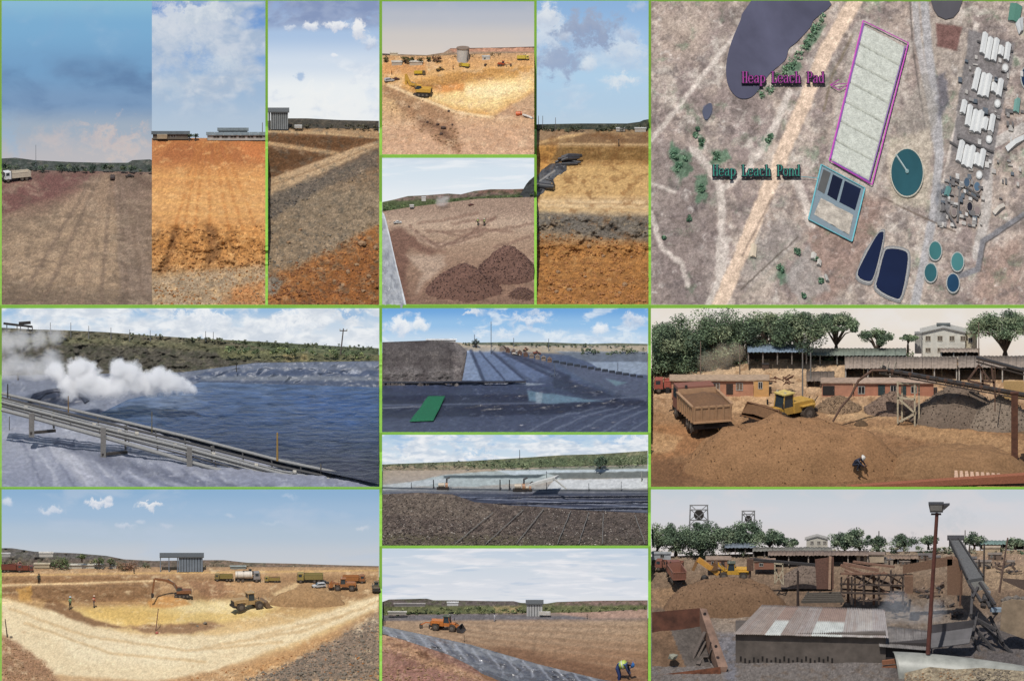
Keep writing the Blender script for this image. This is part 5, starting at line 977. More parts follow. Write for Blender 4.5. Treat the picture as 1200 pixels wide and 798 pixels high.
for i, (q, c, l) in enumerate((([(1184, 6), (1198, 10), (1194, 30), (1181, 26)], (86, 134, 116), 'green roofed building at the top right of the aerial site'), ([(1190, 30), (1199, 22), (1199, 38), (1194, 43)], (206, 208, 206), 'small white building at the top right rim'), ([(1189, 119), (1196, 118), (1194, 135), (1187, 133)], (126, 170, 158), 'small teal roofed shed by the right rim'), ([(1178, 174), (1200, 160), (1200, 166), (1181, 180)], (214, 214, 210), 'slanting white shed at the right rim'), ([(1108, 221), (1115, 223), (1112, 233), (1106, 231)], (104, 150, 146), 'small teal basin roof beside the plant'), ([(951, 298), (957, 300), (956, 307), (950, 305)], (226, 220, 208), 'tiny white hut in the lower compound'), ([(958, 306), (963, 308), (962, 314), (957, 312)], (220, 212, 200), 'second tiny hut in the lower compound'), ([(966, 324), (970, 326), (972, 332), (968, 331)], (220, 216, 206), 'third tiny hut at the lower compound corner'), ([(1163, 250), (1176, 240), (1178, 244), (1166, 254)], (206, 196, 182), 'pale slanting shed beside the diagonal road'))): mhouse(l, q, .3, c, name='shed')
mhouse('pale oval shed beside the broad dirt road', [(880, 288), (887, 290), (886, 304), (879, 303)], .3, (232, 214, 186), name='shed')
# process plant clutter: pipes racks
t = tag(empty('pipe_rack', M(1130, 215)), 'grey pipe racks of the process plant', 'pipe rack')
for q in ([(1113, 168), (1150, 190)], [(1116, 210), (1148, 232)], [(1104, 240), (1120, 268)], [(1125, 220), (1122, 262)], [(1130, 226), (1146, 236)], [(1139, 90), (1180, 106)], [(1131, 125), (1172, 140)], [(1122, 163), (1164, 180)], [(1145, 50), (1187, 62)]):
    mb = MB(); mb.beam(M(*q[0], .25), M(*q[1], .25), .22, .2); keep(mb.build('pipe', mat('rack_grey', (112, 108, 106))), t)
# bushes seen from above
k = 0
for (x, y, r, l) in ((816, 160, 4, 'upper dark bush'), (822, 168, 4.5, 'bush pair right'), (818, 153, 3, 'small bush'), (900, 165, 4, 'bush by pond track'), (903, 160, 3.5, 'twin bush by pond track'), (955, 36, 5, 'bush by the big pond shore'), (946, 52, 5, 'lower shore bush'), (926, 80, 5.5, 'bush below the big pond'), (790, 184, 6, 'big scrub clump'), (797, 198, 6, 'lower scrub clump'), (840, 184, 5, 'scrub beside the pale track'), (822, 222, 5, 'scrub beside the fork'), (915, 316, 5, 'compound hedge bush'), (934, 296, 4.5, 'compound corner bush'), (956, 304, 3.5, 'bush among the huts'), (962, 330, 3.5, 'bush below the huts'), (942, 348, 3, 'lowest compound bush'), (804, 186, 4, 'right scrub clump'), (808, 258, 4, 'lone left bush'), (778, 280, 3, 'bush near the left rim')):
    cen = [tuple(M(x + random.uniform(-r, r) * .6, y + random.uniform(-r, r) * .7, .25)) for _ in range(7)]; o = leaves('bush', cen, [r * .055] * 7, 160, .13, [(84, 112, 88), (72, 100, 78), (98, 124, 98)], None, k); tag(o, l + ' in the aerial site', 'bush', 'bushes seen from above'); k += 1
# shrubs along the shore of the big pond and plant clutter
for i, (x, y) in enumerate(((962, 22), (958, 32), (951, 44), (944, 58), (936, 66), (930, 74), (921, 84), (912, 92), (902, 108), (893, 112))):
    cen = [tuple(M(x + random.uniform(-4, 4), y + random.uniform(-4, 4), .2)) for _ in range(6)]; tag(leaves('shore_shrub', cen, [.3] * 6, 110, .12, [(108, 134, 104), (92, 118, 92)], None, 60 + i), '%s shrub from the top along the shore of the big pond' % ['first', 'second', 'third', 'fourth', 'fifth', 'sixth', 'seventh', 'eighth', 'ninth', 'lowest'][i], 'shrub', 'shore shrubs')
t = tag(empty('plant_clutter', M(1128, 240)), 'cluster of small plant boxes between the tanks and roofs', 'plant'); rc = random.Random(2)
for i in range(120):
    x, y = ((rc.uniform(1100, 1152), rc.uniform(208, 268)) if i < 60 else (rc.uniform(1138, 1186) - (rc.uniform(0, 1)) * 20, rc.uniform(48, 205)) if i < 90 else (rc.uniform(1158, 1199), rc.uniform(60, 245))); a, b = rc.uniform(1, 3), rc.uniform(1, 4); keep(mpoly('plant_box', [(x - a, y - b), (x + a, y - b + 1), (x + a, y + b), (x - a, y + b - 1)], .2 + .2 * rc.random(), rc.choice([(150, 146, 142), (112, 108, 106), (186, 180, 172), (96, 104, 112), (206, 202, 196)]), th=.4), t)
# lettering
GL = {'H': [[(.14, 0), (.14, 1)], [(.8, 0), (.8, 1)], [(.14, .5), (.8, .5)], [(0, 0), (.3, 0)], [(0, 1), (.3, 1)], [(.64, 0), (.95, 0)], [(.64, 1), (.95, 1)]], 'e': [[(.1, .34), (.85, .34), (.85, .5), (.68, .64), (.3, .64), (.1, .48), (.1, .15), (.3, 0), (.68, 0), (.88, .12)]],
      'a': [[(.15, .52), (.3, .64), (.6, .64), (.75, .5), (.75, .05), (.92, 0)], [(.75, .36), (.3, .34), (.12, .2), (.15, .04), (.35, 0), (.6, .04), (.75, .15)]], 'p': [[(0, .64), (.18, .64), (.18, -.28)], [(.18, .5), (.4, .64), (.7, .6), (.88, .45), (.88, .18), (.7, .02), (.4, 0), (.18, .12)], [(.02, -.28), (.36, -.28)]],
      'L': [[(.2, 0), (.2, 1)], [(0, 1), (.42, 1)], [(0, 0), (.88, 0), (.9, .24)]], 'c': [[(.85, .48), (.65, .64), (.3, .64), (.1, .48), (.1, .15), (.3, 0), (.65, 0), (.88, .15)]], 'h': [[(0, 1), (.18, 1), (.18, 0)], [(.02, 0), (.36, 0)], [(.18, .48), (.4, .64), (.65, .64), (.78, .5), (.78, 0)], [(.64, 0), (.96, 0)]],
      'P': [[(.2, 0), (.2, 1)], [(.02, 0), (.4, 0)], [(0, 1), (.65, 1), (.88, .85), (.88, .62), (.65, .46), (.2, .46)]], 'd': [[(.6, 1), (.78, 1), (.78, 0), (.96, 0)], [(.78, .5), (.55, .64), (.28, .62), (.1, .46), (.1, .16), (.28, 0), (.55, 0), (.78, .14)]], 'o': [[(.3, 0), (.1, .16), (.1, .48), (.3, .64), (.68, .64), (.88, .48), (.88, .16), (.68, 0), (.3, 0)]],
      'n': [[(0, .64), (.18, .64), (.18, 0)], [(.02, 0), (.36, 0)], [(.18, .48), (.4, .64), (.65, .64), (.78, .5), (.78, 0)], [(.64, 0), (.96, 0)]]}
def write(text, x0, ybase, pitch, cap, fill, label):
    t = tag(empty('lettering', M(x0, ybase)), label, 'lettering'); dk = mat('letter_outline', (34, 22, 44) if fill[0] > 100 else (14, 34, 34), .7, var=.03); fm = mat('letter_%d' % fill[0], fill, .7, var=.03)
    for i, ch in enumerate(text):
        if ch == ' ': continue
        for w, hh, m, nm in ((3.5, .46, dk, 'letter_outline'), (1.15, .56, fm, 'letter')):
            mb = MB()
            for st in GL[ch]:
                for (a, b), (c, d) in zip(st[:-1], st[1:]):
                    p0, p1 = np.array((x0 + (i + a * .88) * pitch, ybase - b * cap)), np.array((x0 + (i + c * .88) * pitch, ybase - d * cap)); v = (p1 - p0) / (np.linalg.norm(p1 - p0) + 1e-6) * w * .35; p0, p1 = p0 - v, p1 + v
                    mb.beam(M(*p0, hh), M(*p1, hh), w * .1 * (1. if abs(c - a) < .05 or w > 2 else .7), .06)
            keep(mb.build(nm, m), t)
write('Heap Leach Pad', 870, 101, 6.9, 12.5, (170, 58, 150), 'magenta lettering Heap Leach Pad'); write('Heap Leach Pond', 835.5, 210, 6.85, 12.5, (44, 140, 120), 'teal lettering Heap Leach Pond')
t = tag(empty('pointer_arrow', M(985, 102)), 'thin magenta pointer arrow at the pad edge', 'arrow'); mline([(993, 101), (973, 103), (983, 97)], .7, .45, MAG, 'arrow_line', t, False); mline([(973, 103), (983, 109), (993, 103)], .7, .45, MAG, 'arrow_line', t, False)
mline([(937, 210), (958, 212)], .6, .45, CYA, 'arrow_line', t, False)
# ================================================================== middle terrace
YM, YN = 46., 91.
NAVY = ground_mat('navy_liner', rough=.5, fine=.12, scale=1.5, spec=.55, bump=.1)
# ---- pond with steam
SK8 = [(2, 384), (40, 386), (75, 387), (120, 389), (160, 392), (220, 396), (300, 400), (400, 406), (444, 408)]
def c8(X, Y):
    p = Paint(X, Y, (150, 154, 166)); p.rows([(425, (100, 106, 118)), (470, (128, 134, 150)), (510, (160, 162, 172)), (571, (140, 144, 160))], 3)
    p.poly([(2, 440), (210, 440), (120, 480), (2, 470)], (134, 138, 150), 5, 6, .7); p.poly([(30, 474), (40, 462), (64, 458), (92, 460), (108, 468), (70, 480)], (78, 82, 96), 3, 3, .9)
    p.poly([(215, 436), (300, 425), (444, 423), (444, 430), (300, 434)], (104, 112, 128), 2, 2, .9); p.poly([(215, 447), (240, 436), (320, 433), (444, 434), (444, 441), (300, 440)], (70, 82, 106), 1.5, 2, .85); p.poly([(235, 440), (444, 441), (444, 446), (235, 446)], (116, 122, 130), 1, 1.5, .7); p.poly([(230, 446), (444, 446), (444, 454), (230, 449)], (74, 84, 104), 1, 1.5, .9)
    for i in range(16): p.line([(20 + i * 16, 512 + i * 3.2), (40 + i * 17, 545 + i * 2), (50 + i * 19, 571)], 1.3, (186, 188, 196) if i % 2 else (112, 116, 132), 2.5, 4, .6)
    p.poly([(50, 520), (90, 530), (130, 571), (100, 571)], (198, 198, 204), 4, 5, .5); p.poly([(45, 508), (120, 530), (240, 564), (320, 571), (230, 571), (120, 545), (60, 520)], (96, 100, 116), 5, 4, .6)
    return p.spots(0, (196, 198, 204), 9, .3, .5, 7, 1.2).grain(.12).c
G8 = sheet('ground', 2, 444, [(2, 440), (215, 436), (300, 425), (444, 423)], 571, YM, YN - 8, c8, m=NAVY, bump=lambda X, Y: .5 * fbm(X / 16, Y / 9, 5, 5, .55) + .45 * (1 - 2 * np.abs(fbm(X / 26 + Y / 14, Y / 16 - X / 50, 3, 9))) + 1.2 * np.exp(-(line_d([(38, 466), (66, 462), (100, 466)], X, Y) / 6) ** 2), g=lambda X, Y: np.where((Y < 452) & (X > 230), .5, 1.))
def c8h(X, Y):
    p = Paint(X, Y, (112, 106, 88)); p.poly([(2, 404), (100, 402), (250, 410), (330, 415), (330, 424), (215, 436), (2, 442)], (84, 80, 72), 4, 4, .85); p.poly([(2, 394), (130, 396), (260, 404), (330, 412), (300, 418), (150, 404), (2, 402)], (112, 110, 84), 3, 3, .8)
    p.poly([(260, 398), (444, 408), (444, 416), (330, 414)], (88, 98, 72), 2, 3, .9); p.poly([(250, 408), (340, 412), (444, 416), (444, 424), (330, 424), (260, 420)], (116, 116, 82), 2, 3, .85); p.poly([(330, 416), (360, 415), (360, 422), (338, 424)], (168, 144, 100), 2, 2, .6)
    return p.spots(0, (64, 68, 52), 7, .08, .6, 9, 2).spots(0, (156, 148, 118), 8, .3, .5, 19, 2).grain(.3).c
hill(2, 444, SK8, [(2, 446), (215, 440), (300, 428), (444, 426)], YN - 8, c8h, .9, depth=6.5)
treeline('tree_belt', YN - 2.2, 150, 444, [(150, 389), (260, 396), (444, 405)], [(150, 393), (300, 403), (444, 411)], 1600, [(84, 90, 70), (72, 80, 62), (98, 100, 76)], .11, 21)
treeline('tree_belt', YN - 6.5, 260, 444, [(260, 404), (444, 409)], [(260, 412), (444, 420)], 1600, [(86, 98, 68), (72, 84, 58), (104, 112, 72)], .13, 22)
sky(1, 445, 362, 416, YN, [(362, (150, 186, 220)), (380, (196, 212, 228)), (400, (222, 228, 234))], [dict(scale=.22, thr=.36, soft=.16, col=(236, 239, 242), dark=(206, 214, 224), a=.97, sz=1.8, off=2.2), dict(scale=.4, thr=.6, soft=.1, col=(186, 206, 226), a=.6, sz=1.7, off=8.)],
    [(60, 392, 80, 12, (224, 230, 236), (214, 222, 230), .5, 1.), (240, 372, 34, 12, (240, 242, 244), (212, 220, 230), .9, .6), (340, 378, 40, 14, (240, 242, 244), (214, 222, 232), .9, .6), (410, 366, 30, 6, (136, 176, 216), (160, 192, 222), .8, .8), (210, 364, 24, 4, (140, 178, 216), (160, 192, 222), .7, .8)])
WP = [(118, 484), (150, 468), (222, 452), (236, 447), (444, 454), (444, 566), (330, 541), (225, 513), (160, 497)]
def c8w(X, Y):
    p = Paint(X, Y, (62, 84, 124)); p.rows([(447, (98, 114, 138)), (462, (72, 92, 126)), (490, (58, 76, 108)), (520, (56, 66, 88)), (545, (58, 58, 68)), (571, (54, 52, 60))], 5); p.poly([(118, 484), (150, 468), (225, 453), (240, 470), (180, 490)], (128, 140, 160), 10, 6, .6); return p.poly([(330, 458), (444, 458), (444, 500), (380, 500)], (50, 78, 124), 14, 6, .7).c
Q8 = Sheet(); _r = np.linspace(440, 571, 60); _m = [np.mean([G8.Y(x, y) for x in range(130, 440, 20)]) - 1.7 for y in _r]; Q8.Y = lambda x, y: float(np.interp(y, _r, _m))
W8 = sheet('pond_water', 118, 444, [(118, 484), (150, 468), (222, 452), (236, 447.5), (444, 454)], [(118, 485), (160, 498), (225, 514), (330, 542), (444, 567)], 0, 1, c8w, m=water_mat('pond_rippled', (0, 0, 0), .14, .4, 2.6, .6, .55), base=Q8, bump=lambda X, Y: .12 * fbm(X / 9, Y / 2.2, 3, 4), back=False)  # light and dark of the ripples also painted into the base colour
def steamb(q, Y=66.): return [(P(x, y, Y + random.uniform(-.6, .6))[:], r) for x, y, r in q]
SB = steamb([(226, 457, .7), (218, 453, 1.1), (208, 450, 1.5), (196, 448, 1.8), (186, 443, 1.7), (176, 452, 1.7), (163, 448, 2.), (150, 438, 2.), (140, 432, 1.6), (140, 450, 1.9), (125, 455, 1.8), (112, 452, 2.), (98, 447, 2.2), (92, 434, 1.9), (82, 452, 2.), (105, 437, 1.7), (66, 436, 1.6)])
vol('steam_cloud', (P(40, 476, 63.) , Vector((23.4, 70., P(0, 405, 66.).z))), SB, 2.4, (1., 1., 1.), 'dense white steam cloud rolling over the pond', .75, .1, .8, .55)
SB2 = steamb([(58, 430, 2.2), (45, 436, 2.2), (30, 432, 2.), (14, 428, 2.2), (4, 436, 2.4), (60, 420, 1.6), (8, 402, 2.), (25, 398, 1.8), (45, 396, 1.6), (65, 393, 1.5)], 70.)
vol('steam_haze', (P(2.2, 452, 66.5) , Vector((10.5, 74., P(0, 380, 70.).z))), SB2, .4, (1., 1., 1.), 'thin drifting steam haze at the left over the dark bank', .6, .0, .9, .7)
# pipe walkway
GP = mat('pipe_grey', (156, 155, 152), .5, var=.15); GD = mat('pipe_dark', (82, 80, 80), .6)
def wy(x, y): return G8.Y(x, y) - .5
def pipe(label, pts, r, m, lift=0., name='pipe', cat='pipe', group=None):
    mb = MB(); W_ = [P(x, y, Y) for x, y, Y in pts]; mb.tube(W_, r, 8); return tag(mb.build(name, m, None, smooth_=False), label, cat, group)
WYf = lambda x: float(np.interp(x, [2, 225, 444], [60., 54., 47.5]))
t = tag(empty('pipe_walkway', P(222, 560, 53.)), 'long grey pipe walkway crossing in front of the steaming pond', 'walkway')
lines = [([(2, 461), (110, 486), (225, 513), (330, 540), (444, 564)], .19, .5, GP), ([(2, 466), (110, 492), (225, 520), (330, 547), (444, 571)], .16, .2, GD), ([(2, 471), (110, 499), (225, 527), (330, 555), (420, 572)], .19, -.2, GP), ([(2, 476), (110, 505), (225, 535), (330, 563), (380, 572)], .10, -.5, GD), ([(2, 480), (37, 489), (121, 512), (222, 541), (300, 563), (340, 573)], .25, -1., GP)]
lines += [([(x, y + o) for x, y in lines[2][0]], .1, -.1 - o * .05, (GP, GD)[k % 2]) for k, o in enumerate((-3.2, 2.4, 4.6))]
for i, (q, r, dy, m) in enumerate(lines):
    mb = MB(); mb.tube([P(x, y, WYf(x) + dy) for x, y in q], r, 8); keep(mb.build('pipe' if i != 4 else 'top_rail', m), t)
for (x, y0, y1) in ((37, 484, 508), (121, 501, 533), (222, 524, 563)):
    h = (y1 - y0) * .1 / C_; b = P(x, y1, WYf(x) - 1.3); q = keep(MB().box(b.x - .32, b.x + .32, b.y - .2, b.y + .2, b.z - .4, b.z + h).build('post', mat('post_grey', (136, 132, 128), .6)), t)
    keep(MB().beam(b + Vector((-.2, -.1, .1)), b + Vector((2.8, .8, .15)), .35, .3).build('foot_beam', mat('beam_dark', (72, 66, 62))), t)
    c = P(x + 26, y1 - 9, WYf(x) + .6); keep(MB().box(c.x - .12, c.x + .12, c.y - .1, c.y + .1, c.z - .3, c.z + h * .8).build('rear_post', mat('post_grey', (0, 0, 0))), t)
for k, x in enumerate(np.linspace(12, 420, 13)):
    a = np.interp(x, [2, 110, 225, 330, 444], [461, 486, 513, 540, 564]); b = np.interp(x, [2, 121, 222, 340], [478, 510, 539, 571]); keep(MB().beam(P(x, a + 1, WYf(x) + .5), P(x + 3, b + (0 if x < 300 else 4), WYf(x) - .6), .12).build('cross_bar', GD), t)
for k, (x, y) in enumerate(((62, 487), (110, 498), (160, 508), (205, 522), (250, 532), (300, 545), (345, 553), (385, 562), (30, 478), (140, 506))): keep(MB().cyl(P(x, y, WYf(x) - .1) + Vector((-.2, 0, 0)), P(x, y, WYf(x) - .1) + Vector((.2, .05, -.05)), .26, n=10).build('pipe_clamp', mat('valve_pale', (196, 190, 178))), t)
for i, (x, y1, y0, c, w, l) in enumerate(((325, 536, 507, (176, 140, 78), 2.2, 'yellow timber stake in front of the pond'), (80, 490, 464, (150, 116, 62), 1.2, 'thin timber stake by the liner fold'), (9, 474, 450, (60, 58, 60), 1.6, 'dark stake at the far left of the walkway'), (21, 458, 436, (112, 96, 60), 1.2, 'olive stake behind the walkway at left'), (178, 503, 482, (128, 116, 80), 1., 'thin stake at the pond edge'), (376, 565, 543, (112, 106, 96), 1.6, 'grey stake at the right end of the walkway'), (57, 436, 424, (84, 80, 70), .8, 'small stake on the far bank left'), (277, 432, 424, (70, 66, 60), .9, 'small dark stake on the far bank'), (11, 500, 488, (120, 110, 96), .8, 'short stake under the left end of the walkway'))): pole(l, x, y1, y0, (WYf(x) + .3 if y1 > 470 else YN - 10), w * .06, c, name='stake', cat='stake')
t = pole('power pole with crossarm on the green bank at right', 399, 412, 385, YN - 7, .09, (112, 102, 92), arm=.45, lean=.35)
for i, (x, yt) in enumerate(((59, 378), (83, 378), (104, 382), (130, 384), (241, 388), (250, 389), (152, 386), (176, 387))): pole('%s thin pylon on the skyline behind the steam' % (ORD + ['seventh', 'eighth'])[i], x, 396, yt, YN - 2.6, .045, (140, 140, 142), name='pylon')
t = tag(empty('gantry', P(20, 386, YN - 3)), 'dark conveyor gantry on the skyline at far left', 'gantry'); mb = MB()
keep(mb.beam(P(4, 379, YN - 3), P(38, 383, YN - 3), .22).build('beam', DARK), t)
for x in (8, 20, 24, 33, 38): keep(MB().beam(P(x, 379 + x * .1, YN - 3), P(x, 389, YN - 3), .1).build('leg', DARK), t)
keep(MB().beam(P(22, 379, YN - 3), P(36, 378, YN - 3), .3).build('drive_house', DARK), t)
t = tag(empty('liner_fold', G8.at(70, 470)), 'black liner fold humped at the left pond shore', 'liner')
for k in range(5):
    q = [(33 + k * 3, 472 - k), (40 + k * 4, 464 - k * 1.3), (62 + k * 3, 459 - k * .4), (88 + k * 2, 461 + k), (104 - k, 470 + k * .5)]; mb = MB(); mb.tube([P(x, y, G8.Y(x, y) - .25) for x, y in q], [.12, .3, .34, .28, .1], 7); keep(mb.build('fold', mat('fold_navy', (76, 80, 94), .4, var=.25)), t)
# ---- liner field with the green mat
def c9(X, Y):
    p = Paint(X, Y, (80, 88, 112)); p.rows([(403, (186, 168, 140)), (411, (170, 160, 146)), (417, (90, 100, 126)), (440, (92, 104, 134)), (452, (72, 82, 110)), (475, (56, 62, 84)), (485, (76, 84, 108)), (507, (84, 92, 116))], 1.5)
    p.poly([(448, 403), (500, 400), (535, 402), (546, 410), (538, 448), (448, 450)], (88, 82, 80), 1.5, 2, .98); p.poly([(448, 432), (500, 432), (538, 436), (537, 448), (448, 450)], (112, 106, 106), 3, 3, .8); p.poly([(535, 404), (548, 408), (541, 448), (534, 448)], (132, 124, 122), 2, 2, .8)
    p.poly([(547, 411), (552, 411), (568, 446), (539, 448)], (156, 174, 204), 1.5, 1.5, .95); p.poly([(553, 412), (575, 412), (614, 446), (568, 447)], (128, 146, 180), 2, 1.5, .9); p.poly([(578, 412), (588, 412), (640, 440), (625, 447)], (112, 128, 162), 1.5, 1.5, .9)
    for q, w in (([(552, 411), (567, 446)], 1.8), ([(576, 412), (616, 446)], 1.3), ([(590, 413), (645, 440)], 1.8), ([(562, 412), (592, 446)], .8), ([(600, 414), (668, 442)], 1.8)): p.line(q, w, (58, 66, 92), 1.2, .8, .85)
    p.poly([(448, 447), (570, 446), (572, 450), (448, 452)], (50, 54, 74), .8, .6, .9)
    p.poly([(448, 464), (615, 462), (628, 467), (615, 471), (448, 473)], (44, 48, 70), 1.5, 1.5, .9); p.poly([(448, 478), (640, 474), (759, 468), (759, 474), (640, 486), (448, 490)], (40, 44, 64), 2, 2, .85); p.line([(448, 478), (500, 476)], .7, (160, 164, 176), .8, .8, .8); p.line([(448, 475), (640, 472), (759, 464)], .6, (150, 158, 178), .8, .8, .5)  # pale lines paint a sheen along the liner ridges
    p.poly([(618, 458), (650, 462), (690, 468), (706, 470), (640, 473), (620, 470)], (118, 148, 168), 1.2, 1.5, .95); p.poly([(606, 448), (640, 450), (620, 452)], (190, 200, 210), 1, 1, .8); p.poly([(628, 460), (636, 460), (634, 473), (628, 472)], (186, 196, 204), 1.2, 1.5, .6)
    p.poly([(645, 438), (668, 440), (668, 446), (720, 464), (690, 466), (650, 454)], (52, 58, 78), 2, 2, .8); p.poly([(590, 404), (759, 406), (759, 412), (680, 416), (610, 412)], (178, 162, 136), 1.2, 1.5, .95); p.poly([(650, 412), (759, 412), (759, 424), (690, 424)], (126, 134, 146), 1, 1.2, .9)
    p.poly([(690, 424), (759, 424), (759, 440), (704, 434)], (172, 186, 204), .8, 1, .95); p.poly([(650, 425), (700, 432), (740, 442), (759, 444), (759, 470), (735, 465), (690, 448)], (104, 110, 130), 1.5, 2, .7); p.poly([(710, 444), (735, 448), (722, 452)], (134, 168, 176), 1, 1, .7)
    for i in range(10): p.line([(600 + i * 15, 507), (640 + i * 14, 488), (700 + i * 10, 476)], .7, (146, 154, 172) if i % 2 else (66, 72, 96), 1.2, 2, .5)  # wrinkle highlights and shade painted as pale and dark streaks
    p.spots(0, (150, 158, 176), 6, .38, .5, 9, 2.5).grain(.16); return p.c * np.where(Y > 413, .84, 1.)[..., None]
def b9(X, Y):
    z = .15 * fbm(X / 9, Y / 4, 5, 5) + .3 * smooth(440, 455, Y) * (1 - 2 * np.abs(fbm(X / 24 + Y / 8, Y / 7, 4, 19)))
    for q, w, a in (([(448, 462), (620, 461)], 4, .5), ([(448, 475), (640, 473), (759, 466)], 4, .55), ([(652, 430), (668, 442), (720, 464)], 5, 1.), ([(590, 413), (645, 440)], 2, .5), ([(576, 412), (616, 446)], 2, .4), ([(552, 411), (567, 446)], 2, .5), ([(448, 449), (600, 448)], 2, .5)): z = z + a * np.exp(-(line_d(q, X, Y) / w) ** 2)
    return z + 1.6 * smooth(3, -16, poly_sd([(440, 395), (535, 399), (549, 410), (540, 452), (440, 452)], X, Y)) * (1 + .12 * fbm(X / 20, Y / 9, 4, 7))
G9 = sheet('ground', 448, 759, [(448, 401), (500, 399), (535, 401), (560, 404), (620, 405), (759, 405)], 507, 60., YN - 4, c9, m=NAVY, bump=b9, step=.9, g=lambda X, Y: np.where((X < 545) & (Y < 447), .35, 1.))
H9 = sheet('ore_heap', 448, 547, [(448, 401), (500, 399), (532, 401), (541, 406), (547, 411)], [(448, 449), (538, 448), (541, 446), (547, 413)], 0, 1, lambda X, Y: Paint(X, Y, (92, 86, 84)).poly([(448, 431), (500, 430), (540, 436), (540, 450), (448, 450)], (116, 110, 108), 4, 4, .8).poly([(532, 400), (548, 408), (541, 448), (533, 448)], (136, 128, 124), 3, 3, .8).spots(0, (66, 60, 60), 16, .05, .6, 9, 1.4).spots(0, (128, 120, 114), 10, .3, .5, 19, 1.4).grain(.2).c, base=G9, bump=lambda X, Y: .5 + .35 * fbm(X / 9, Y / 7, 5, 3, .6), step=.9, kind=None, grit=.8)
tag(H9.o, 'dark grey ore heap sloping down at the left of the liner field', 'ore heap')
hill(535, 759, [(535, 402), (590, 401), (640, 401), (690, 403), (720, 402), (759, 403)], 412, YN - 4, lambda X, Y: Paint(X, Y, (116, 116, 96)).spots(0, (84, 92, 76), 4, .0, .8, 4).grain(.25).c, .3, depth=3.)
treeline('tree_belt', YN - 4.3, 535, 759, [(535, 401), (640, 401), (759, 404)], [(535, 405), (680, 406), (759, 412)], 1500, [(84, 92, 74), (72, 82, 66), (100, 104, 82)], .09, 31)
treeline('tree_belt', YN - 6.5, 680, 759, [(680, 408), (759, 405)], [(680, 415), (759, 415)], 800, [(86, 96, 74), (72, 84, 64), (104, 108, 84)], .1, 33)
sky(446, 761, 362, 414, YN, [(362, (112, 166, 220)), (380, (150, 192, 230)), (400, (196, 216, 234)), (406, (206, 222, 236))], [dict(scale=.34, thr=.5, soft=.12, col=(226, 234, 242), dark=(190, 208, 228), a=.75, sz=1.9, off=6.)],
    [(468, 382, 22, 14, (240, 242, 244), (206, 216, 230), .95, .6), (492, 380, 14, 10, (240, 242, 244), (206, 218, 230), .95, .6), (620, 375, 26, 9, (232, 236, 242), (186, 202, 224), .85, .7), (550, 365, 16, 4, (236, 238, 240), (206, 214, 226), .8, .7), (702, 386, 14, 9, (240, 242, 244), (210, 220, 232), .9, .6), (745, 376, 22, 10, (224, 230, 238), (176, 192, 216), .85, .7), (590, 392, 20, 8, (228, 234, 240), (206, 218, 232), .8, .8), (650, 392, 22, 7, (228, 236, 242), (206, 220, 234), .8, .8), (730, 398, 30, 8, (222, 232, 240), (206, 220, 234), .8, .8), (625, 366, 20, 4, (216, 224, 236), (170, 190, 216), .7, .8)])
t = tag(empty('walk_mat', G9.at(500, 478)), 'bright green walking mat laid across the navy liner', 'mat')
def gm(x, y): return P(x, y, G9.Y(x, y) - .12)
q = [(480, 493.5), (508, 492.5), (522, 464), (502, 464)]; keep(patch('mat_strip', [gm(480, 493.5) + Vector((0, -.6, .15)), gm(508, 492.5) + Vector((0, -.6, .15)), gm(522, 464) + Vector((0, -.9, .25)), gm(502, 464) + Vector((0, -.9, .25))], 20, 26, lambda U, V_: .05 * np.sin(V_ * 9) + .02 * np.sin(U * 60), mat('green_mat', (30, 112, 76), .8, var=.2), None, thick=.06), t)
for i, (y0, l) in enumerate(((448.5, 'black pipe lying along the foot of the dark heap'),)):
    mb = MB(); mb.tube([P(x, y0 - (x - 448) * .006, G9.Y(x, y0) - .5) for x in range(448, 620, 12)], .14, 8); tag(mb.build('pipe', mat('black_pipe', (44, 46, 58), .5)), l, 'pipe')
t = tag(empty('pipe_run', G9.at(720, 436)), 'dark jointed pipe run along the far pond edge', 'pipe')
for k in range(13):
    x = 652 + k * 8.2; y = 424 + k * 1.45; Y = G9.Y(x, y) - .4; keep(MB().box(x * .1 - .38, x * .1 + .3, Y, Y + .3, P(x, y + 2, Y).z, P(x, y - 1, Y).z).build('pipe_joint', mat('joint_dark', (62, 68, 80))), t)
for i, (x, y, yt) in enumerate(((556, 404, 392), (575.5, 414, 377), (643, 411, 397), (724, 437, 425), (650, 440, 425), (602, 404, 396))): pole(['thin pole left of the tall mast', 'tall thin mast above the liner field', 'thin pole by the far machines', 'short stake by the far pond', 'stake among the far machines', 'leaning stick on the far skyline'][i], x, y, yt, G9.Y(x, max(y, 406)) - .2, .045, (116, 122, 132), name='mast')
EXTRA9 = [(605, 416, (226, 220, 210), 'white'), (629, 415, (150, 84, 66), 'rust red'), (590, 409, (140, 118, 96), 'dull brown'), (616, 411, (176, 130, 100), 'tan')]
for i, (x, y, c, l) in enumerate(EXTRA9): loader('%s small machine working beyond the liner field' % l, G9.at(x, y), .4 * i, .13, c, 'far machines beyond the liner field')
rrr = random.Random(8)
for k in range(9):
    x = 588 + k * 7; y = 411 + k * 1.6; mb = MB(); b_ = G9.at(x, y); mb.box(b_.x - .25, b_.x + .25, b_.y - .2, b_.y + .2, b_.z - .1, b_.z + rrr.uniform(.2, .55)).prism([(b_.x - .3, b_.z + .3), (b_.x + .3, b_.z + .3), (b_.x, b_.z + .6)], b_.y - .2, b_.y + .2); tag(mb.build('crate', paint(rrr.choice([(136, 112, 98), (160, 144, 130), (112, 84, 72)]))), '%s rusty crate from the left in the row beyond the liner' % (ORD + ['seventh', 'eighth', 'ninth'])[k], 'crate', 'row of rusty crates')
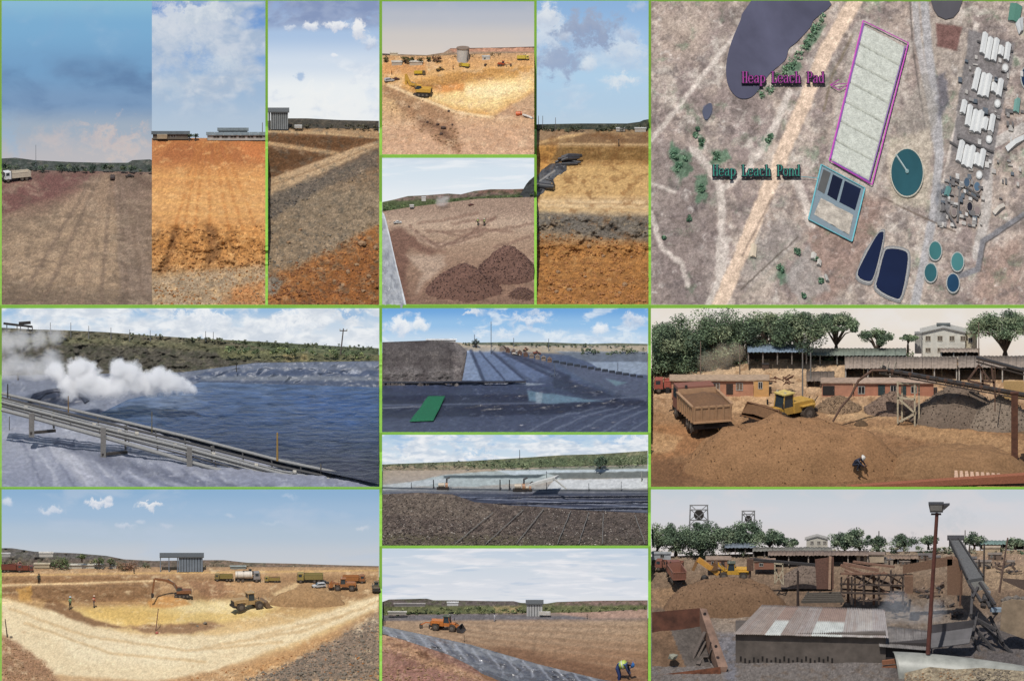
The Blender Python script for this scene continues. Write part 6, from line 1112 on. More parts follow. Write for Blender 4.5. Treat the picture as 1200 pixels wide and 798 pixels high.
tree('dark round bush on the skyline above the liner field', P(558, 405, YN - 5), 1., .8, .1, [(80, 86, 80), (66, 74, 70)], 2.5, None, 3, leaf=.08, name='bush', cat='bush')
house('long white shed on the skyline behind the dark heap', 500, 534, 398.5, 402, YN - 3.6, .4, (226, 226, 226), (232, 232, 230), 1., name='shed')
# ---- gravel heap with drip hoses
SK10 = [(448, 544), (500, 542), (550, 540), (600, 537), (660, 533), (700, 532), (759, 528)]
def c10(X, Y):
    p = Paint(X, Y, (150, 150, 140)); p.rows([(552, (170, 152, 130)), (562, (168, 154, 138)), (572, (160, 158, 152)), (580, (56, 60, 76)), (596, (60, 64, 80)), (602, (80, 84, 96))], .8)
    p.poly([(576, 552), (640, 548), (759, 545), (759, 552), (690, 553), (600, 556)], (120, 126, 112), 1, 1, .9); p.poly([(520, 556), (570, 552), (690, 554), (640, 564), (560, 570), (510, 570), (470, 568)], (172, 182, 180), 1, 1, .95); p.poly([(580, 551), (690, 550), (759, 549), (759, 553), (600, 556)], (196, 206, 212), .8, .8, .9); p.poly([(640, 554), (759, 552), (759, 560), (660, 561)], (106, 110, 106), .8, 1, .95); p.poly([(650, 562), (759, 560), (759, 572), (640, 573)], (204, 206, 206), .8, .8, .95)
    p.poly([(520, 557), (640, 556), (630, 560), (520, 560)], (66, 76, 78), .8, .8, .9); p.poly([(448, 568), (520, 560), (530, 563), (470, 573), (448, 574)], (190, 196, 196), .8, 1, .85); p.line([(448, 571.5), (600, 574), (759, 575)], .9, (58, 62, 66), .7, .4, .95); p.line([(448, 581), (620, 584), (759, 590)], .6, (120, 126, 142), .7, .6, .9); p.line([(560, 584), (680, 590), (759, 594)], .6, (136, 142, 158), .7, .6, .8); p.line([(620, 592), (759, 599)], .6, (128, 134, 150), .7, .6, .8)
    return p.grain(.14).c
G10 = sheet('ground', 448, 759, [(448, 551), (520, 551), (580, 549), (759, 544)], [(448, 586), (520, 586), (600, 600), (759, 606)], 42., 53., c10, m=NAVY, bump=lambda X, Y: .1 * fbm(X / 6, Y / 3, 4, 5) + smooth(576, 580, Y) * .35 * np.sin(Y * .9 + .01 * X), step=.9)
def c10g(X, Y):
    p = Paint(X, Y, (104, 92, 84)); p.spots(0, (78, 68, 64), 9, -.05, .7, 3, 1.6).spots(0, (140, 128, 114), 5, .2, .6, 13, 1.6); p.poly([(448, 626), (759, 630), (759, 640), (448, 640)], (84, 82, 58), 4, 5, .5); p.poly([(448, 580), (520, 580), (580, 600), (560, 615), (448, 600)], (118, 106, 94), 5, 5, .6); p.poly([(610, 600), (759, 605), (759, 640), (620, 640)], (84, 76, 72), 8, 6, .6); return p.grain(.3).c
H10 = sheet('gravel_ground', 448, 759, [(448, 579), (490, 577), (530, 579), (556, 588), (600, 592), (640, 594), (690, 598), (759, 601)], 640, 33., 41.6, c10g, bump=lambda X, Y: .35 * fbm(X / 5, Y / 4, 5, 5, .7), m=ground_mat('gravel', scale=4., fine=.35, bump=.9))
rocks('gravel', H10, [(448, 580), (530, 580), (556, 590), (640, 595), (759, 602), (759, 639), (448, 639)], 5200, .5, 1.9, mat('gravel_mix', (122, 108, 98), .95, var=.45, vscale=1.2), 520, 640, seed=17)
rocks('gravel', H10, [(448, 580), (530, 580), (556, 590), (640, 595), (759, 602), (759, 639), (448, 639)], 2600, .4, 1.5, mat('gravel_dark', (70, 62, 58), .95, var=.4, vscale=1.2), 520, 640, seed=18)
rocks('gravel', H10, [(448, 580), (530, 580), (556, 590), (640, 595), (759, 602), (759, 639), (448, 639)], 900, .4, 1.4, mat('gravel_light', (186, 176, 164), .95, var=.3, vscale=1.2), 520, 640, seed=19)
for i, (a, b) in enumerate((((578, 601), (533, 638)), ((613, 598), (569, 638)), ((637, 597), (605, 638)), ((669, 599), (653, 638)), ((690, 601), (678, 638)), ((707, 602), (706, 638)), ((744, 604), (756, 638)))):
    mb = MB(); n = 14; q = [(a[0] + (b[0] - a[0]) * k / n + .25 * math.sin(k * 1.3 + i), a[1] + (b[1] - a[1]) * k / n) for k in range(n + 1)]; mb.tube([P(x, y, H10.Y(x, y) - .35) + Vector((0, 0, .08)) for x, y in q], .05, 6); tag(mb.build('drip_hose', mat('hose_grey', (132, 128, 122), .6)), '%s drip hose from the left running down the gravel heap' % (ORD + ['seventh'])[i], 'hose', 'drip hoses on the gravel')
def c10h(X, Y): return Paint(X, Y, (112, 114, 88)).poly([(448, 546), (560, 545), (560, 560), (448, 562)], (156, 138, 118), 2, 2, .85).poly([(580, 540), (759, 532), (759, 546), (600, 550)], (86, 98, 70), 2, 3, .7).spots(0, (70, 80, 60), 5, .1, .6, 4).spots(0, (160, 150, 124), 6, .3, .6, 14).grain(.3).c
hill(448, 759, SK10, [(448, 556), (560, 554), (759, 548)], 53.1, c10h, .5, depth=3.)
treeline('tree_belt', 52.9, 540, 759, [(540, 540), (660, 534), (759, 529)], [(540, 548), (759, 545)], 2000, [(92, 102, 76), (76, 88, 64), (108, 116, 86)], .1, 41)
treeline('tree_belt', 54.6, 448, 640, [(448, 544), (550, 539), (640, 535)], [(448, 547), (640, 540)], 800, [(92, 98, 80), (80, 88, 70)], .08, 42)
tree('dark round bush on the green slope beyond the pools', P(703, 546, 51.5), 2., 1., .1, [(70, 84, 66), (60, 74, 58)], 2., None, 5, leaf=.1, name='bush', cat='bush')
sky(446, 761, 510, 552, 57.2, [(510, (176, 202, 226)), (525, (196, 214, 230)), (545, (214, 226, 234))], [dict(scale=.25, thr=.4, soft=.14, col=(238, 240, 243), dark=(196, 208, 222), a=.97, sz=2.6, off=2.), dict(scale=.3, thr=.56, soft=.1, col=(164, 194, 224), dark=(150, 186, 222), a=.7, sz=3., off=9.)], [(478, 536, 16, 7, (240, 242, 243), (214, 222, 230), .9, .6), (740, 514, 40, 6, (240, 242, 244), (220, 226, 234), .8, .7), (560, 530, 30, 6, (170, 200, 226), (180, 206, 228), .7, .8)])
t = tag(empty('white_ramp', G10.at(640, 572)), 'white sloping tank cover beside the pale pools', 'tank cover'); keep(MB().hull([P(618, 570, 45.5)[:], P(650, 563, 45.5)[:], P(655, 559, 47)[:], P(630, 565, 47)[:], P(618, 568, 45.5)[:], P(650, 559.5, 45.5)[:], P(655, 556, 47)[:], P(630, 563, 47)[:]]).build('cover', paint((232, 230, 222), False)), t)
keep(MB().beam(P(648, 560, 45.3), P(664, 573, 44.6), .16).build('strut', mat('strut_white', (206, 204, 196))), t)
for i, (x, y, yt, w, l) in enumerate(((586, 573, 562, 1.5, 'left of two dark upright posts'), (597, 573, 562, 1.5, 'right of two dark upright posts'), (640.5, 572, 552, .7, 'tall thin rod by the white cover'), (508, 571, 562, 1.2, 'short dark post at the left of the pools'), (482, 571, 565, .8, 'stub post near the left pool rim'), (690, 574, 566, .6, 'thin rod in the right pool'), (728, 574, 564, .6, 'second thin rod in the right pool'), (752, 562, 553, 1.4, 'pale post at the far right bank'), (609, 534, 527, .7, 'tiny pole on the skyline above the pools'))): pole(l, x, y, yt, G10.Y(x, max(y, 553)) - .3, w * .06, (62, 62, 64) if i != 7 else (170, 168, 160), name='post', cat='post')
def pump(label, x, y, s):
    t = tag(empty('pump', G10.at(x, y), 0, s), label, 'pump'); MB().box(-.8, .8, -.3, .3, 0, .25).build('base', DARK, t); MB().cyl((-.6, 0, .55), (.2, 0, .55), .28, n=12).build('motor', paint((206, 192, 170)), t); MB().cyl((.3, 0, .5), (.65, 0, .5), .38, n=12).build('casing', paint((176, 130, 96)), t); MB().tube([(.5, 0, .8), (.5, 0, 1.4), (.9, 0, 1.6)], .12, 8).build('outlet', GD, t); return t
pump('rusty pump set near the middle of the pools', 609, 575, 1.); pump('smaller rusty pump at the left of the pools', 519, 573, .9); pump('pale pump at the right of the rusty pump', 618, 575, .7)
# ---- yard with tipper, loader and conveyor
def c11(X, Y):
    p = Paint(X, Y, (168, 134, 100)); p.rows([(424, (204, 174, 142)), (440, (202, 170, 134)), (465, (190, 156, 122)), (485, (166, 130, 96)), (510, (150, 114, 82)), (571, (134, 100, 70))], 3)
    p.poly([(763, 498), (850, 498), (880, 510), (820, 530), (763, 540)], (170, 120, 80), 5, 5, .6); p.poly([(763, 505), (800, 512), (790, 528), (763, 532)], (204, 168, 124), 3, 3, .6); p.poly([(1000, 500), (1100, 498), (1200, 515), (1200, 535), (1100, 520)], (188, 150, 108), 4, 3, .6); p.line([(1078, 497), (1130, 500), (1200, 507)], 1.4, (90, 78, 64), 1.5, 1, .7)
    p.poly([(763, 535), (820, 545), (800, 571), (763, 571)], (112, 80, 56), 6, 5, .6); p.poly([(960, 476), (1010, 474), (1050, 490), (980, 494)], (206, 172, 130), 3, 3, .6); p.poly([(800, 466), (960, 464), (960, 480), (840, 484)], (206, 168, 126), 3, 3, .7)
    return p.spots(0, (124, 90, 60), 9, .2, .5, 9, 2).grain(.2).c
G11 = sheet('ground', 763, 1201, [(763, 432), (860, 421), (1201, 420)], 571, YM, YN - 5, c11, bump=lambda X, Y: .4 * fbm(X / 12, Y / 7, 5, 5, .6))
sky(761, 1201, 362, 440, YN, [(362, (228, 220, 210)), (390, (230, 221, 210)), (420, (226, 212, 198))], [dict(scale=.2, thr=.45, soft=.25, col=(232, 228, 226), a=.5)])
mound('sand_mound', 'big brown sand mound across the front of the yard', 'sand mound', 790, 1075, 488, 577, 46.6, (156, 118, 84), None, 11, G=G11, depth=11., peak=.42, flat=.35, rough=.16, stones=500, scol=(150, 108, 70), sr=.07)
mound('sand_mound', 'low brown sand bank behind the rusty post', 'sand mound', 1030, 1215, 524, 568, 47.5, (148, 114, 82), None, 13, G=G11, depth=8., flat=.5, rough=.2)
for i, (a, b, yt, yb, c, l) in enumerate(((1062, 1182, 449, 503, (122, 106, 92), 'tall grey gravel heap under the conveyor'), (1130, 1215, 462, 507, (142, 126, 110), 'pale grey gravel heap at the right edge'), (1010, 1082, 458, 489, (136, 114, 98), 'low brown gravel heap left of the white trestle'), (952, 1012, 463, 486, (150, 124, 98), 'small brown gravel heap by the second orange house'), (1000, 1018, 491, 500, (104, 84, 64), 'tiny dark soil heap on the sand'))): mound('gravel_pile', l, 'gravel pile', a, b, yt, yb, G11.Y((a + b) / 2, yb), c, 'gravel heaps in the yard', 20 + i, depth=(b - a) * .06, G=G11, stones=700 if i < 4 else 0, scol=c, sr=.085)
XLIM[:] = [76.3, 120.1]
treeline('hedge_belt', YN - 5.2, 855, 1075, [(855, 408), (1075, 409)], 424, 2600, [(84, 96, 70), (70, 84, 60), (104, 110, 84)], .13, 71)
T11 = [(84, 98, 74), (98, 112, 84), (74, 88, 66), (112, 120, 92), (66, 78, 62)]
tr = [(790, 440, 9.5, 7.8, 'large spreading tree at the left edge of the yard'), (838, 438, 8.5, 8., 'tall dense tree behind the dusty track'), (775, 434, 6., 7., 'dark tree at the far left rim of the yard'), (868, 432, 7., 7., 'middle tree right of the dense one'), (905, 420, 7.5, 6., 'broad tree above the blue shed roof'), (942, 418, 6.5, 5.8, 'dark tree right of the broad one'), (818, 446, 8., 5.4, 'low tree behind the long orange house'), (783, 452, 7., 5., 'bushy tree behind the red truck')]
for i, (x, y, w, h, l) in enumerate(tr): tree(l, P(x, y, YN - 5.5 - (i % 3)), w, h, .3, T11, 1.7, 'trees behind the yard', 100 + i, leaf=.115)
for i, (x, y, w, h, l) in enumerate(((980, 414, 6.2, 4.6, 'umbrella shaped tree left of the cream building'), (1028, 416, 4.8, 3., 'smaller dark tree before the cream building'), (1178, 422, 9.5, 5.4, 'wide umbrella tree at the right edge of the yard'), (1064, 412, 2.6, 1.8, 'distant low tree beside the cream building'))): tree(l, P(x, y, YN - 4.5), w, h, 1.4 if i != 1 else .5, T11, 1.7, 'trees behind the yard', 120 + i, shape='umbrella', leaf=.11)
house('tall cream gabled building on the skyline', 1080, 1131, 389.5, 416, YN - 3, 1.5, (242, 238, 224), (190, 188, 180), 5.5, windows=tuple((x, x + 5, 394, 399) for x in (1085, 1099, 1113, 1126)) + tuple((x, x + 5, 408, 412) for x in (1085, 1099, 1113)), gable=True, wcol=(120, 110, 100), frame=(206, 196, 176))
house('cream side wing right of the gabled building', 1131, 1145, 391, 414, YN - 2.6, 1.2, (226, 214, 184), (170, 164, 150), 2., windows=((1135, 1139, 396, 401),)); house('ridge vent on top of the gabled building', 1098, 1113, 381, 384.5, YN - 2.4, .8, (120, 124, 120), (104, 110, 108), 1.4, name='roof_vent', cat='vent'); house('small grey tower left of the cream building', 1072, 1080, 392, 412, YN - 3.4, .8, (190, 186, 178), (150, 148, 142), 2.)
def shed(label, x0, x1, yt, ym, yb, Y, d, roofc, inside=(46, 40, 36), posts=6, postc=(206, 198, 186), n=12, wallback=True):
    """open fronted shed: sheeted roof on posts over a dark inside"""
    t = tag(empty('open_shed', P((x0 + x1) / 2, yb, Y)), label, 'shed'); o = t.location; w = (x1 - x0) * .1; h = (yb - ym) * .1 / C_; rise = max(.1, ((ym - yt) * .1 - d * S_) / C_); x = -w / 2
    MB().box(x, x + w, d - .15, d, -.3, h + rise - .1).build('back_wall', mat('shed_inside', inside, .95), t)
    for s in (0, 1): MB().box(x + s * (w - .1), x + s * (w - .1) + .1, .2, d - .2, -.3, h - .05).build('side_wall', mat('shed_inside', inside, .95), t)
    rm = mat('sheet_%d%d%d' % tuple(roofc), roofc, .7, var=.2, vscale=1.5)
    for i in range(n):
        a = x + w * i / n; b = x + w * (i + 1) / n; dz = .02 * (i % 2); nx = 8; U = np.linspace(a, b - .02, 24); Vv = np.array([-.25, d]); X, Yy = np.meshgrid(U, Vv); Z = h + rise * (Yy + .25) / (d + .25) + .035 * np.sin(X * 14) + dz
        ob = mesh_np('roof_sheet', np.stack([X, Yy, Z], -1).reshape(-1, 3), grid_faces(2, 24), rm, t); s = ob.modifiers.new('t', 'SOLIDIFY'); s.thickness = .04
    for k in np.linspace(x + .1, x + w - .1, posts): MB().box(k - .07, k + .07, 0, .14, -.3, h).build('post', mat('postc_%d' % postc[0], postc), t)
    return t
shed('long brown sheet roofed open shed across the yard', 990, 1122, 418, 431, 449, YN - 12, 4.2, (166, 148, 132), n=13); shed('right part of the brown roofed open shed', 1123, 1201, 417, 430, 448, YN - 12.4, 4.2, (158, 142, 128), n=8, posts=4)
shed('small tan roofed shed below the gabled building', 1102, 1148, 408, 412, 417, YN - 7, 1., (172, 154, 138), (96, 80, 70), 4, n=5)
shed('blue grey roofed shed behind the loader', 876, 946, 403, 412, 424, YN - 9, 2.4, (134, 152, 168), (112, 84, 68), 5, (140, 130, 120), n=8); shed('dull green roofed shed right of the blue roof', 940, 1062, 408, 416, 424, YN - 7.4, 2., (132, 140, 126), (72, 70, 62), 7, (150, 150, 142), n=10); shed('rusty little lean-to beside the second orange house', 945, 978, 435, 446, 464, YN - 14, 2.4, (128, 112, 98), (56, 44, 40), 3, (120, 100, 84), n=4)
ow = (208, 150, 118)
house('long orange house with flat roof behind the tipper truck', 787, 883, 446, 464, 74.5, 2.2, ow, (196, 168, 140), 5., name='house', windows=((836, 843, 449, 457), (863, 870, 449, 457)), doors=((824, 832, 449, 457), (851, 859, 450, 462)), wcol=(140, 120, 104)); house('yellow end wall section of the long orange house', 883.3, 901, 446, 463, 74.3, 2.2, (228, 176, 112), (196, 168, 140), 5., name='house', windows=((889, 893, 448, 455),))
house('second orange house with black gate right of the loader', 963, 1000, 449, 465, 74.3, 2., (200, 144, 116), (184, 158, 136), 4., name='house', doors=((964, 978, 452, 463),), dcol=(44, 40, 38)); house('third orange house with teal door behind the conveyor', 1001, 1094, 449, 465, 74.4, 2., (198, 136, 108), (196, 168, 146), 4., name='house', windows=((1006, 1013, 453, 461), (1044, 1050, 452, 460), (1068, 1074, 453, 460)), doors=((1029, 1037, 451, 463), (1056, 1062, 452, 463)), dcol=(52, 70, 72))
MB_ = MB(); wbox(MB_, 1176, 1200, 447, 468, 66., .4); tag(MB_.build('wall', mat('tan_wall', (206, 168, 112), .9)), 'tan rendered wall at the right edge of the yard', 'wall')
truck('dusty orange tipper truck heaped with soil seen from behind', G11.at(822, 498), R_(105), .83, (150, 96, 80), (190, 150, 114), load=(130, 96, 68), ribs=7, name='tipper_truck').scale = (1.2, 1.85, 1.32)
truck('faded red tipper truck cut by the left edge of the yard', G11.at(787, 459), math.pi, .52, (176, 92, 80), (196, 106, 92), ribs=6)
loader('yellow wheel loader with brown bucket behind the sand mound', G11.at(919, 495), R_(-138), 1.12, (214, 168, 76), bucket_z=1.15, bucket_col=(128, 92, 64), load=(126, 92, 62), cabroof=(232, 206, 120), bucket_w=2.5)
vol('dust_cloud', (P(815, 446, 76.), Vector((91., 80., P(0, 396, 78.).z))), [(P(832, 425, 78)[:], 1.8), (P(848, 418, 78)[:], 1.9), (P(862, 412, 78)[:], 1.5), (P(838, 436, 78)[:], 1.4)], .11, (.9, .78, .6), 'brown dust cloud drifting before the dense trees', .8, .05, .6)
for i, (x, y, yt, l) in enumerate(((821, 444, 400, 'thin pole behind the long orange house'), (867, 441, 404, 'pole at the left end of the blue roof'), (1147, 425, 378, 'tall pole left of the wide umbrella tree'))): pole(l, x, y, yt, 78., .07, (140, 120, 104))
for i, (x, yt, yb, l) in enumerate(((940.5, 413, 462, 'grey upright post between loader and shed roof'), (950, 413, 440, 'second grey upright post behind the lean-to'))): pole(l, x, yb, yt, 71., .1, (136, 132, 126), name='post', cat='post')
t = tag(empty('scrap_heap', P(915, 450, 75.)), 'rusty scrap heap behind the loader cab', 'scrap'); rr = random.Random(3)
for k in range(16): a = Vector((rr.uniform(-1.4, 1.4), rr.uniform(-.5, .5), rr.uniform(0, .7))); MB().beam(a, a + Vector((rr.uniform(-1, 1), rr.uniform(-.4, .4), rr.uniform(-.1, .5))), .12).build('scrap_piece', mat('scrap_rust', (112, 74, 54), .9), t)
t = tag(empty('water_tank', P(897, 432, 77.)), 'small dark tank on the pale ground before the trees', 'tank'); MB().box(-.4, .4, -.2, .2, 0, .55).build('body', paint((88, 70, 60)), t); MB().box(-.45, .45, -.25, .25, .55, .62).build('lid', DARK, t)
# conveyor
RU = mat('rusty_steel', (112, 84, 68), .8, var=.25); TW = mat('trestle_white', (206, 190, 160), .7)
t = tag(empty('conveyor', P(1110, 455, 60.)), 'long dark belt conveyor crossing the yard on a trestle', 'conveyor'); Yc = 65.
a, b = P(1035, 438, Yc), P(1202, 468, Yc - 1)
for dy, dz in ((0, 0), (0, .45), (1., 0), (1., .45)): keep(MB().beam(a + Vector((0, dy, dz)), b + Vector((0, dy, dz)), .14).build('chord', mat('dark_chord', (74, 62, 54), .8)), t)
keep(MB().hull([(a + Vector((0, .1, .5)))[:], (b + Vector((0, .1, .5)))[:], (b + Vector((0, .9, .5)))[:], (a + Vector((0, .9, .5)))[:], (a + Vector((0, .1, .58)))[:], (b + Vector((0, .1, .58)))[:], (b + Vector((0, .9, .58)))[:], (a + Vector((0, .9, .58)))[:]]).build('belt', mat('belt', (66, 62, 60), .7)), t)
for k in range(17): p0 = a + (b - a) * (k / 16.); keep(MB().beam(p0, p0 + Vector((0, 0, .5)), .12).box(p0.x - .2, p0.x + .2, p0.y - .1, p0.y, p0.z + .45, p0.z + .75).build('idler', RU if k % 2 else mat('dark_chord', (0, 0, 0))), t)
keep(MB().cyl(a + Vector((0, -.1, .35)), a + Vector((0, 1.1, .35)), .4, n=12).build('head_pulley', DARK), t); keep(MB().tube([P(1040, 434, Yc), P(1022, 434, Yc - .2), P(1006, 446, Yc - .4), P(997, 464, Yc - .6), P(985, 478, Yc - .8), P(976, 494, Yc - 1)], [.14, .17, .16, .14, .14, .12], 8).build('discharge_chute', RU), t)
for dx in (-9, -2, 6): keep(MB().beam(P(1040 + dx, 438, Yc), P(1044 + dx, 424, Yc + .5), .14).build('head_frame', mat('pale_steel', (176, 162, 144))), t)
for (x0, y0, x1, y1) in ((1052, 447, 1052, 496), (1072, 449, 1072, 499), (1077, 449, 1077, 498), (1057, 448, 1057, 494), (1052, 466, 1072, 468), (1052, 466, 1072, 484), (1072, 485, 1054, 494), (1052, 449, 1077, 450), (1072, 499, 1077, 497)): keep(MB().beam(P(x0, y0, Yc + (.2 if x0 in (1052, 1072) else 1.)), P(x1, y1, Yc + (.2 if x1 in (1052, 1072, 1054) else 1.)), .2).build('trestle_bar', TW), t)
t = tag(empty('upper_conveyor', P(1170, 435, 64.)), 'short dark conveyor slanting in from the right edge', 'conveyor'); a, b = P(1144, 424, 66.), P(1204, 440, 66.)
for dz in (0, .4): keep(MB().beam(a + Vector((0, 0, dz)), b + Vector((0, 0, dz)), .16).build('chord', mat('dark_chord', (0, 0, 0))), t)
keep(MB().beam(a + Vector((0, .4, .5)), b + Vector((0, .4, .5)), .7, .1).build('belt', mat('belt', (0, 0, 0))), t)
for q in ([(1147, 428), (1134, 446)], [(1150, 430), (1152, 452)], [(1162, 430), (1167, 470)], [(1150, 446), (1166, 448)], [(1134, 446), (1160, 452)], [(1147, 428), (1160, 446)]): keep(MB().beam(P(*q[0], 66), P(*q[1], 66), .22).build('strut', RU), t)
MB_ = MB(); b_ = P(1189, 555, 51.); MB_.box(b_.x - .4, b_.x + .4, 51., 51.4, b_.z - .6, b_.z + 9.7).box(b_.x - .5, b_.x + .5, 50.9, 51.5, b_.z + 9.7, b_.z + 9.85); tag(MB_.build('steel_post', mat('post_rust', (104, 66, 48), .8, var=.25, vscale=2.)), 'thick rusty steel post at the right of the yard', 'post')
pole('thin dark pole left of the rusty post behind the gravel', 1166, 478, 430, 62., .07, (120, 90, 70))
person('worker in dark blue with white helmet crouching on the sand mound', P(1004, 551, 48.0), R_(-20), 3.5, 'crouch', (48, 54, 74), (40, 44, 60), (236, 230, 220), sleeves=(48, 54, 74))
t = tag(empty('parapet', P(1100, 560, 46.3)), 'reddish parapet rail along the bottom right of the yard', 'parapet'); keep(MB().hull([P(976, 574, 46.2)[:], P(1201, 566, 46.2)[:], P(1201, 563, 46.8)[:], P(976, 573, 46.8)[:], P(976, 571.5, 46.2)[:], P(1201, 556.5, 46.2)[:], P(1201, 553.5, 46.8)[:], P(976, 569, 46.8)[:]]).build('rail', mat('rail_red', (160, 98, 70), .85)), t)
for k in range(9): x = 1118 + k * 6.2; y = 557.4 + .1 * k if k else 558.; keep(MB().hull([P(x, 562 - k * .45, 47.)[:], P(x + 5.6, 561.6 - k * .45, 47.)[:], P(x + 5, 557, 48.)[:], P(x, 557, 48.)[:], P(x + .5, 560.5 - k * .45, 47.)[:], P(x + 5.2, 560 - k * .45, 47.)[:], P(x + 3.8, 551 + k * .4, 48.)[:], P(x + .6, 551 + k * .4, 48.)[:]]).build('roof_tile', mat('tile_pink', (214, 176, 148), .85)), t)
XLIM[:] = [-1e9, 1e9]
# ================================================================== lower terrace
# ---- wide excavation
def c12(X, Y):
    p = Paint(X, Y, (196, 160, 116)); p.rows([(664, (168, 136, 104)), (671, (196, 158, 116)), (678, (160, 124, 88)), (685, (184, 148, 108)), (700, (164, 128, 90)), (715, (200, 164, 112)), (740, (228, 194, 138)), (798, (206, 170, 126))], 1.5)
    p.line([(2, 674), (130, 672), (444, 668)], .9, (216, 176, 116), .8, .6, .9); p.line([(2, 685.5), (100, 683), (183, 680)], 1.2, (226, 196, 150), .9, .6, .95); p.poly([(2, 675), (180, 674), (183, 679), (2, 684)], (150, 116, 84), 1, 1, .8); p.poly([(2, 688), (186, 682), (186, 700), (100, 706), (40, 700), (2, 696)], (140, 108, 78), 2, 2, .9); p.poly([(20, 690), (36, 686), (38, 704), (24, 706)], (206, 158, 86), 2, 3, .7)  # bench walls painted darker, standing in for shade
    p.poly([(2, 700), (40, 703), (90, 722), (140, 732), (240, 742), (330, 744), (444, 720), (444, 695), (400, 705), (300, 735), (200, 735)], (220, 188, 138), 3, 3, .4)
    p.poly([(80, 714), (130, 711), (200, 706), (260, 704), (330, 708), (310, 722), (230, 734), (150, 734), (100, 724)], (226, 194, 124), 4, 4, .9); p.poly([(180, 705), (260, 703), (330, 708), (300, 716), (220, 718)], (244, 222, 168), 5, 4, .8); p.poly([(95, 712), (150, 712), (220, 724), (160, 733), (110, 722)], (222, 182, 104), 4, 3, .6)
    p.poly([(172, 704), (190, 697), (212, 700), (224, 708), (200, 712), (176, 711)], (206, 152, 92), 2, 2, .9)
    p.poly([(60, 700), (75, 708), (110, 726), (150, 735), (100, 735), (50, 712)], (138, 104, 74), 2, 3, .9); p.poly([(150, 733), (250, 728), (262, 733), (222, 742), (170, 742)], (150, 116, 86), 2.5, 3, .9)  # banks darkened so the pit's shade sits in the soil colour
    p.poly([(2, 700), (60, 716), (110, 734), (170, 744), (260, 744), (340, 730), (444, 697), (444, 712), (350, 750), (240, 790), (180, 798), (60, 790), (30, 770), (2, 742)], (238, 216, 174), 3, 3, .97); p.poly([(60, 744), (180, 750), (260, 760), (200, 780), (90, 775)], (246, 228, 190), 8, 6, .6)
    for q in ([(10, 712), (100, 745), (220, 762), (330, 752)], [(30, 730), (130, 765), (240, 775)], [(444, 704), (360, 738), (240, 758)], [(300, 745), (400, 722)]): p.line(q, 1.3, (208, 174, 126), 1.8, 2, .6)
    p.poly([(2, 742), (20, 752), (50, 774), (70, 798), (2, 798)], (164, 126, 96), 4, 5, .95); p.poly([(444, 714), (400, 734), (340, 762), (270, 780), (190, 798), (444, 798)], (192, 152, 108), 4, 4, .95); p.poly([(444, 716), (400, 744), (340, 776), (290, 798), (444, 798)], (142, 124, 108), 6, 7, .9); p.poly([(300, 772), (380, 742), (400, 740), (330, 780), (280, 795)], (200, 150, 96), 5, 5, .4)
    p.poly([(316, 690), (345, 684), (400, 692), (405, 702), (375, 712), (335, 712), (318, 706)], (164, 130, 92), 3, 3, .8); p.poly([(220, 680), (260, 680), (275, 692), (260, 700), (235, 698)], (142, 106, 80), 3, 4, .7); p.poly([(275, 672), (330, 674), (330, 690), (290, 696), (260, 690)], (190, 150, 108), 3, 3, .6); p.poly([(318, 695), (345, 683), (352, 684), (330, 703)], (226, 194, 146), 2, 2, .8)
    return p.spots(0, (250, 230, 188), 10, .28, .45, 9, 2.5).spots(0, (168, 132, 96), 7, .42, .35, 17, 2.5).grain(.11).c
def b12(X, Y):
    R = smooth(6, -6, poly_sd([(444, 718), (340, 768), (200, 798), (444, 798)], X, Y)) + smooth(6, -6, poly_sd([(2, 742), (50, 774), (70, 798), (2, 798)], X, Y)); z = .22 * fbm(X / 11, Y / 6, 5, 5, .6) + R * 1. * fbm(X / 8, Y / 7, 5, 7, .66)
    return z + 1.6 * np.exp(-((X - 362) / 32) ** 2 - ((Y - 698) / 9) ** 2) + .6 * smooth(700, 730, Y) * np.exp(-(line_d([(2, 742), (60, 770), (80, 798)], X, Y) / 12) ** 2)
G12 = sheet('ground', 2, 444, [(2, 664), (180, 664), (444, 664)], 799, 0., 40., c12, bump=b12, m=ground_mat('graded_soil', fine=.15, scale=5., bump=.2), grit=lambda X, Y: .15 + .85 * np.clip(smooth(6, -6, poly_sd([(444, 718), (340, 768), (200, 798), (444, 798)], X, Y)) + smooth(6, -6, poly_sd([(2, 742), (50, 774), (70, 798), (2, 798)], X, Y)) + .35 * (Y < 705), 0, 1), g=lambda X, Y: np.where((Y > 686) & (Y < 705) & (X < 190) | (Y > 675) & (Y < 683) & (X < 184), .12, np.where(poly_sd([(220, 680), (262, 679), (280, 692), (260, 701), (232, 699)], X, Y) < 0, .2, np.where(poly_sd([(60, 700), (110, 726), (150, 735), (262, 732), (250, 728), (150, 730), (90, 712)], X, Y) < 0, .25, 1.))))
rocks('rubble', G12, [(444, 720), (400, 745), (340, 776), (280, 798), (444, 798)], 1500, .6, 2.4, STONE_G, 640, 798, seed=21); rocks('rubble', G12, [(444, 718), (340, 768), (200, 798), (444, 798)], 300, .5, 2., STONE_O, 640, 798, seed=22); rocks('rubble', G12, [(2, 742), (50, 774), (70, 798), (2, 798)], 420, .5, 2.2, STONE_T, 640, 798, seed=23)
for i, (x, y, r) in enumerate(((376, 779, 4.4), (392, 768, 3.), (425, 752, 3.6), (352, 790, 3.), (240, 731, 3.), (231, 734, 2.), (437, 740, 3.), (13, 747, 2.6), (330, 788, 2.6), (405, 790, 3.2), (432, 776, 3.4))): stone(G12, x, y, r, STONE_G, 90 + i)
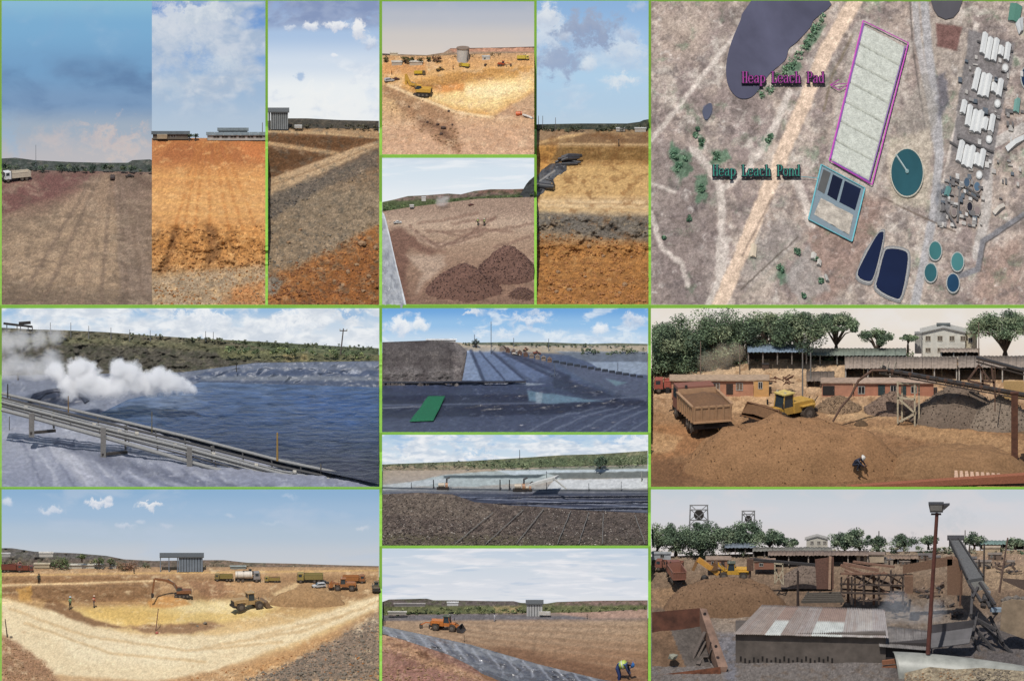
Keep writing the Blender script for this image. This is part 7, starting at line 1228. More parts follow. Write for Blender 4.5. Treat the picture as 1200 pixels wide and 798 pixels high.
def c12h(X, Y): return Paint(X, Y, (112, 98, 88)).poly([(2, 640), (130, 644), (130, 655), (2, 655)], (96, 96, 96), 3, 2, .7).poly([(240, 655), (444, 660), (444, 672), (240, 668)], (138, 116, 98), 3, 3, .7).spots(0, (82, 82, 66), 5, .05, .6, 6).spots(0, (150, 130, 110), 6, .25, .5, 16).grain(.25).c
hill(2, 444, [(2, 642), (14, 642), (40, 646), (90, 648), (125, 651), (145, 655), (180, 657), (240, 656), (262, 656), (290, 659), (340, 660), (400, 662), (444, 663)], [(2, 676), (444, 672)], 40.2, c12h, .6, depth=3.8)
treeline('tree_belt', 39.8, 2, 180, [(2, 656), (90, 654), (180, 658)], 668, 1500, [(84, 90, 64), (70, 78, 54), (110, 100, 78)], .1, 51); treeline('tree_belt', 40.6, 238, 444, [(238, 659), (444, 665)], 670, 1300, [(116, 104, 84), (96, 92, 72), (132, 116, 94)], .09, 52)
sky(1, 445, 574, 676, 44.6, [(574, (142, 176, 208)), (600, (160, 186, 212)), (625, (178, 194, 210)), (650, (194, 200, 208)), (664, (200, 202, 206))], [dict(scale=.14, thr=.5, soft=.2, col=(184, 198, 216), a=.5, sz=2.5, off=4.)],
    [(116, 590, 19, 7, (226, 228, 234), (194, 204, 220), .95, .5), (128, 585, 7, 5, (226, 228, 234), (200, 208, 222), .9, .6), (175, 592, 18, 6, (230, 232, 236), (196, 206, 220), .95, .5), (62, 598, 18, 7, (214, 220, 230), (190, 202, 220), .85, .6), (8, 587, 9, 7, (216, 222, 232), (190, 202, 220), .85, .6), (148, 617, 14, 5, (206, 214, 226), (190, 200, 216), .7, .7), (268, 604, 8, 3, (198, 208, 222), (190, 202, 218), .5, .8), (340, 582, 14, 4, (190, 204, 222), (184, 200, 220), .5, .9), (425, 618, 12, 5, (206, 212, 222), (196, 206, 218), .7, .8), (320, 612, 16, 4, (190, 204, 220), (186, 200, 216), .5, .9), (165, 612, 8, 4, (206, 214, 226), (194, 204, 218), .6, .8), (196, 616, 10, 4, (200, 208, 222), (192, 202, 218), .6, .8)])
ribbed_hall('grey hall of upright panels with roof slab on the excavation skyline', 209, 238, 653, 668, 38., (130, 140, 150), 187)
for i, (x0, x1, yt, yb, c, l) in enumerate(((46, 62, 648, 652, (214, 206, 194), 'pale factory roof on the far left hill'), (40, 58, 661, 665, (196, 180, 150), 'low beige shed at the left of the belt'), (80, 111, 662, 666, (206, 198, 180), 'long low cream shed beside the green tree'), (112, 122, 662, 666, (180, 172, 156), 'short beige shed beside the long cream one'), (2, 12, 649, 652, (190, 184, 178), 'grey shed at the far left rim'), (270, 288, 664, 668, (150, 156, 148), 'pale green shed behind the tanker'), (128, 136, 663, 666, (190, 182, 170), 'tiny shed left of the brown bush'))): house(l, x0, x1, yt, yb, 39.2 if i not in (0, 4) else 40.8, .5, c, tuple(min(250, v + 14) for v in c), 1.4, name='shed')
for i, (x, y, w, h, cc, l) in enumerate(((71, 666, 2.4, 1.3, 0, 'round green tree beside the long cream shed'), (148, 668, 2.6, 1.1, 1, 'wide brown bush right of the sheds'), (96, 656, 1.2, .8, 0, 'small dark tree on the far left hill'), (116, 661, 1.4, .8, 0, 'dark tree above the cream shed'), (129, 661, .9, .7, 0, 'small tree right of the dark tree'), (20, 665, 1.4, .8, 1, 'brown bush near the red trucks'))): tree(l, P(x, y, 38.8), w, h, .1, [(78, 88, 56), (66, 78, 50), (92, 98, 64)] if cc == 0 else [(128, 96, 76), (110, 84, 66), (98, 88, 64)], 2.4, 'bushes on the excavation skyline', 40 + i, leaf=.09, name='bush', cat='bush')
excavator('rust brown excavator with arm down left of the loader', G12.at(213, 699), math.pi, .42, (136, 88, 56), reach=((1.0, 1.8), (4.2, 4.6), (7.6, 5.1), (8.2, 1.0)))
loader('dusty beige wheel loader working on the pit floor', G12.at(293, 713), R_(22), .62, (190, 156, 106), bucket_z=.4, bucket_col=(128, 104, 80))
truck('white tanker truck parked on the rim', G12.at(290, 681), 0., .37, (150, 148, 146), (232, 222, 206), tank=True, name='tanker_truck', cat='tanker'); truck('dark yellow tipper truck behind the tanker', G12.at(262, 680), math.pi, .26, (140, 122, 70), (150, 134, 74), ribs=5); truck('yellow tipper truck between tanker and silver car', G12.at(319, 682), math.pi, .22, (170, 148, 74), (166, 146, 80), ribs=4, load=(180, 140, 100)); truck('long yellow tipper truck behind the silver car', G12.at(363, 682), math.pi, .37, (164, 144, 76), (158, 144, 86), ribs=7); loader('dark loader on the far rim above the tanker', G12.at(293, 672.5), .3, .2, (110, 92, 66))
car('silver car parked on the rim before the orange dumper', G12.at(374, 688.5), math.pi + .3, .34, (214, 216, 216), pickup=False, name='car'); car('dark pickup just right of the silver car', G12.at(380, 684), math.pi, .22, (60, 58, 60))
loader('big orange wheel dumper on the right rim', G12.at(402, 691), math.pi, .44, (176, 112, 62), bucket_z=1.2); truck('orange tipper truck half hidden behind the dumper', G12.at(415, 683), 0, .32, (160, 104, 64), (190, 124, 70), ribs=5); loader('dark machine cut by the right edge of the excavation', G12.at(441, 692), math.pi / 2, .34, (96, 84, 62))
truck('rust red truck at the left rim of the excavation', G12.at(14, 670), 0, .3, (120, 62, 52), (128, 66, 54), ribs=5); truck('second rust red truck right of the first at the left rim', G12.at(29, 670), 0, .25, (112, 58, 48), (134, 68, 54), ribs=5)
for i, (x, y, h, a, b_, v, hm, l) in enumerate(((45.5, 684, 1.25, (58, 66, 56), (48, 50, 46), None, None, 'person in dark clothes walking on the upper bench'), (82, 714, 1.6, (120, 150, 110), (50, 56, 60), (150, 176, 96), (190, 206, 210), 'worker in green vest near the pit floor'), (110, 712, 1.5, (190, 110, 80), (70, 70, 84), (214, 124, 92), (232, 200, 170), 'worker in orange vest right of the green vested one'), (157, 672, .7, (90, 80, 70), (60, 56, 54), None, None, 'tiny person on the far rim by the brown bush'))): person(l, G12.at(x, y), .8 * i - 1.2, h, 'stand', a, b_, hm, v)
pole('thin survey stake with red flag base on the pit floor', 182, 739, 713, G12.Y(182, 739), .06, (130, 88, 80), name='survey_stake', cat='stake', lean=.35); pole('short stake on the near left bank', 9, 746, 725, G12.Y(9, 746) - .2, .08, (110, 92, 78), name='survey_stake', cat='stake', lean=-.3)
t = tag(empty('orange_bag', G12.at(184, 742)), 'small red bag at the foot of the survey stake', 'bag'); MB().rock((0, 0, .1), .28, 4).build('bag_body', paint((196, 104, 92)), t); MB().rock((.3, 0, .05), .12, 5).build('bag_tie', paint((226, 190, 170)), t)
mound('soil_mound', 'long brown soil mound right of the loader', 'soil mound', 312, 408, 689, 714, G12.Y(350, 712), (168, 134, 96), None, 62, depth=3., G=G12, flat=.3, rough=.2)
# ---- graded field with liner berm
def c13(X, Y):
    p = Paint(X, Y, (160, 128, 100)); p.rows([(719, (140, 124, 112)), (724, (128, 112, 104)), (729, (168, 142, 116)), (745, (166, 138, 110)), (770, (150, 116, 88)), (798, (132, 98, 72))], 1.5); p.poly([(448, 721), (560, 719), (690, 722), (690, 725), (560, 726), (448, 727)], (112, 108, 110), 1, 1, .9); p.poly([(640, 716), (759, 714), (759, 724), (690, 724)], (176, 144, 126), 1.5, 1, .9)
    for i in range(12): p.line([(759, 735 + i * 5.5), (600 - i * 4, 731 + i * 3.2), (520, 728 + i * 2)], 1., (186, 158, 130) if i % 2 else (132, 102, 78), 1.6, 1.5, .25)
    p.poly([(600, 758), (690, 778), (740, 790), (720, 798), (690, 796), (560, 760)], (116, 84, 62), 4, 3, .6); return p.grain(.18, X / 5, Y / 1.6).grain(.12).c
G13 = sheet('ground', 448, 759, [(448, 720), (600, 718), (690, 717), (759, 713)], 799, 0., 28., c13, m=ground_mat('graded_soil', fine=.15, scale=5., bump=.2), grit=.3, bump=lambda X, Y: .12 * fbm(X / 16, Y / 3, 5, 5, .6))
LBm = ground_mat('berm_liner', rough=.3, fine=.15, scale=1.5, spec=.6, bump=.15)
def c13l(X, Y):
    p = Paint(X, Y, (112, 112, 120)); p.rows([(735, (128, 128, 130)), (770, (108, 107, 109)), (798, (90, 89, 92))], 3)
    for i in range(26): x = 452 + i * 10; p.line([(x, 735 + (x - 448) * .235), (x + 14, 752 + (x - 448) * .24)], .9, (84, 84, 94) if i % 2 else (178, 180, 188), 1.5, 3, .6)  # shade and highlights of the wrinkles painted as streaks
    return p.spots(0, (196, 198, 204), 6, .25, .5, 5, 1.5).grain(.12).c
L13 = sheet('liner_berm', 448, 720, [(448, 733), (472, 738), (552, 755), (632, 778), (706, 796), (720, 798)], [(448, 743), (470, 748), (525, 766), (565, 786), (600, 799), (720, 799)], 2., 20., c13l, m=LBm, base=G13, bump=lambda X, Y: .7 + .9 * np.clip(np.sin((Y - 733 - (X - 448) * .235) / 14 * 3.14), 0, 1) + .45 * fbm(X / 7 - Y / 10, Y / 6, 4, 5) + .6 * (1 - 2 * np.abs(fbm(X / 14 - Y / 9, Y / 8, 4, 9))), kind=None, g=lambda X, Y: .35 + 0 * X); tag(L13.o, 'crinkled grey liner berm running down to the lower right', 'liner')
def c13s(X, Y):
    p = Paint(X, Y, (158, 116, 98)); p.rows([(744, (176, 140, 114)), (765, (152, 116, 100)), (798, (150, 110, 98))], 4); p.poly([(448, 745), (480, 756), (560, 790), (600, 799), (560, 799), (500, 780), (448, 755)], (184, 146, 110), 4, 5, .7); p.poly([(488, 763), (500, 762), (505, 770), (492, 770)], (96, 66, 50), 2, 2, .8); return p.spots(0, (110, 78, 64), 8, .15, .6, 5, 1.8).spots(0, (206, 176, 146), 6, .25, .5, 15, 1.8).grain(.22).c
S13 = sheet('soil_bank', 448, 606, [(448, 743), (470, 748.5), (525, 766.5), (565, 786.5), (606, 799.5)], 800, -.8, 6., c13s, bump=lambda X, Y: .6 + .5 * fbm(X / 9, Y / 6, 5, 5, .62)); rocks('rubble', S13, [(448, 748), (500, 768), (560, 794), (580, 799), (448, 799)], 520, .5, 2., STONE_T, 700, 798, seed=31)
def c13h(X, Y): return Paint(X, Y, (104, 100, 78)).poly([(448, 700), (500, 701), (610, 703), (610, 710), (448, 711)], (98, 88, 86), 1.5, 1.5, .9).poly([(650, 703), (759, 702), (759, 709), (650, 710)], (128, 104, 98), 1.5, 1, .9).poly([(448, 710), (759, 709), (759, 719), (448, 722)], (104, 108, 70), 1.5, 2, .7).poly([(580, 710), (610, 710), (608, 718), (582, 718)], (176, 148, 108), 2, 2, .7).spots(0, (76, 82, 54), 4, .1, .6, 6).grain(.25).c
hill(448, 759, [(448, 705), (456, 702), (500, 701), (508, 703), (530, 703), (580, 704), (602, 704), (610, 706), (640, 707), (652, 705), (700, 703.5), (759, 703)], [(448, 726), (759, 720)], 28.2, c13h, .4, depth=3.)
treeline('tree_belt', 28., 448, 760, [(448, 713), (560, 709), (640, 711), (759, 710)], [(448, 721), (600, 718), (759, 716)], 2600, [(84, 92, 58), (70, 80, 50), (104, 108, 70), (60, 68, 46)], .1, 61)
sky(446, 761, 643, 724, 32.2, [(643, (196, 208, 222)), (665, (206, 214, 224)), (690, (214, 218, 226)), (706, (222, 224, 228))], [dict(scale=.22, thr=.46, soft=.14, col=(232, 232, 236), dark=(214, 218, 226), a=.9, sz=4.5, sx=.6, off=2.), dict(scale=.3, thr=.55, soft=.12, col=(180, 196, 216), a=.6, sz=5., sx=.5, off=7.)])
ribbed_hall('pale hall of upright panels beyond the graded field', 617, 636, 708, 720, 26.5, (196, 194, 190), None, n=6); MB_ = MB(); wbox(MB_, 632, 645, 717, 720.5, 26., .4); tag(MB_.build('container', paint((216, 212, 204))), 'white container beside the pale panel hall', 'container')
house('far white factory on the hill above the graded field', 524, 537, 706, 709, 28., .4, (220, 218, 214), (226, 224, 220), .8, name='shed'); house('low pale shed in the green belt at the left', 455, 476, 717, 719.5, 26.5, .4, (190, 182, 168), (200, 194, 182), .8, name='shed'); house('far grey shed below the mesa at the left', 462, 498, 707.5, 710, 28., .4, (150, 142, 136), (160, 152, 146), .8, name='shed')
loader('orange wheel loader with black bucket on the graded field', G13.at(524, 738), -.3, .54, (208, 122, 52), bucket_z=.2, bucket_col=(52, 50, 52), cabroof=(70, 84, 66)); grader('orange machine half hidden behind the wheel loader', G13.at(508, 735), math.pi, .34, (220, 120, 48))
person('tiny person in white standing on the graded field', G13.at(579.5, 728), 0, 1., 'stand', (226, 226, 230), (206, 206, 214)); person('tiny dark person far right on the graded field', G13.at(688, 725), 0, .6, 'stand', (70, 66, 66), (60, 58, 58)); person('tiny person at the left end of the liner berm', P(451, 732, 20.), 0, .8, 'stand', (60, 62, 76), (50, 50, 60)); pole('thin marker stick in the graded field', 544, 752, 744, G13.Y(544, 752), .04, (96, 84, 72), name='marker_stick', cat='stake')
person('bending worker in yellow vest and blue helmet at the bottom right of the field', P(726, 803.5, 1.2), R_(-8), 4.3, 'bend', (52, 78, 128), (44, 62, 112), (66, 132, 206), (196, 212, 96), sleeves=(44, 58, 92))
# ---- plant yard, dusk dimness put into its darker colours
def c14(X, Y):
    p = Paint(X, Y, (150, 120, 96)); p.rows([(640, (154, 138, 120)), (660, (146, 126, 106)), (680, (130, 108, 88)), (710, (118, 98, 80)), (730, (130, 116, 104)), (760, (116, 110, 108)), (798, (118, 110, 104))], 3); p.poly([(763, 690), (800, 688), (830, 700), (780, 712), (763, 712)], (168, 132, 96), 3, 3, .6); p.poly([(840, 722), (880, 715), (864, 745), (850, 760), (838, 740)], (150, 134, 118), 4, 4, .7); p.poly([(840, 740), (864, 742), (864, 798), (850, 798)], (118, 118, 126), 4, 3, .7)
    p.poly([(1035, 700), (1110, 700), (1130, 730), (1090, 745), (1035, 740)], (128, 116, 104), 5, 4, .7); p.poly([(1130, 640), (1200, 640), (1200, 690), (1150, 690)], (176, 150, 120), 4, 4, .7); p.poly([(1040, 745), (1200, 730), (1200, 798), (1040, 798)], (92, 86, 84), 6, 5, .8); p.poly([(1110, 652), (1200, 648), (1200, 662), (1110, 664)], (150, 126, 106), 3, 3, .8); return p.spots(0, (104, 86, 70), 8, .2, .5, 9, 2).grain(.2).c
G14 = sheet('ground', 763, 1201, [(763, 652), (900, 648), (1201, 644)], 799, 0., 40., c14, grit=.7, bump=lambda X, Y: .35 * fbm(X / 12, Y / 7, 5, 5, .6))
sky(761, 1201, 574, 662, 44.6, [(574, (196, 204, 212)), (600, (206, 208, 214)), (630, (214, 208, 208)), (650, (212, 204, 200))], [dict(scale=.15, thr=.48, soft=.2, col=(216, 210, 212), a=.5, sz=2.)], [(1060, 640, 34, 12, (158, 160, 170), (150, 152, 162), .55, .9), (1050, 648, 18, 9, (132, 134, 146), (128, 130, 142), .8, .8), (1110, 610, 40, 22, (196, 200, 206), (190, 196, 202), .6, 1.)])
XLIM[:] = [76.3, 120.1]
T14 = [(78, 92, 72), (90, 104, 80), (68, 82, 64), (102, 112, 88), (60, 72, 58)]
for i, (x, y, w, h, l) in enumerate(((770, 646, 4.4, 3.2, 'tree cut by the left edge of the plant yard'), (792, 648, 5., 3.6, 'second tree from the left behind the trucks'), (822, 650, 6.4, 4.2, 'densest dark tree below the first headframe'), (856, 644, 4.6, 3., 'low tree between the two headframes'), (880, 644, 5., 3.4, 'tree below the second headframe'), (902, 642, 3.8, 2.2, 'umbrella tree right of the headframes'), (923, 644, 2.8, 1.4, 'small dark bush left of the cream house'), (990, 646, 4., 2.4, 'tall dark tree right of the cream house'), (1008, 646, 4., 2.6, 'broad dark tree behind the open sheds'), (1028, 644, 2.6, 1.8, 'smaller dark tree at the end of the belt'), (1060, 643, 3.2, 1.6, 'low round tree left of the lamp post'), (1088, 641, 2.6, 1.4, 'low tree right of the lamp post'), (1142, 642, 2.8, 1.8, 'dark tree behind the conveyor head'), (1190, 641, 2.4, 1., 'small tree near the right edge'))): tree(l, P(x, y, 41.5 - (i % 3) * .8), w, h, .15, T14, 2.6, 'trees behind the plant yard', 140 + i, leaf=.1)
def headframe(label, x, yt, yb, w, Y):
    t = tag(empty('headframe', P(x, yb, Y)), label, 'headframe'); h = (yb - yt) * .1 / C_; m = mat('frame_grey', (150, 148, 146), .7); w2 = w * .05
    for sx in (-1, 1):
        for sy in (-1, 1): MB().beam((sx * w2 * 1.2, sy * w2, -.3), (sx * w2, sy * w2, h), .14).build('leg', m, t)
    for z in (h, h * .62, h * .3): MB().box(-w2 - .1, w2 + .1, -w2 - .1, -w2 + .05, z - .1, z).box(-w2 - .1, w2 + .1, w2 - .05, w2 + .1, z - .1, z).build('platform', m, t)
    for s in (-1, 1): MB().beam((-w2, s * w2, h * .62), (w2, s * w2, h), .08).beam((w2, s * w2, h * .62), (-w2, s * w2, h), .08).build('bracing', m, t)
    MB().cyl((0, -.1, h * .8), (0, .1, h * .8), w2 * .6, n=14).build('sheave_wheel', DARK, t); return t
headframe('left mine headframe rising above the dark trees', 819, 594, 640, 20, 43.3); headframe('right smaller mine headframe above the trees', 877, 600, 640, 14, 43.3)
house('far cream gabled house behind the plant yard', 945, 970, 632, 642, 42., .8, (222, 214, 198), (170, 166, 160), 3.2, windows=((950, 953, 634, 637), (958, 961, 634, 637), (965, 968, 634, 637)), gable=True, wcol=(130, 120, 112)); pole('thin far chimney behind the trees', 1030, 640, 622, 43., .08, (110, 100, 96), name='chimney', cat='chimney'); pole('far stack right of the lamp post', 1131, 640, 621, 43., .08, (140, 132, 128), name='chimney', cat='chimney')
for i, a in enumerate((('blue grey roofed shed beyond the loader', 849, 886, 636, 641, 646, 38.5, 1., (122, 132, 142), (110, 92, 80), 4, (130, 120, 112), 5), ('dull long roof in front of the cream house', 882, 975, 641, 645, 651, 37., 1., (130, 126, 116), (70, 66, 62), 8, (140, 130, 120), 8), ('brown roofed open shed in the middle of the plant yard', 900, 1018, 645, 650, 659, 35., 1.6, (140, 120, 106), (58, 48, 44), 6, (180, 166, 150), 11), ('long far green roof at the right edge', 1148, 1201, 633, 637, 643, 41., 1., (122, 148, 140), (150, 140, 128), 5, (160, 150, 140), 6), ('tan lean-to right of the open shed', 1040, 1076, 650, 654, 660, 36., 1., (150, 126, 106), (72, 60, 54), 4, (150, 136, 122), 4))): shed(a[0], *a[1:8], roofc=a[8], inside=a[9], posts=a[10], postc=a[11], n=a[12])
house('orange house at the back of the plant yard', 828, 856, 656, 664, 33., 1.4, (168, 124, 98), (170, 146, 126), 2.5, name='house', windows=((834, 838, 658, 661),), doors=((845, 849, 657, 663),)); house('second orange wall behind the white trestle', 884, 908, 658, 666, 33., 1.2, (160, 112, 90), (170, 142, 122), 2., name='house', windows=((890, 894, 660, 663),)); house('long low tan building behind the beams', 1004, 1036, 650, 658, 35.4, 1., (196, 176, 150), (150, 130, 116), 2., name='house', doors=((1008, 1012, 652, 657),))
house('small white hut at the left edge of the trees', 764, 786, 649, 655, 37., .8, (190, 192, 192), (170, 172, 172), 1., name='hut', windows=((774, 778, 650, 653),)); house('cream block beside the right horizon roof', 1152, 1172, 642, 648, 39., .8, (206, 182, 150), (190, 170, 146), 1.2, name='hut')
truck('rear view red tipper truck left of the yellow loader', P(792, 680, 30.), R_(100), .62, (132, 82, 70), (146, 98, 82), ribs=6); truck('second red tipper truck parked further back at left', P(784, 668, 35.), R_(170), .4, (140, 88, 76), (150, 100, 84), ribs=6)
loader('yellow wheel loader with raised arm in the plant yard', P(857, 678, 29.), math.pi, .62, (226, 172, 60), bucket_z=2.2, bucket_col=(120, 88, 60), cabroof=(84, 96, 84))
t = tag(empty('backhoe_arm', P(826, 668, 28.5)), 'long yellow digging arm reaching left of the loader', 'digger arm'); keep(MB().beam(P(842, 672, 28.5), P(818, 655, 28.5), .55).build('boom', paint((222, 160, 70))), t); keep(MB().beam(P(818, 655, 28.5), P(812, 668, 28.5), .35).build('stick', paint((150, 110, 70))), t); keep(MB().rock(P(826, 677, 28.3)[:], .7, 4).build('bucket', DARK), t)
mound('sand_mound', 'large brown sand mound left in the plant yard', 'sand mound', 776, 925, 676, 722, 20., (130, 102, 78), None, 71, G=G14, depth=7., flat=.3, rough=.16, stones=300, scol=(118, 92, 70), sr=.06); mound('gravel_pile', 'grey gravel heap behind the white trestle', 'gravel pile', 915, 975, 660, 684, 28., (128, 112, 100), None, 72, G=G14, depth=3., stones=300, scol=(128, 112, 100), sr=.07)
t = tag(empty('trestle', P(914, 685, 26.)), 'pale trestle tower under the small conveyor', 'trestle')
for q in ([(908, 660), (908, 684)], [(917, 660), (918, 685)], [(908, 668), (917, 684)], [(917, 668), (908, 684)], [(907, 660), (918, 661)]): keep(MB().beam(P(*q[0], 26), P(*q[1], 26), .14).build('trestle_bar', TW), t)
t = tag(empty('small_conveyor', P(910, 660, 26.)), 'small dark conveyor across the trestle tower', 'conveyor'); keep(MB().beam(P(878, 655, 26.2), P(958, 662, 26.2), .3).build('belt', mat('belt', (0, 0, 0))), t); keep(MB().beam(P(880, 657, 26.2), P(878, 678, 26.), .2).build('chute', RU), t); keep(MB().box(*(lambda b: (b.x - .4, b.x + .4, b.y - .3, b.y + .3, b.z, b.z + 1.4))(P(879, 668, 26.))).build('hopper', RU), t)
pole('dark upright pole left of the tall hopper', 935, 708, 668, 19., .17, (70, 56, 50), name='post', cat='post')
# tall rusty hopper on stacked beams
t = tag(empty('hopper_tower', P(966, 700, 18.)), 'tall brown steel hopper standing on stacked timber', 'hopper'); hm = mat('hopper_brown', (126, 92, 78), .8, var=.2)
keep(MB().hull([P(957, 690, 17.5)[:], P(977, 690, 17.5)[:], P(977, 690, 19.)[:], P(957, 690, 19.)[:], P(955, 655, 17.2)[:], P(977, 652, 17.2)[:], P(977, 652, 19.2)[:], P(955, 655, 19.2)[:]]).build('shell', hm), t); keep(MB().beam(P(972, 690, 17.1), P(973, 652, 17.1), .3).build('rib', mat('hopper_pale', (186, 150, 124))), t)
for k in range(5): keep(MB().beam(P(945 - k * 1.5, 696 + k * 2.2, 17.5 - k * .3), P(985 + k, 695 + k * 2.2, 17.4 - k * .3), .3).build('timber', mat('timber_dark', (96, 88, 78), .9)), t)
# corrugated roof hut in front
t = tag(empty('sheet_roof_hut', P(950, 790, 6.)), 'concrete hut with patchy corrugated roof in the front yard', 'hut'); YH = 6.
wl = MB(); a = P(862, 800, YH); wl.box(a.x, a.x + 17.6, YH, YH + 6, a.z - 1, P(862, 741.5, YH).z - .05); wall = keep(wl.build('wall', mat('hut_wall', (108, 98, 90), .95, var=.2, vscale=.6, bump=.3)), t)
for k in range(22):
    b_ = P(868 + k * 5.1, 771 + (k * 7 % 5) * 1.1, YH); keep(MB().box(b_.x - .1, b_.x + .12, YH - .03, YH + .1, b_.z - .35, b_.z + .25).build('vent_hole', mat('hole_dark', (40, 34, 32), .95)), t)
cols = [(162, 150, 142), (164, 150, 140), (190, 188, 182), (158, 146, 138), (168, 158, 152), (186, 182, 176), (188, 188, 184), (176, 168, 162), (184, 178, 172), (172, 164, 160)]
for i in range(10):
    u0, u1 = i / 10., (i + 1) / 10.; L = lambda a, b, u: (a[0] + (b[0] - a[0]) * u, a[1] + (b[1] - a[1]) * u); nl, nr_, fl, fr = (860, 742.5), (1041, 747), (893, 708.5), (1036, 713.5); q = [L(nl, nr_, u0), L(nl, nr_, u1), L(fl, fr, u1), L(fl, fr, u0)]
    W_ = [P(*q[0], YH - .5), P(*q[1], YH - .5), P(*q[2], YH + 7), P(*q[3], YH + 7)]; c0 = cols[i]
    ob = patch('roof_sheet', W_, 40, 14, lambda U, V_, i=i: .06 * np.sin(U * 2 * np.pi * 7) + .03 * (i % 2), ground_mat('sheet_metal', rough=.6, fine=.2, scale=1.2, spec=.4, bump=.1), None, lambda U, V_, i=i, c0=c0: (np.where((fbm(U * 4 + i * 3, V_ * 3, 3, i) > .1)[..., None], np.array(c0) * .86 + np.array([118, 84, 66]) * .14, np.array(c0, float)) if i not in (2, 5, 6) else np.where((V_ < .5)[..., None], np.array([206., 208, 202]), np.array([160., 138, 126]))), thick=.05); keep(ob, t)
# low barn right of the hut
t = tag(empty('lean_to', P(1062, 790, 5.)), 'dark lean-to with sagging sheets right of the concrete hut', 'shed'); keep(MB().box(102.9, 108.6, 6.2, 9., P(0, 800, 6.).z - .5, P(0, 753, 6.2).z).build('wall', mat('lean_dark', (66, 60, 58), .95)), t)
for i in range(6): x = 1030 + i * 10; keep(patch('roof_sheet', [P(x, 757 + i * .8, 5.4), P(x + 10.5, 758 + i * .8, 5.4), P(x + 9, 733 + i * 1.2, 10.), P(x, 732 + i * 1.2, 10.)], 24, 8, lambda U, V_: .05 * np.sin(U * 32), mat('lean_sheet', (138, 132, 128), .6, var=.25, vscale=.8), None, thick=.04), t)
for i in range(3): keep(MB().beam(P(1034, 776 + i * 7, 4.6), P(1052, 774 + i * 7, 4.4), .5).build('plank', mat('plank_rust', (150, 100, 72), .9)), t)
# rusty bin at the left
t = tag(empty('steel_bin', P(800, 798, 4.)), 'open rusty steel bin at the bottom left of the plant yard', 'bin'); bmat = mat('bin_rust', (108, 68, 52), .85, var=.3, vscale=.7)
keep(MB().hull([P(764, 743, 9.)[:], P(822, 735, 9.)[:], P(822, 735, 9.3)[:], P(764, 743, 9.3)[:], P(764, 717, 9.)[:], P(822, 712, 9.)[:], P(822, 712, 9.3)[:], P(764, 717, 9.3)[:]]).build('back_plate', bmat), t)
keep(MB().hull([P(820, 740, 9.)[:], P(844, 800, 3.)[:], P(846, 800, 3.)[:], P(824, 740, 9.)[:], P(820, 712, 9.)[:], P(842, 781, 3.)[:], P(853, 781, 3.2)[:], P(828, 713, 9.2)[:]]).build('side_plate', mat('bin_side', (146, 116, 98), .8, var=.25, vscale=.7)), t)
keep(MB().hull([P(774, 800, 2.6)[:], P(846, 800, 2.6)[:], P(846, 800, 2.9)[:], P(774, 800, 2.9)[:], P(774, 790, 2.6)[:], P(844, 781, 2.6)[:], P(844, 781, 2.9)[:], P(774, 790, 2.9)[:]]).build('front_plate', mat('bin_front', (134, 82, 56), .85, var=.35, vscale=1.)), t)
keep(patch('soil_fill', [P(764, 800, 3.2), P(838, 800, 3.2), P(822, 734, 8.9), P(764, 741, 8.9)], 40, 40, lambda U, V_: .3 * fbm(U * 5, V_ * 5, 5, 3), ground_mat('gravel', scale=4., fine=.35, bump=.9), None, lambda U, V_: np.where((U * 1.1 + V_ * .3 > .72)[..., None], np.array([96., 88, 82]), np.array([116., 92, 72])) * (1 + .2 * fbm(U * 9, V_ * 9, 4, 4))[..., None]), t)
for k in range(5): keep(MB().beam(P(800 + k * 9, 796 - k * 9, 5.), P(826, 740 + k * 11, 7.), .5, .12).build('plank', mat('bin_plank', (112, 100, 92), .9)), t)
for x, y in ((826, 719), (839, 757)): keep(MB().cyl(P(x, y, 3.) , P(x, y, 3.2), .2, n=8).build('bolt_hole', mat('hole_dark', (0, 0, 0))), t)
t = tag(empty('rock', P(789, 769, 5.)), 'single pale rock lying in the rusty bin', 'rock'); keep(MB().rock(P(789, 769, 4.6)[:], .75, 8).build('rock_body', mat('pale_rock', (160, 158, 140), .9, bump=.4)), t)
# lamp post
t = tag(empty('lamp_post', P(1088, 763, 3.)), 'tall rusty lamp post with a floodlight head', 'lamp post'); keep(MB().cyl(P(1087.5, 766, 3.), P(1098, 601, 3.), .27, .21, n=12).build('pole', mat('pole_red', (104, 60, 50), .75, var=.2, vscale=1.)), t)
h = P(1098, 594, 3.); hd = keep(MB().hull([(h.x - .8, 2.6, h.z - .55), (h.x + .7, 2.6, h.z - .55), (h.x + .7, 3.4, h.z - .55), (h.x - .8, 3.4, h.z - .55), (h.x - 1., 2.4, h.z + .5), (h.x + .8, 2.4, h.z + .5), (h.x + .8, 3.5, h.z + .5), (h.x - 1., 3.5, h.z + .5)]).build('lamp_head', mat('lamp_dark', (72, 70, 70), .6)), t)
keep(MB().box(h.x - .8, h.x + .6, 2.36, 2.44, h.z - .3, h.z + .35).build('lens', mat('lens_grey', (126, 124, 120), .3)), t); keep(MB().prism([(h.x + .75, h.z - .3), (h.x + .75, h.z + .35), (h.x + 1.5, h.z + .38)], 2.5, 3.4).build('visor', mat('lamp_dark', (0, 0, 0))), t); keep(MB().box(h.x - .7, h.x + .5, 2.9, 3.1, h.z - .95, h.z - .75).build('bracket', mat('lamp_dark', (0, 0, 0))), t)
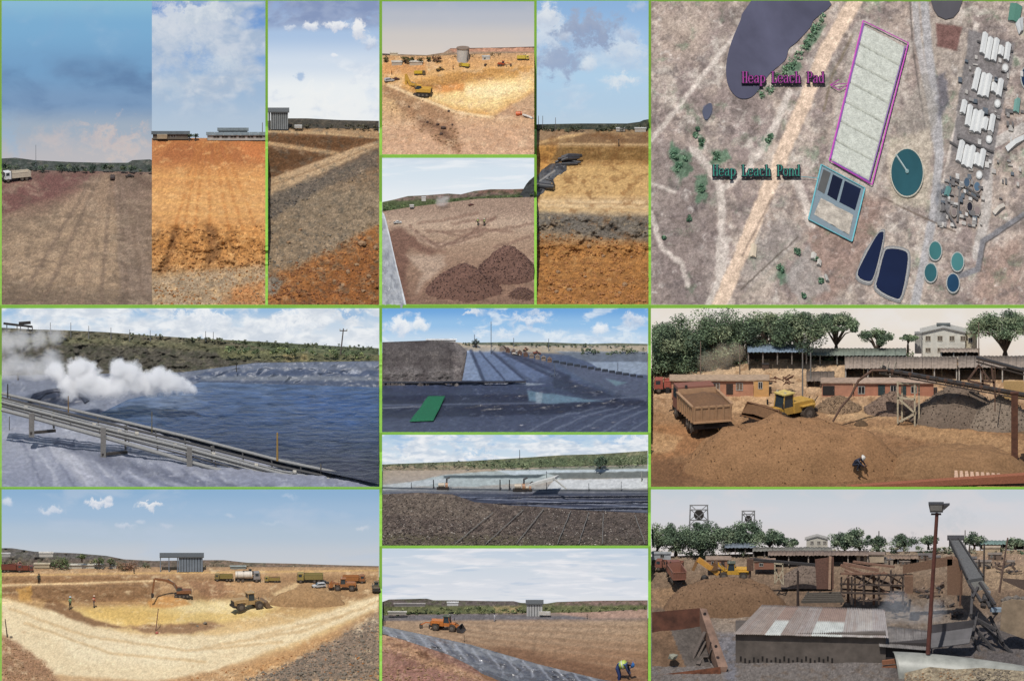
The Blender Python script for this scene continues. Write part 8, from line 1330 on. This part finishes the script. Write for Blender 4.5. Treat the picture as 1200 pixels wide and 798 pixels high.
# big conveyor at the right
t = tag(empty('belt_conveyor', P(1140, 690, 16.)), 'steep grey belt conveyor on brick pier at the right', 'conveyor'); a, b = [P(1112, 636, 20.), P(1123, 636, 20.)], [P(1134, 684, 14.), P(1152, 681, 14.)]
keep(MB().hull([b[0][:], b[1][:], a[1][:], a[0][:], (b[0] + Vector((0, 0, .5)))[:], (b[1] + Vector((0, 0, .5)))[:], (a[1] + Vector((0, 0, .5)))[:], (a[0] + Vector((0, 0, .5)))[:]]).build('belt_trough', mat('belt_grey', (98, 98, 98), .6, var=.2)), t)
for s in (0, 1): keep(MB().beam(b[s] + Vector((0, 0, .6)), a[s] + Vector((0, 0, .6)), .14, .3).build('side_rail', mat('rail_dark', (76, 74, 74))), t)
keep(MB().box(111.2, 112.6, 20, 21.4, P(0, 640, 20.).z, P(0, 632, 20.).z).build('head_house', mat('rail_dark', (0, 0, 0))), t); keep(MB().box(111, 113, 19.8, 21.6, P(0, 632.5, 20.).z, P(0, 632, 20.).z + .1).build('head_roof', mat('rail_dark', (0, 0, 0))), t)
keep(MB().box(111., 112.8, 17., 18.4, P(0, 697, 17.).z, P(0, 655, 17.).z).build('brick_pier', mat('pier_tan', (138, 106, 84), .9, var=.2)), t)
keep(MB().hull([P(1058, 672, 17.)[:], P(1116, 662, 17.)[:], P(1116, 662, 17.8)[:], P(1058, 672, 17.8)[:], P(1058, 662, 17.)[:], P(1116, 651, 17.)[:], P(1116, 651, 17.8)[:], P(1058, 662, 17.8)[:]]).build('side_girder', mat('girder_brown', (136, 104, 82), .85, var=.25)), t)
keep(MB().box(106., 107., 16.6, 17.6, P(0, 694, 17.).z, P(0, 674, 17.).z).build('short_pier', mat('pier_tan', (0, 0, 0))), t)
for q in ([(1136, 684), (1150, 705)], [(1148, 682), (1166, 708)], [(1140, 690), (1138, 720)], [(1155, 700), (1160, 712)], [(1136, 720), (1168, 738)], [(1150, 730), (1186, 765)], [(1142, 735), (1176, 775)], [(1146, 716), (1140, 745)], [(1160, 722), (1175, 752)], [(1178, 760), (1176, 785)], [(1138, 742), (1150, 768)], [(1146, 688), (1140, 700)]): keep(MB().beam(P(*q[0], 11.), P(*q[1], 9.), .3).build('frame_bar', mat('frame_dark', (78, 74, 74), .8, var=.25)), t)
for k, (x, y) in enumerate(((1152, 700), (1158, 704), (1150, 708), (1164, 716), (1155, 694), (1162, 710))): keep(MB().cyl(P(x, y, 10.5), P(x + 5, y + 1, 10.6), .5 - .04 * k, n=10).build('drive_drum', mat('drum_%d' % (k % 3), [(96, 92, 92), (130, 130, 130), (84, 76, 72)][k % 3], .6)), t)
keep(MB().hull([P(1142, 692, 12.)[:], P(1160, 690, 12.)[:], P(1160, 690, 13.)[:], P(1142, 692, 13.)[:], P(1138, 682, 12.)[:], P(1152, 680, 12.)[:], P(1152, 680, 13.)[:], P(1138, 682, 13.)[:]]).build('tail_guard', mat('guard_pale', (150, 148, 142))), t); keep(MB().box(116., 118., 9.5, 10.2, P(0, 717, 9.5).z, P(0, 713, 9.5).z).build('blue_cover', paint((156, 172, 186), False)), t)
# clutter of the plant: low roofs and a steel process frame
XLIM[:] = [76.3, 120.1]
treeline('hedge_belt', 39.4, 764, 1200, [(764, 640), (860, 636), (940, 640), (1200, 638)], 650, 4200, [(78, 90, 68), (66, 78, 58), (96, 104, 82), (120, 116, 96)], .12, 81)
XLIM[:] = [-1e9, 1e9]
rc = random.Random(12); WDS = ['first', 'second', 'third', 'fourth', 'fifth', 'sixth', 'seventh', 'eighth', 'ninth', 'tenth', 'eleventh', 'twelfth']
for i in range(12):
    x = 985 + i * 17.5 + rc.uniform(-4, 4); y = 656 + rc.uniform(-5, 8); w = rc.uniform(12, 22); h = rc.uniform(3.5, 7); c = rc.choice([(150, 134, 118), (128, 108, 94), (166, 150, 132), (112, 100, 92)])
    house('%s low shed from the left in the row behind the beams' % WDS[i], x, min(x + w, 1199), y - h, y, G14.Y(x, y) - .2, .7, c, rc.choice([(142, 128, 116), (168, 160, 150), (118, 110, 106)]), 2.2, name='shed', windows=((x + 3, x + 5, y - h * .8, y - h * .45),), doors=((x + 7, x + 9, y - h * .8, y - .3),), group='low sheds behind the beams')
t = tag(empty('process_frame', P(1005, 705, 21.)), 'dark steel process frame with platforms behind the hut roof', 'steel frame'); fm_ = mat('frame_brown', (88, 74, 66), .85, var=.25)
for x in (986, 998, 1012, 1030, 1044, 1058):
    for dy in (0, 2.): keep(MB().beam(P(x, 708, 20.5 + dy), P(x, 668 + (x % 3) * 4, 20.5 + dy), .22).build('column', fm_), t)
for y in (672, 684, 694): keep(MB().beam(P(984, y, 20.4), P(1060, y + 2, 20.4), .2).build('girder', fm_), t); keep(MB().hull([P(986, y, 20.5)[:], P(1056, y + 2, 20.5)[:], P(1056, y + 2, 22.6)[:], P(986, y, 22.6)[:], P(986, y - 1, 20.5)[:], P(1056, y + 1, 20.5)[:], P(1056, y + 1, 22.6)[:], P(986, y - 1, 22.6)[:]]).build('deck', mat('deck_grey', (110, 102, 96), .9)), t)
for k in range(8): x = 988 + k * 9; keep(MB().beam(P(x, 684, 20.3), P(x + 8, 672, 20.3), .12).build('brace', fm_), t)
for i, (x, y, r) in enumerate(((1092, 700, 1.1), (1108, 712, .8), (1075, 694, .9), (1168, 664, .9), (1184, 672, 1.2), (952, 700, .7), (838, 706, .6), (1120, 724, 1.), (1100, 690, .7))):
    t = tag(empty('scrap_pile', G14.at(x, y)), '%s scrap pile from the hut outwards' % WDS[i], 'scrap', 'scrap piles in the plant yard')
    for k in range(9): a = Vector((rc.uniform(-r, r), rc.uniform(-.4, .4), rc.uniform(0, r * .5))); MB().beam(a, a + Vector((rc.uniform(-r, r), rc.uniform(-.4, .4), rc.uniform(-.2, .6))), rc.uniform(.1, .3)).build('scrap_piece', mat('scrapc_%d' % (k % 3), [(110, 90, 78), (84, 78, 76), (140, 118, 100)][k % 3], .9), t)
# tangle of steel beams in the middle
t = tag(empty('beam_tangle', P(1020, 690, 22.)), 'tangle of rusty beams and posts behind the hut', 'scrap'); rr = random.Random(5)
for q in ([(985, 662), (1056, 690)], [(990, 668), (1050, 700)], [(985, 672), (1040, 672)], [(1002, 668), (1002, 710)], [(1024, 672), (1024, 708)], [(1035, 670), (1058, 684)], [(988, 660), (1030, 668)], [(1046, 676), (1046, 706)], [(985, 690), (1060, 694)], [(994, 676), (994, 705)], [(1012, 672), (1013, 700)], [(1060, 664), (1062, 700)], [(1000, 658), (1048, 664)]): keep(MB().beam(P(*q[0], 22 + rr.uniform(-2, 2)), P(*q[1], 21.5 + rr.uniform(-1.5, 1.5)), rr.uniform(.16, .34)).build('beam', mat('beam_%d' % rr.randrange(3), [(128, 92, 74), (104, 80, 68), (148, 112, 92)][rr.randrange(3)], .85)), t)
for i in range(14): x = rr.uniform(985, 1130); y = rr.uniform(682, 704); keep(MB().beam(P(x, y, 18.), P(x + rr.uniform(-12, 12), y + rr.uniform(-4, 3), 18.5), rr.uniform(.12, .3)).build('loose_bar', mat('loose_%d' % (i % 3), [(112, 92, 80), (92, 78, 70), (156, 130, 110)][i % 3], .9)), t)
for i, (x, yb, yt, c, ln, l) in enumerate(((1153, 680, 637, (84, 74, 68), .1, 'dark post right of the conveyor head'), (1176, 690, 630, (120, 96, 84), 1., 'tall leaning lamp pole near the right edge'), (1147, 676, 655, (76, 66, 62), .1, 'short dark post below the conveyor head'), (1126, 706, 668, (120, 88, 70), .2, 'thin brown pole beside the brick pier'), (1136, 652, 640, (96, 84, 76), .05, 'small post behind the conveyor belt'))): pole(l, x - ln * 5, yb, yt, 15. if i != 4 else 30., .13, c, name='post', cat='post', lean=ln)
t = tag(empty('concrete_tank', P(1190, 735, 9.)), 'cracked concrete tank rim at the right edge', 'tank'); keep(MB().prism([(117.2, P(0, 738, 9.).z), (121., P(0, 752, 9.).z), (121., P(0, 704, 9.).z), (118.5, P(0, 702, 9.).z), (117.4, P(0, 706, 9.).z)], 9., 10.5).build('wall', mat('conc_tan', (162, 142, 118), .95, var=.2, vscale=.7, bump=.3)), t)
for k in range(9): keep(MB().rock(P(1176 + k * 3, 703 - (k % 3), 9.6)[:], .35 + .1 * (k % 3), k).build('rubble_lump', mat('lump_grey', (120, 112, 104), .95)), t)
keep(MB().hull([P(1175, 680, 12.)[:], P(1202, 692, 12.)[:], P(1202, 692, 13.)[:], P(1175, 680, 13.)[:], P(1175, 677, 12.)[:], P(1202, 679, 12.)[:], P(1202, 679, 13.)[:], P(1175, 677, 13.)[:]]).build('tipped_plate', mat('plate_brown', (104, 86, 76), .8)), t)
MB_ = MB(); MB_.hull([P(1090, 742, 8.)[:], P(1140, 735, 8.)[:], P(1140, 735, 8.4)[:], P(1090, 742, 8.4)[:], P(1090, 732, 8.)[:], P(1142, 726, 8.)[:], P(1142, 726, 8.4)[:], P(1090, 732, 8.4)[:]]).hull([P(1090, 760, 7.)[:], P(1136, 754, 7.)[:], P(1140, 735, 8.)[:], P(1090, 742, 8.)[:], P(1090, 759, 7.)[:], P(1136, 753, 7.)[:], P(1140, 734, 8.2)[:], P(1090, 741, 8.2)[:]]); tag(MB_.build('steel_ramp', mat('ramp_dark', (84, 80, 82), .6, var=.25, vscale=.6)), 'dark steel ramp right of the lamp post foot', 'ramp')
# curved metal sheet at the bottom right
n = 40; V, cc = [], []
for j, f in enumerate(np.linspace(0, 1, 16)):
    for u in np.linspace(0, 1, n):
        x = 1046 + u * 156; y0 = 764 + 17 * u ** 1.5 + 0 * u; y1 = 800; ang = f * math.pi * .5; y = y0 + (y1 - y0) * (1 - math.cos(ang)) ; V.append(P(x + 8 * f * (1 - u), y, 1. + 3. * (1 - math.sin(ang)))[:])
o = mesh_np('curved_sheet', np.array(V), grid_faces(16, n), mat('sheet_silver', (172, 172, 162), .45, var=.18, vscale=.5), None); s = o.modifiers.new('t', 'SOLIDIFY'); s.thickness = .1; tag(o, 'curved silver metal sheet along the bottom right', 'metal sheet')
o = sheet('rubble_bank', 1060, 1200, [(1060, 788), (1090, 781), (1120, 784), (1150, 782), (1200, 786)], 800, -1.5, .6, lambda X, Y: Paint(X, Y, (160, 146, 122)).spots(0, (110, 98, 84), 5, .05, .7, 3).grain(.25).c, bump=lambda X, Y: .4 * fbm(X / 6, Y / 5, 5, 5, .65)); rocks('rubble', o, [(1140, 784), (1185, 786), (1185, 799), (1140, 799)], 120, 1.2, 2.8, STONE_G, 760, 800, seed=41); rocks('rubble', o, [(1060, 790), (1140, 785), (1140, 799), (1060, 799)], 90, .8, 2., STONE_T, 760, 800, seed=42)
vol('smoke_haze', (P(1020, 735, 11.5), Vector((112., 17.5, P(0, 690, 14.).z))), [(P(1040, 722, 14)[:], 1.9), (P(1054, 718, 14)[:], 2.), (P(1070, 722, 14)[:], 1.8), (P(1085, 726, 14)[:], 1.5), (P(1050, 706, 14)[:], 1.8), (P(1095, 716, 14)[:], 1.6)], .09, (.92, .94, .97), 'thin grey smoke drifting behind the corrugated roof', .5, .0, .5)
XLIM[:] = [-1e9, 1e9]
# ================================================================== green edging between the terraces
GREEN = mat('green_edging', (148, 206, 70), .6, var=.04)
root = tag(empty('green_edging', P(446, 360, 90)), 'bright green edging strips dividing all the ground plots', 'edging')
def strip(px0, px1, ytop, ybot, Yf):
    n = max(2, int((ybot - ytop) / 2)); rows = np.linspace(ybot, ytop, n); V = []
    for r in rows:
        Y = Yf(r); V += [P(px0, r, Y)[:], P(px1, r, Y)[:], (P(px1, r, Y) + Vector((0, .4, -.5)))[:], (P(px0, r, Y) + Vector((0, .4, -.5)))[:]]
    F = []
    for i in range(n - 1):
        for k in range(4): F.append((i * 4 + k, i * 4 + (k + 1) % 4, i * 4 + 4 + (k + 1) % 4, i * 4 + 4 + k))
    o = mesh_np('edging_strip', np.array(V), F, GREEN, None, smooth_=False); o.parent = root; o.matrix_parent_inverse = Matrix.Translation(-root.location); return o
def prof(Gs, px, Ysky):
    """front of everything that stands along this rim"""
    def f(r):
        ys = [Ysky]
        for G in (Gs if isinstance(Gs, (list, tuple)) else [Gs]):
            i = int(np.clip(np.searchsorted(G.xs, px), 0, len(G.xs) - 1))
            if G.tp[i] <= r <= G.bt[i] + 60: ys.append(G.Y(px, min(r, G.bt[i])))
        return min(ys) - .15
    return f
def hbar(x0, x1, y0, y1, Y):
    a = P(x0, y1, Y); mb = MB(); mb.box(a.x, a.x + (x1 - x0) * .1, Y, Y + .3, a.z, a.z + (y1 - y0) * .1 / C_); o = mb.build('edging_bar', GREEN); o.parent = root; o.matrix_parent_inverse = Matrix.Translation(-root.location)
# ---- the strips themselves
hbar(0, 1201, 0, 2.2, YE + .5)
for x0, x1, y0, y1, Y in ((0, 446, 358, 362.5, 91.5), (446, 762, 357.5, 362.5, 91.5), (762, 1201, 358, 362.5, 91.5), (448, 628, 182, 186, 116.4), (0, 446, 571, 574.5, 45.2), (446, 762, 507, 510.3, 58.2), (446, 762, 639.8, 643.3, 32.7), (762, 1201, 571, 574.5, 45.2)): hbar(x0, x1, y0, y1, Y - .15)
V_ = lambda a, b, y0, y1, G, px, Ys: strip(a, b, y0, y1, prof(G, px, Ys))
V_(0, 2, 1, 360, G1, 3, YE); V_(311, 314, 1, 360, [G2, G3], 312, YE); V_(444.5, 447.8, 1, 184, [G3], 443, YE); V_(444.5, 447.8, 182, 360, [G3, G5], 446, 115.); V_(626, 629, 1, 184, [G6], 630, YE); V_(626, 629, 182, 360, [G5, G6], 628, 115.); V_(760, 763, 1, 360, G6, 759, YE)
V_(0, 2, 360, 573, G8, 3, YN); V_(444.5, 447.8, 360, 509, [G8, G9], 446, YN); V_(444.5, 447.8, 507, 573, [G8, G10, H10], 446, 57.); V_(759.5, 762.8, 360, 509, [G9, G11], 761, YN); V_(759.5, 762.8, 507, 573, [G11, G10, H10], 761, 57.)
V_(444.5, 447.8, 571, 642, [G12, H10], 446, 44.); V_(759.5, 762.8, 571, 642, [H10, G14], 761, 44.)
V_(0, 2, 573, 799, G12, 3, 44.5); V_(444.5, 447.8, 641, 799, [G12, G13, S13], 446, 32.); V_(759.5, 762.8, 641, 799, [G13, G14], 761, 32.)
# ---- the wide plain below the terraces
n = 60; u = np.linspace(-1, 1, n); X, Yy = np.meshgrid(np.sign(u) * u * u * 900 + 60, np.sign(u) * u * u * 900 + 70); Zz = -9. + 1.2 * fbm(X / 40, Yy / 40, 3, 5); cc = lin(np.array([150., 124, 98])) / KL * (1 + .2 * fbm(X / 15, Yy / 15, 4, 9))[..., None]
o = mesh_np('terrain', np.stack([X, Yy, Zz], -1).reshape(-1, 3), grid_faces(n, n), ground_mat(), None, cc.reshape(-1, 3)); o['kind'] = 'structure'
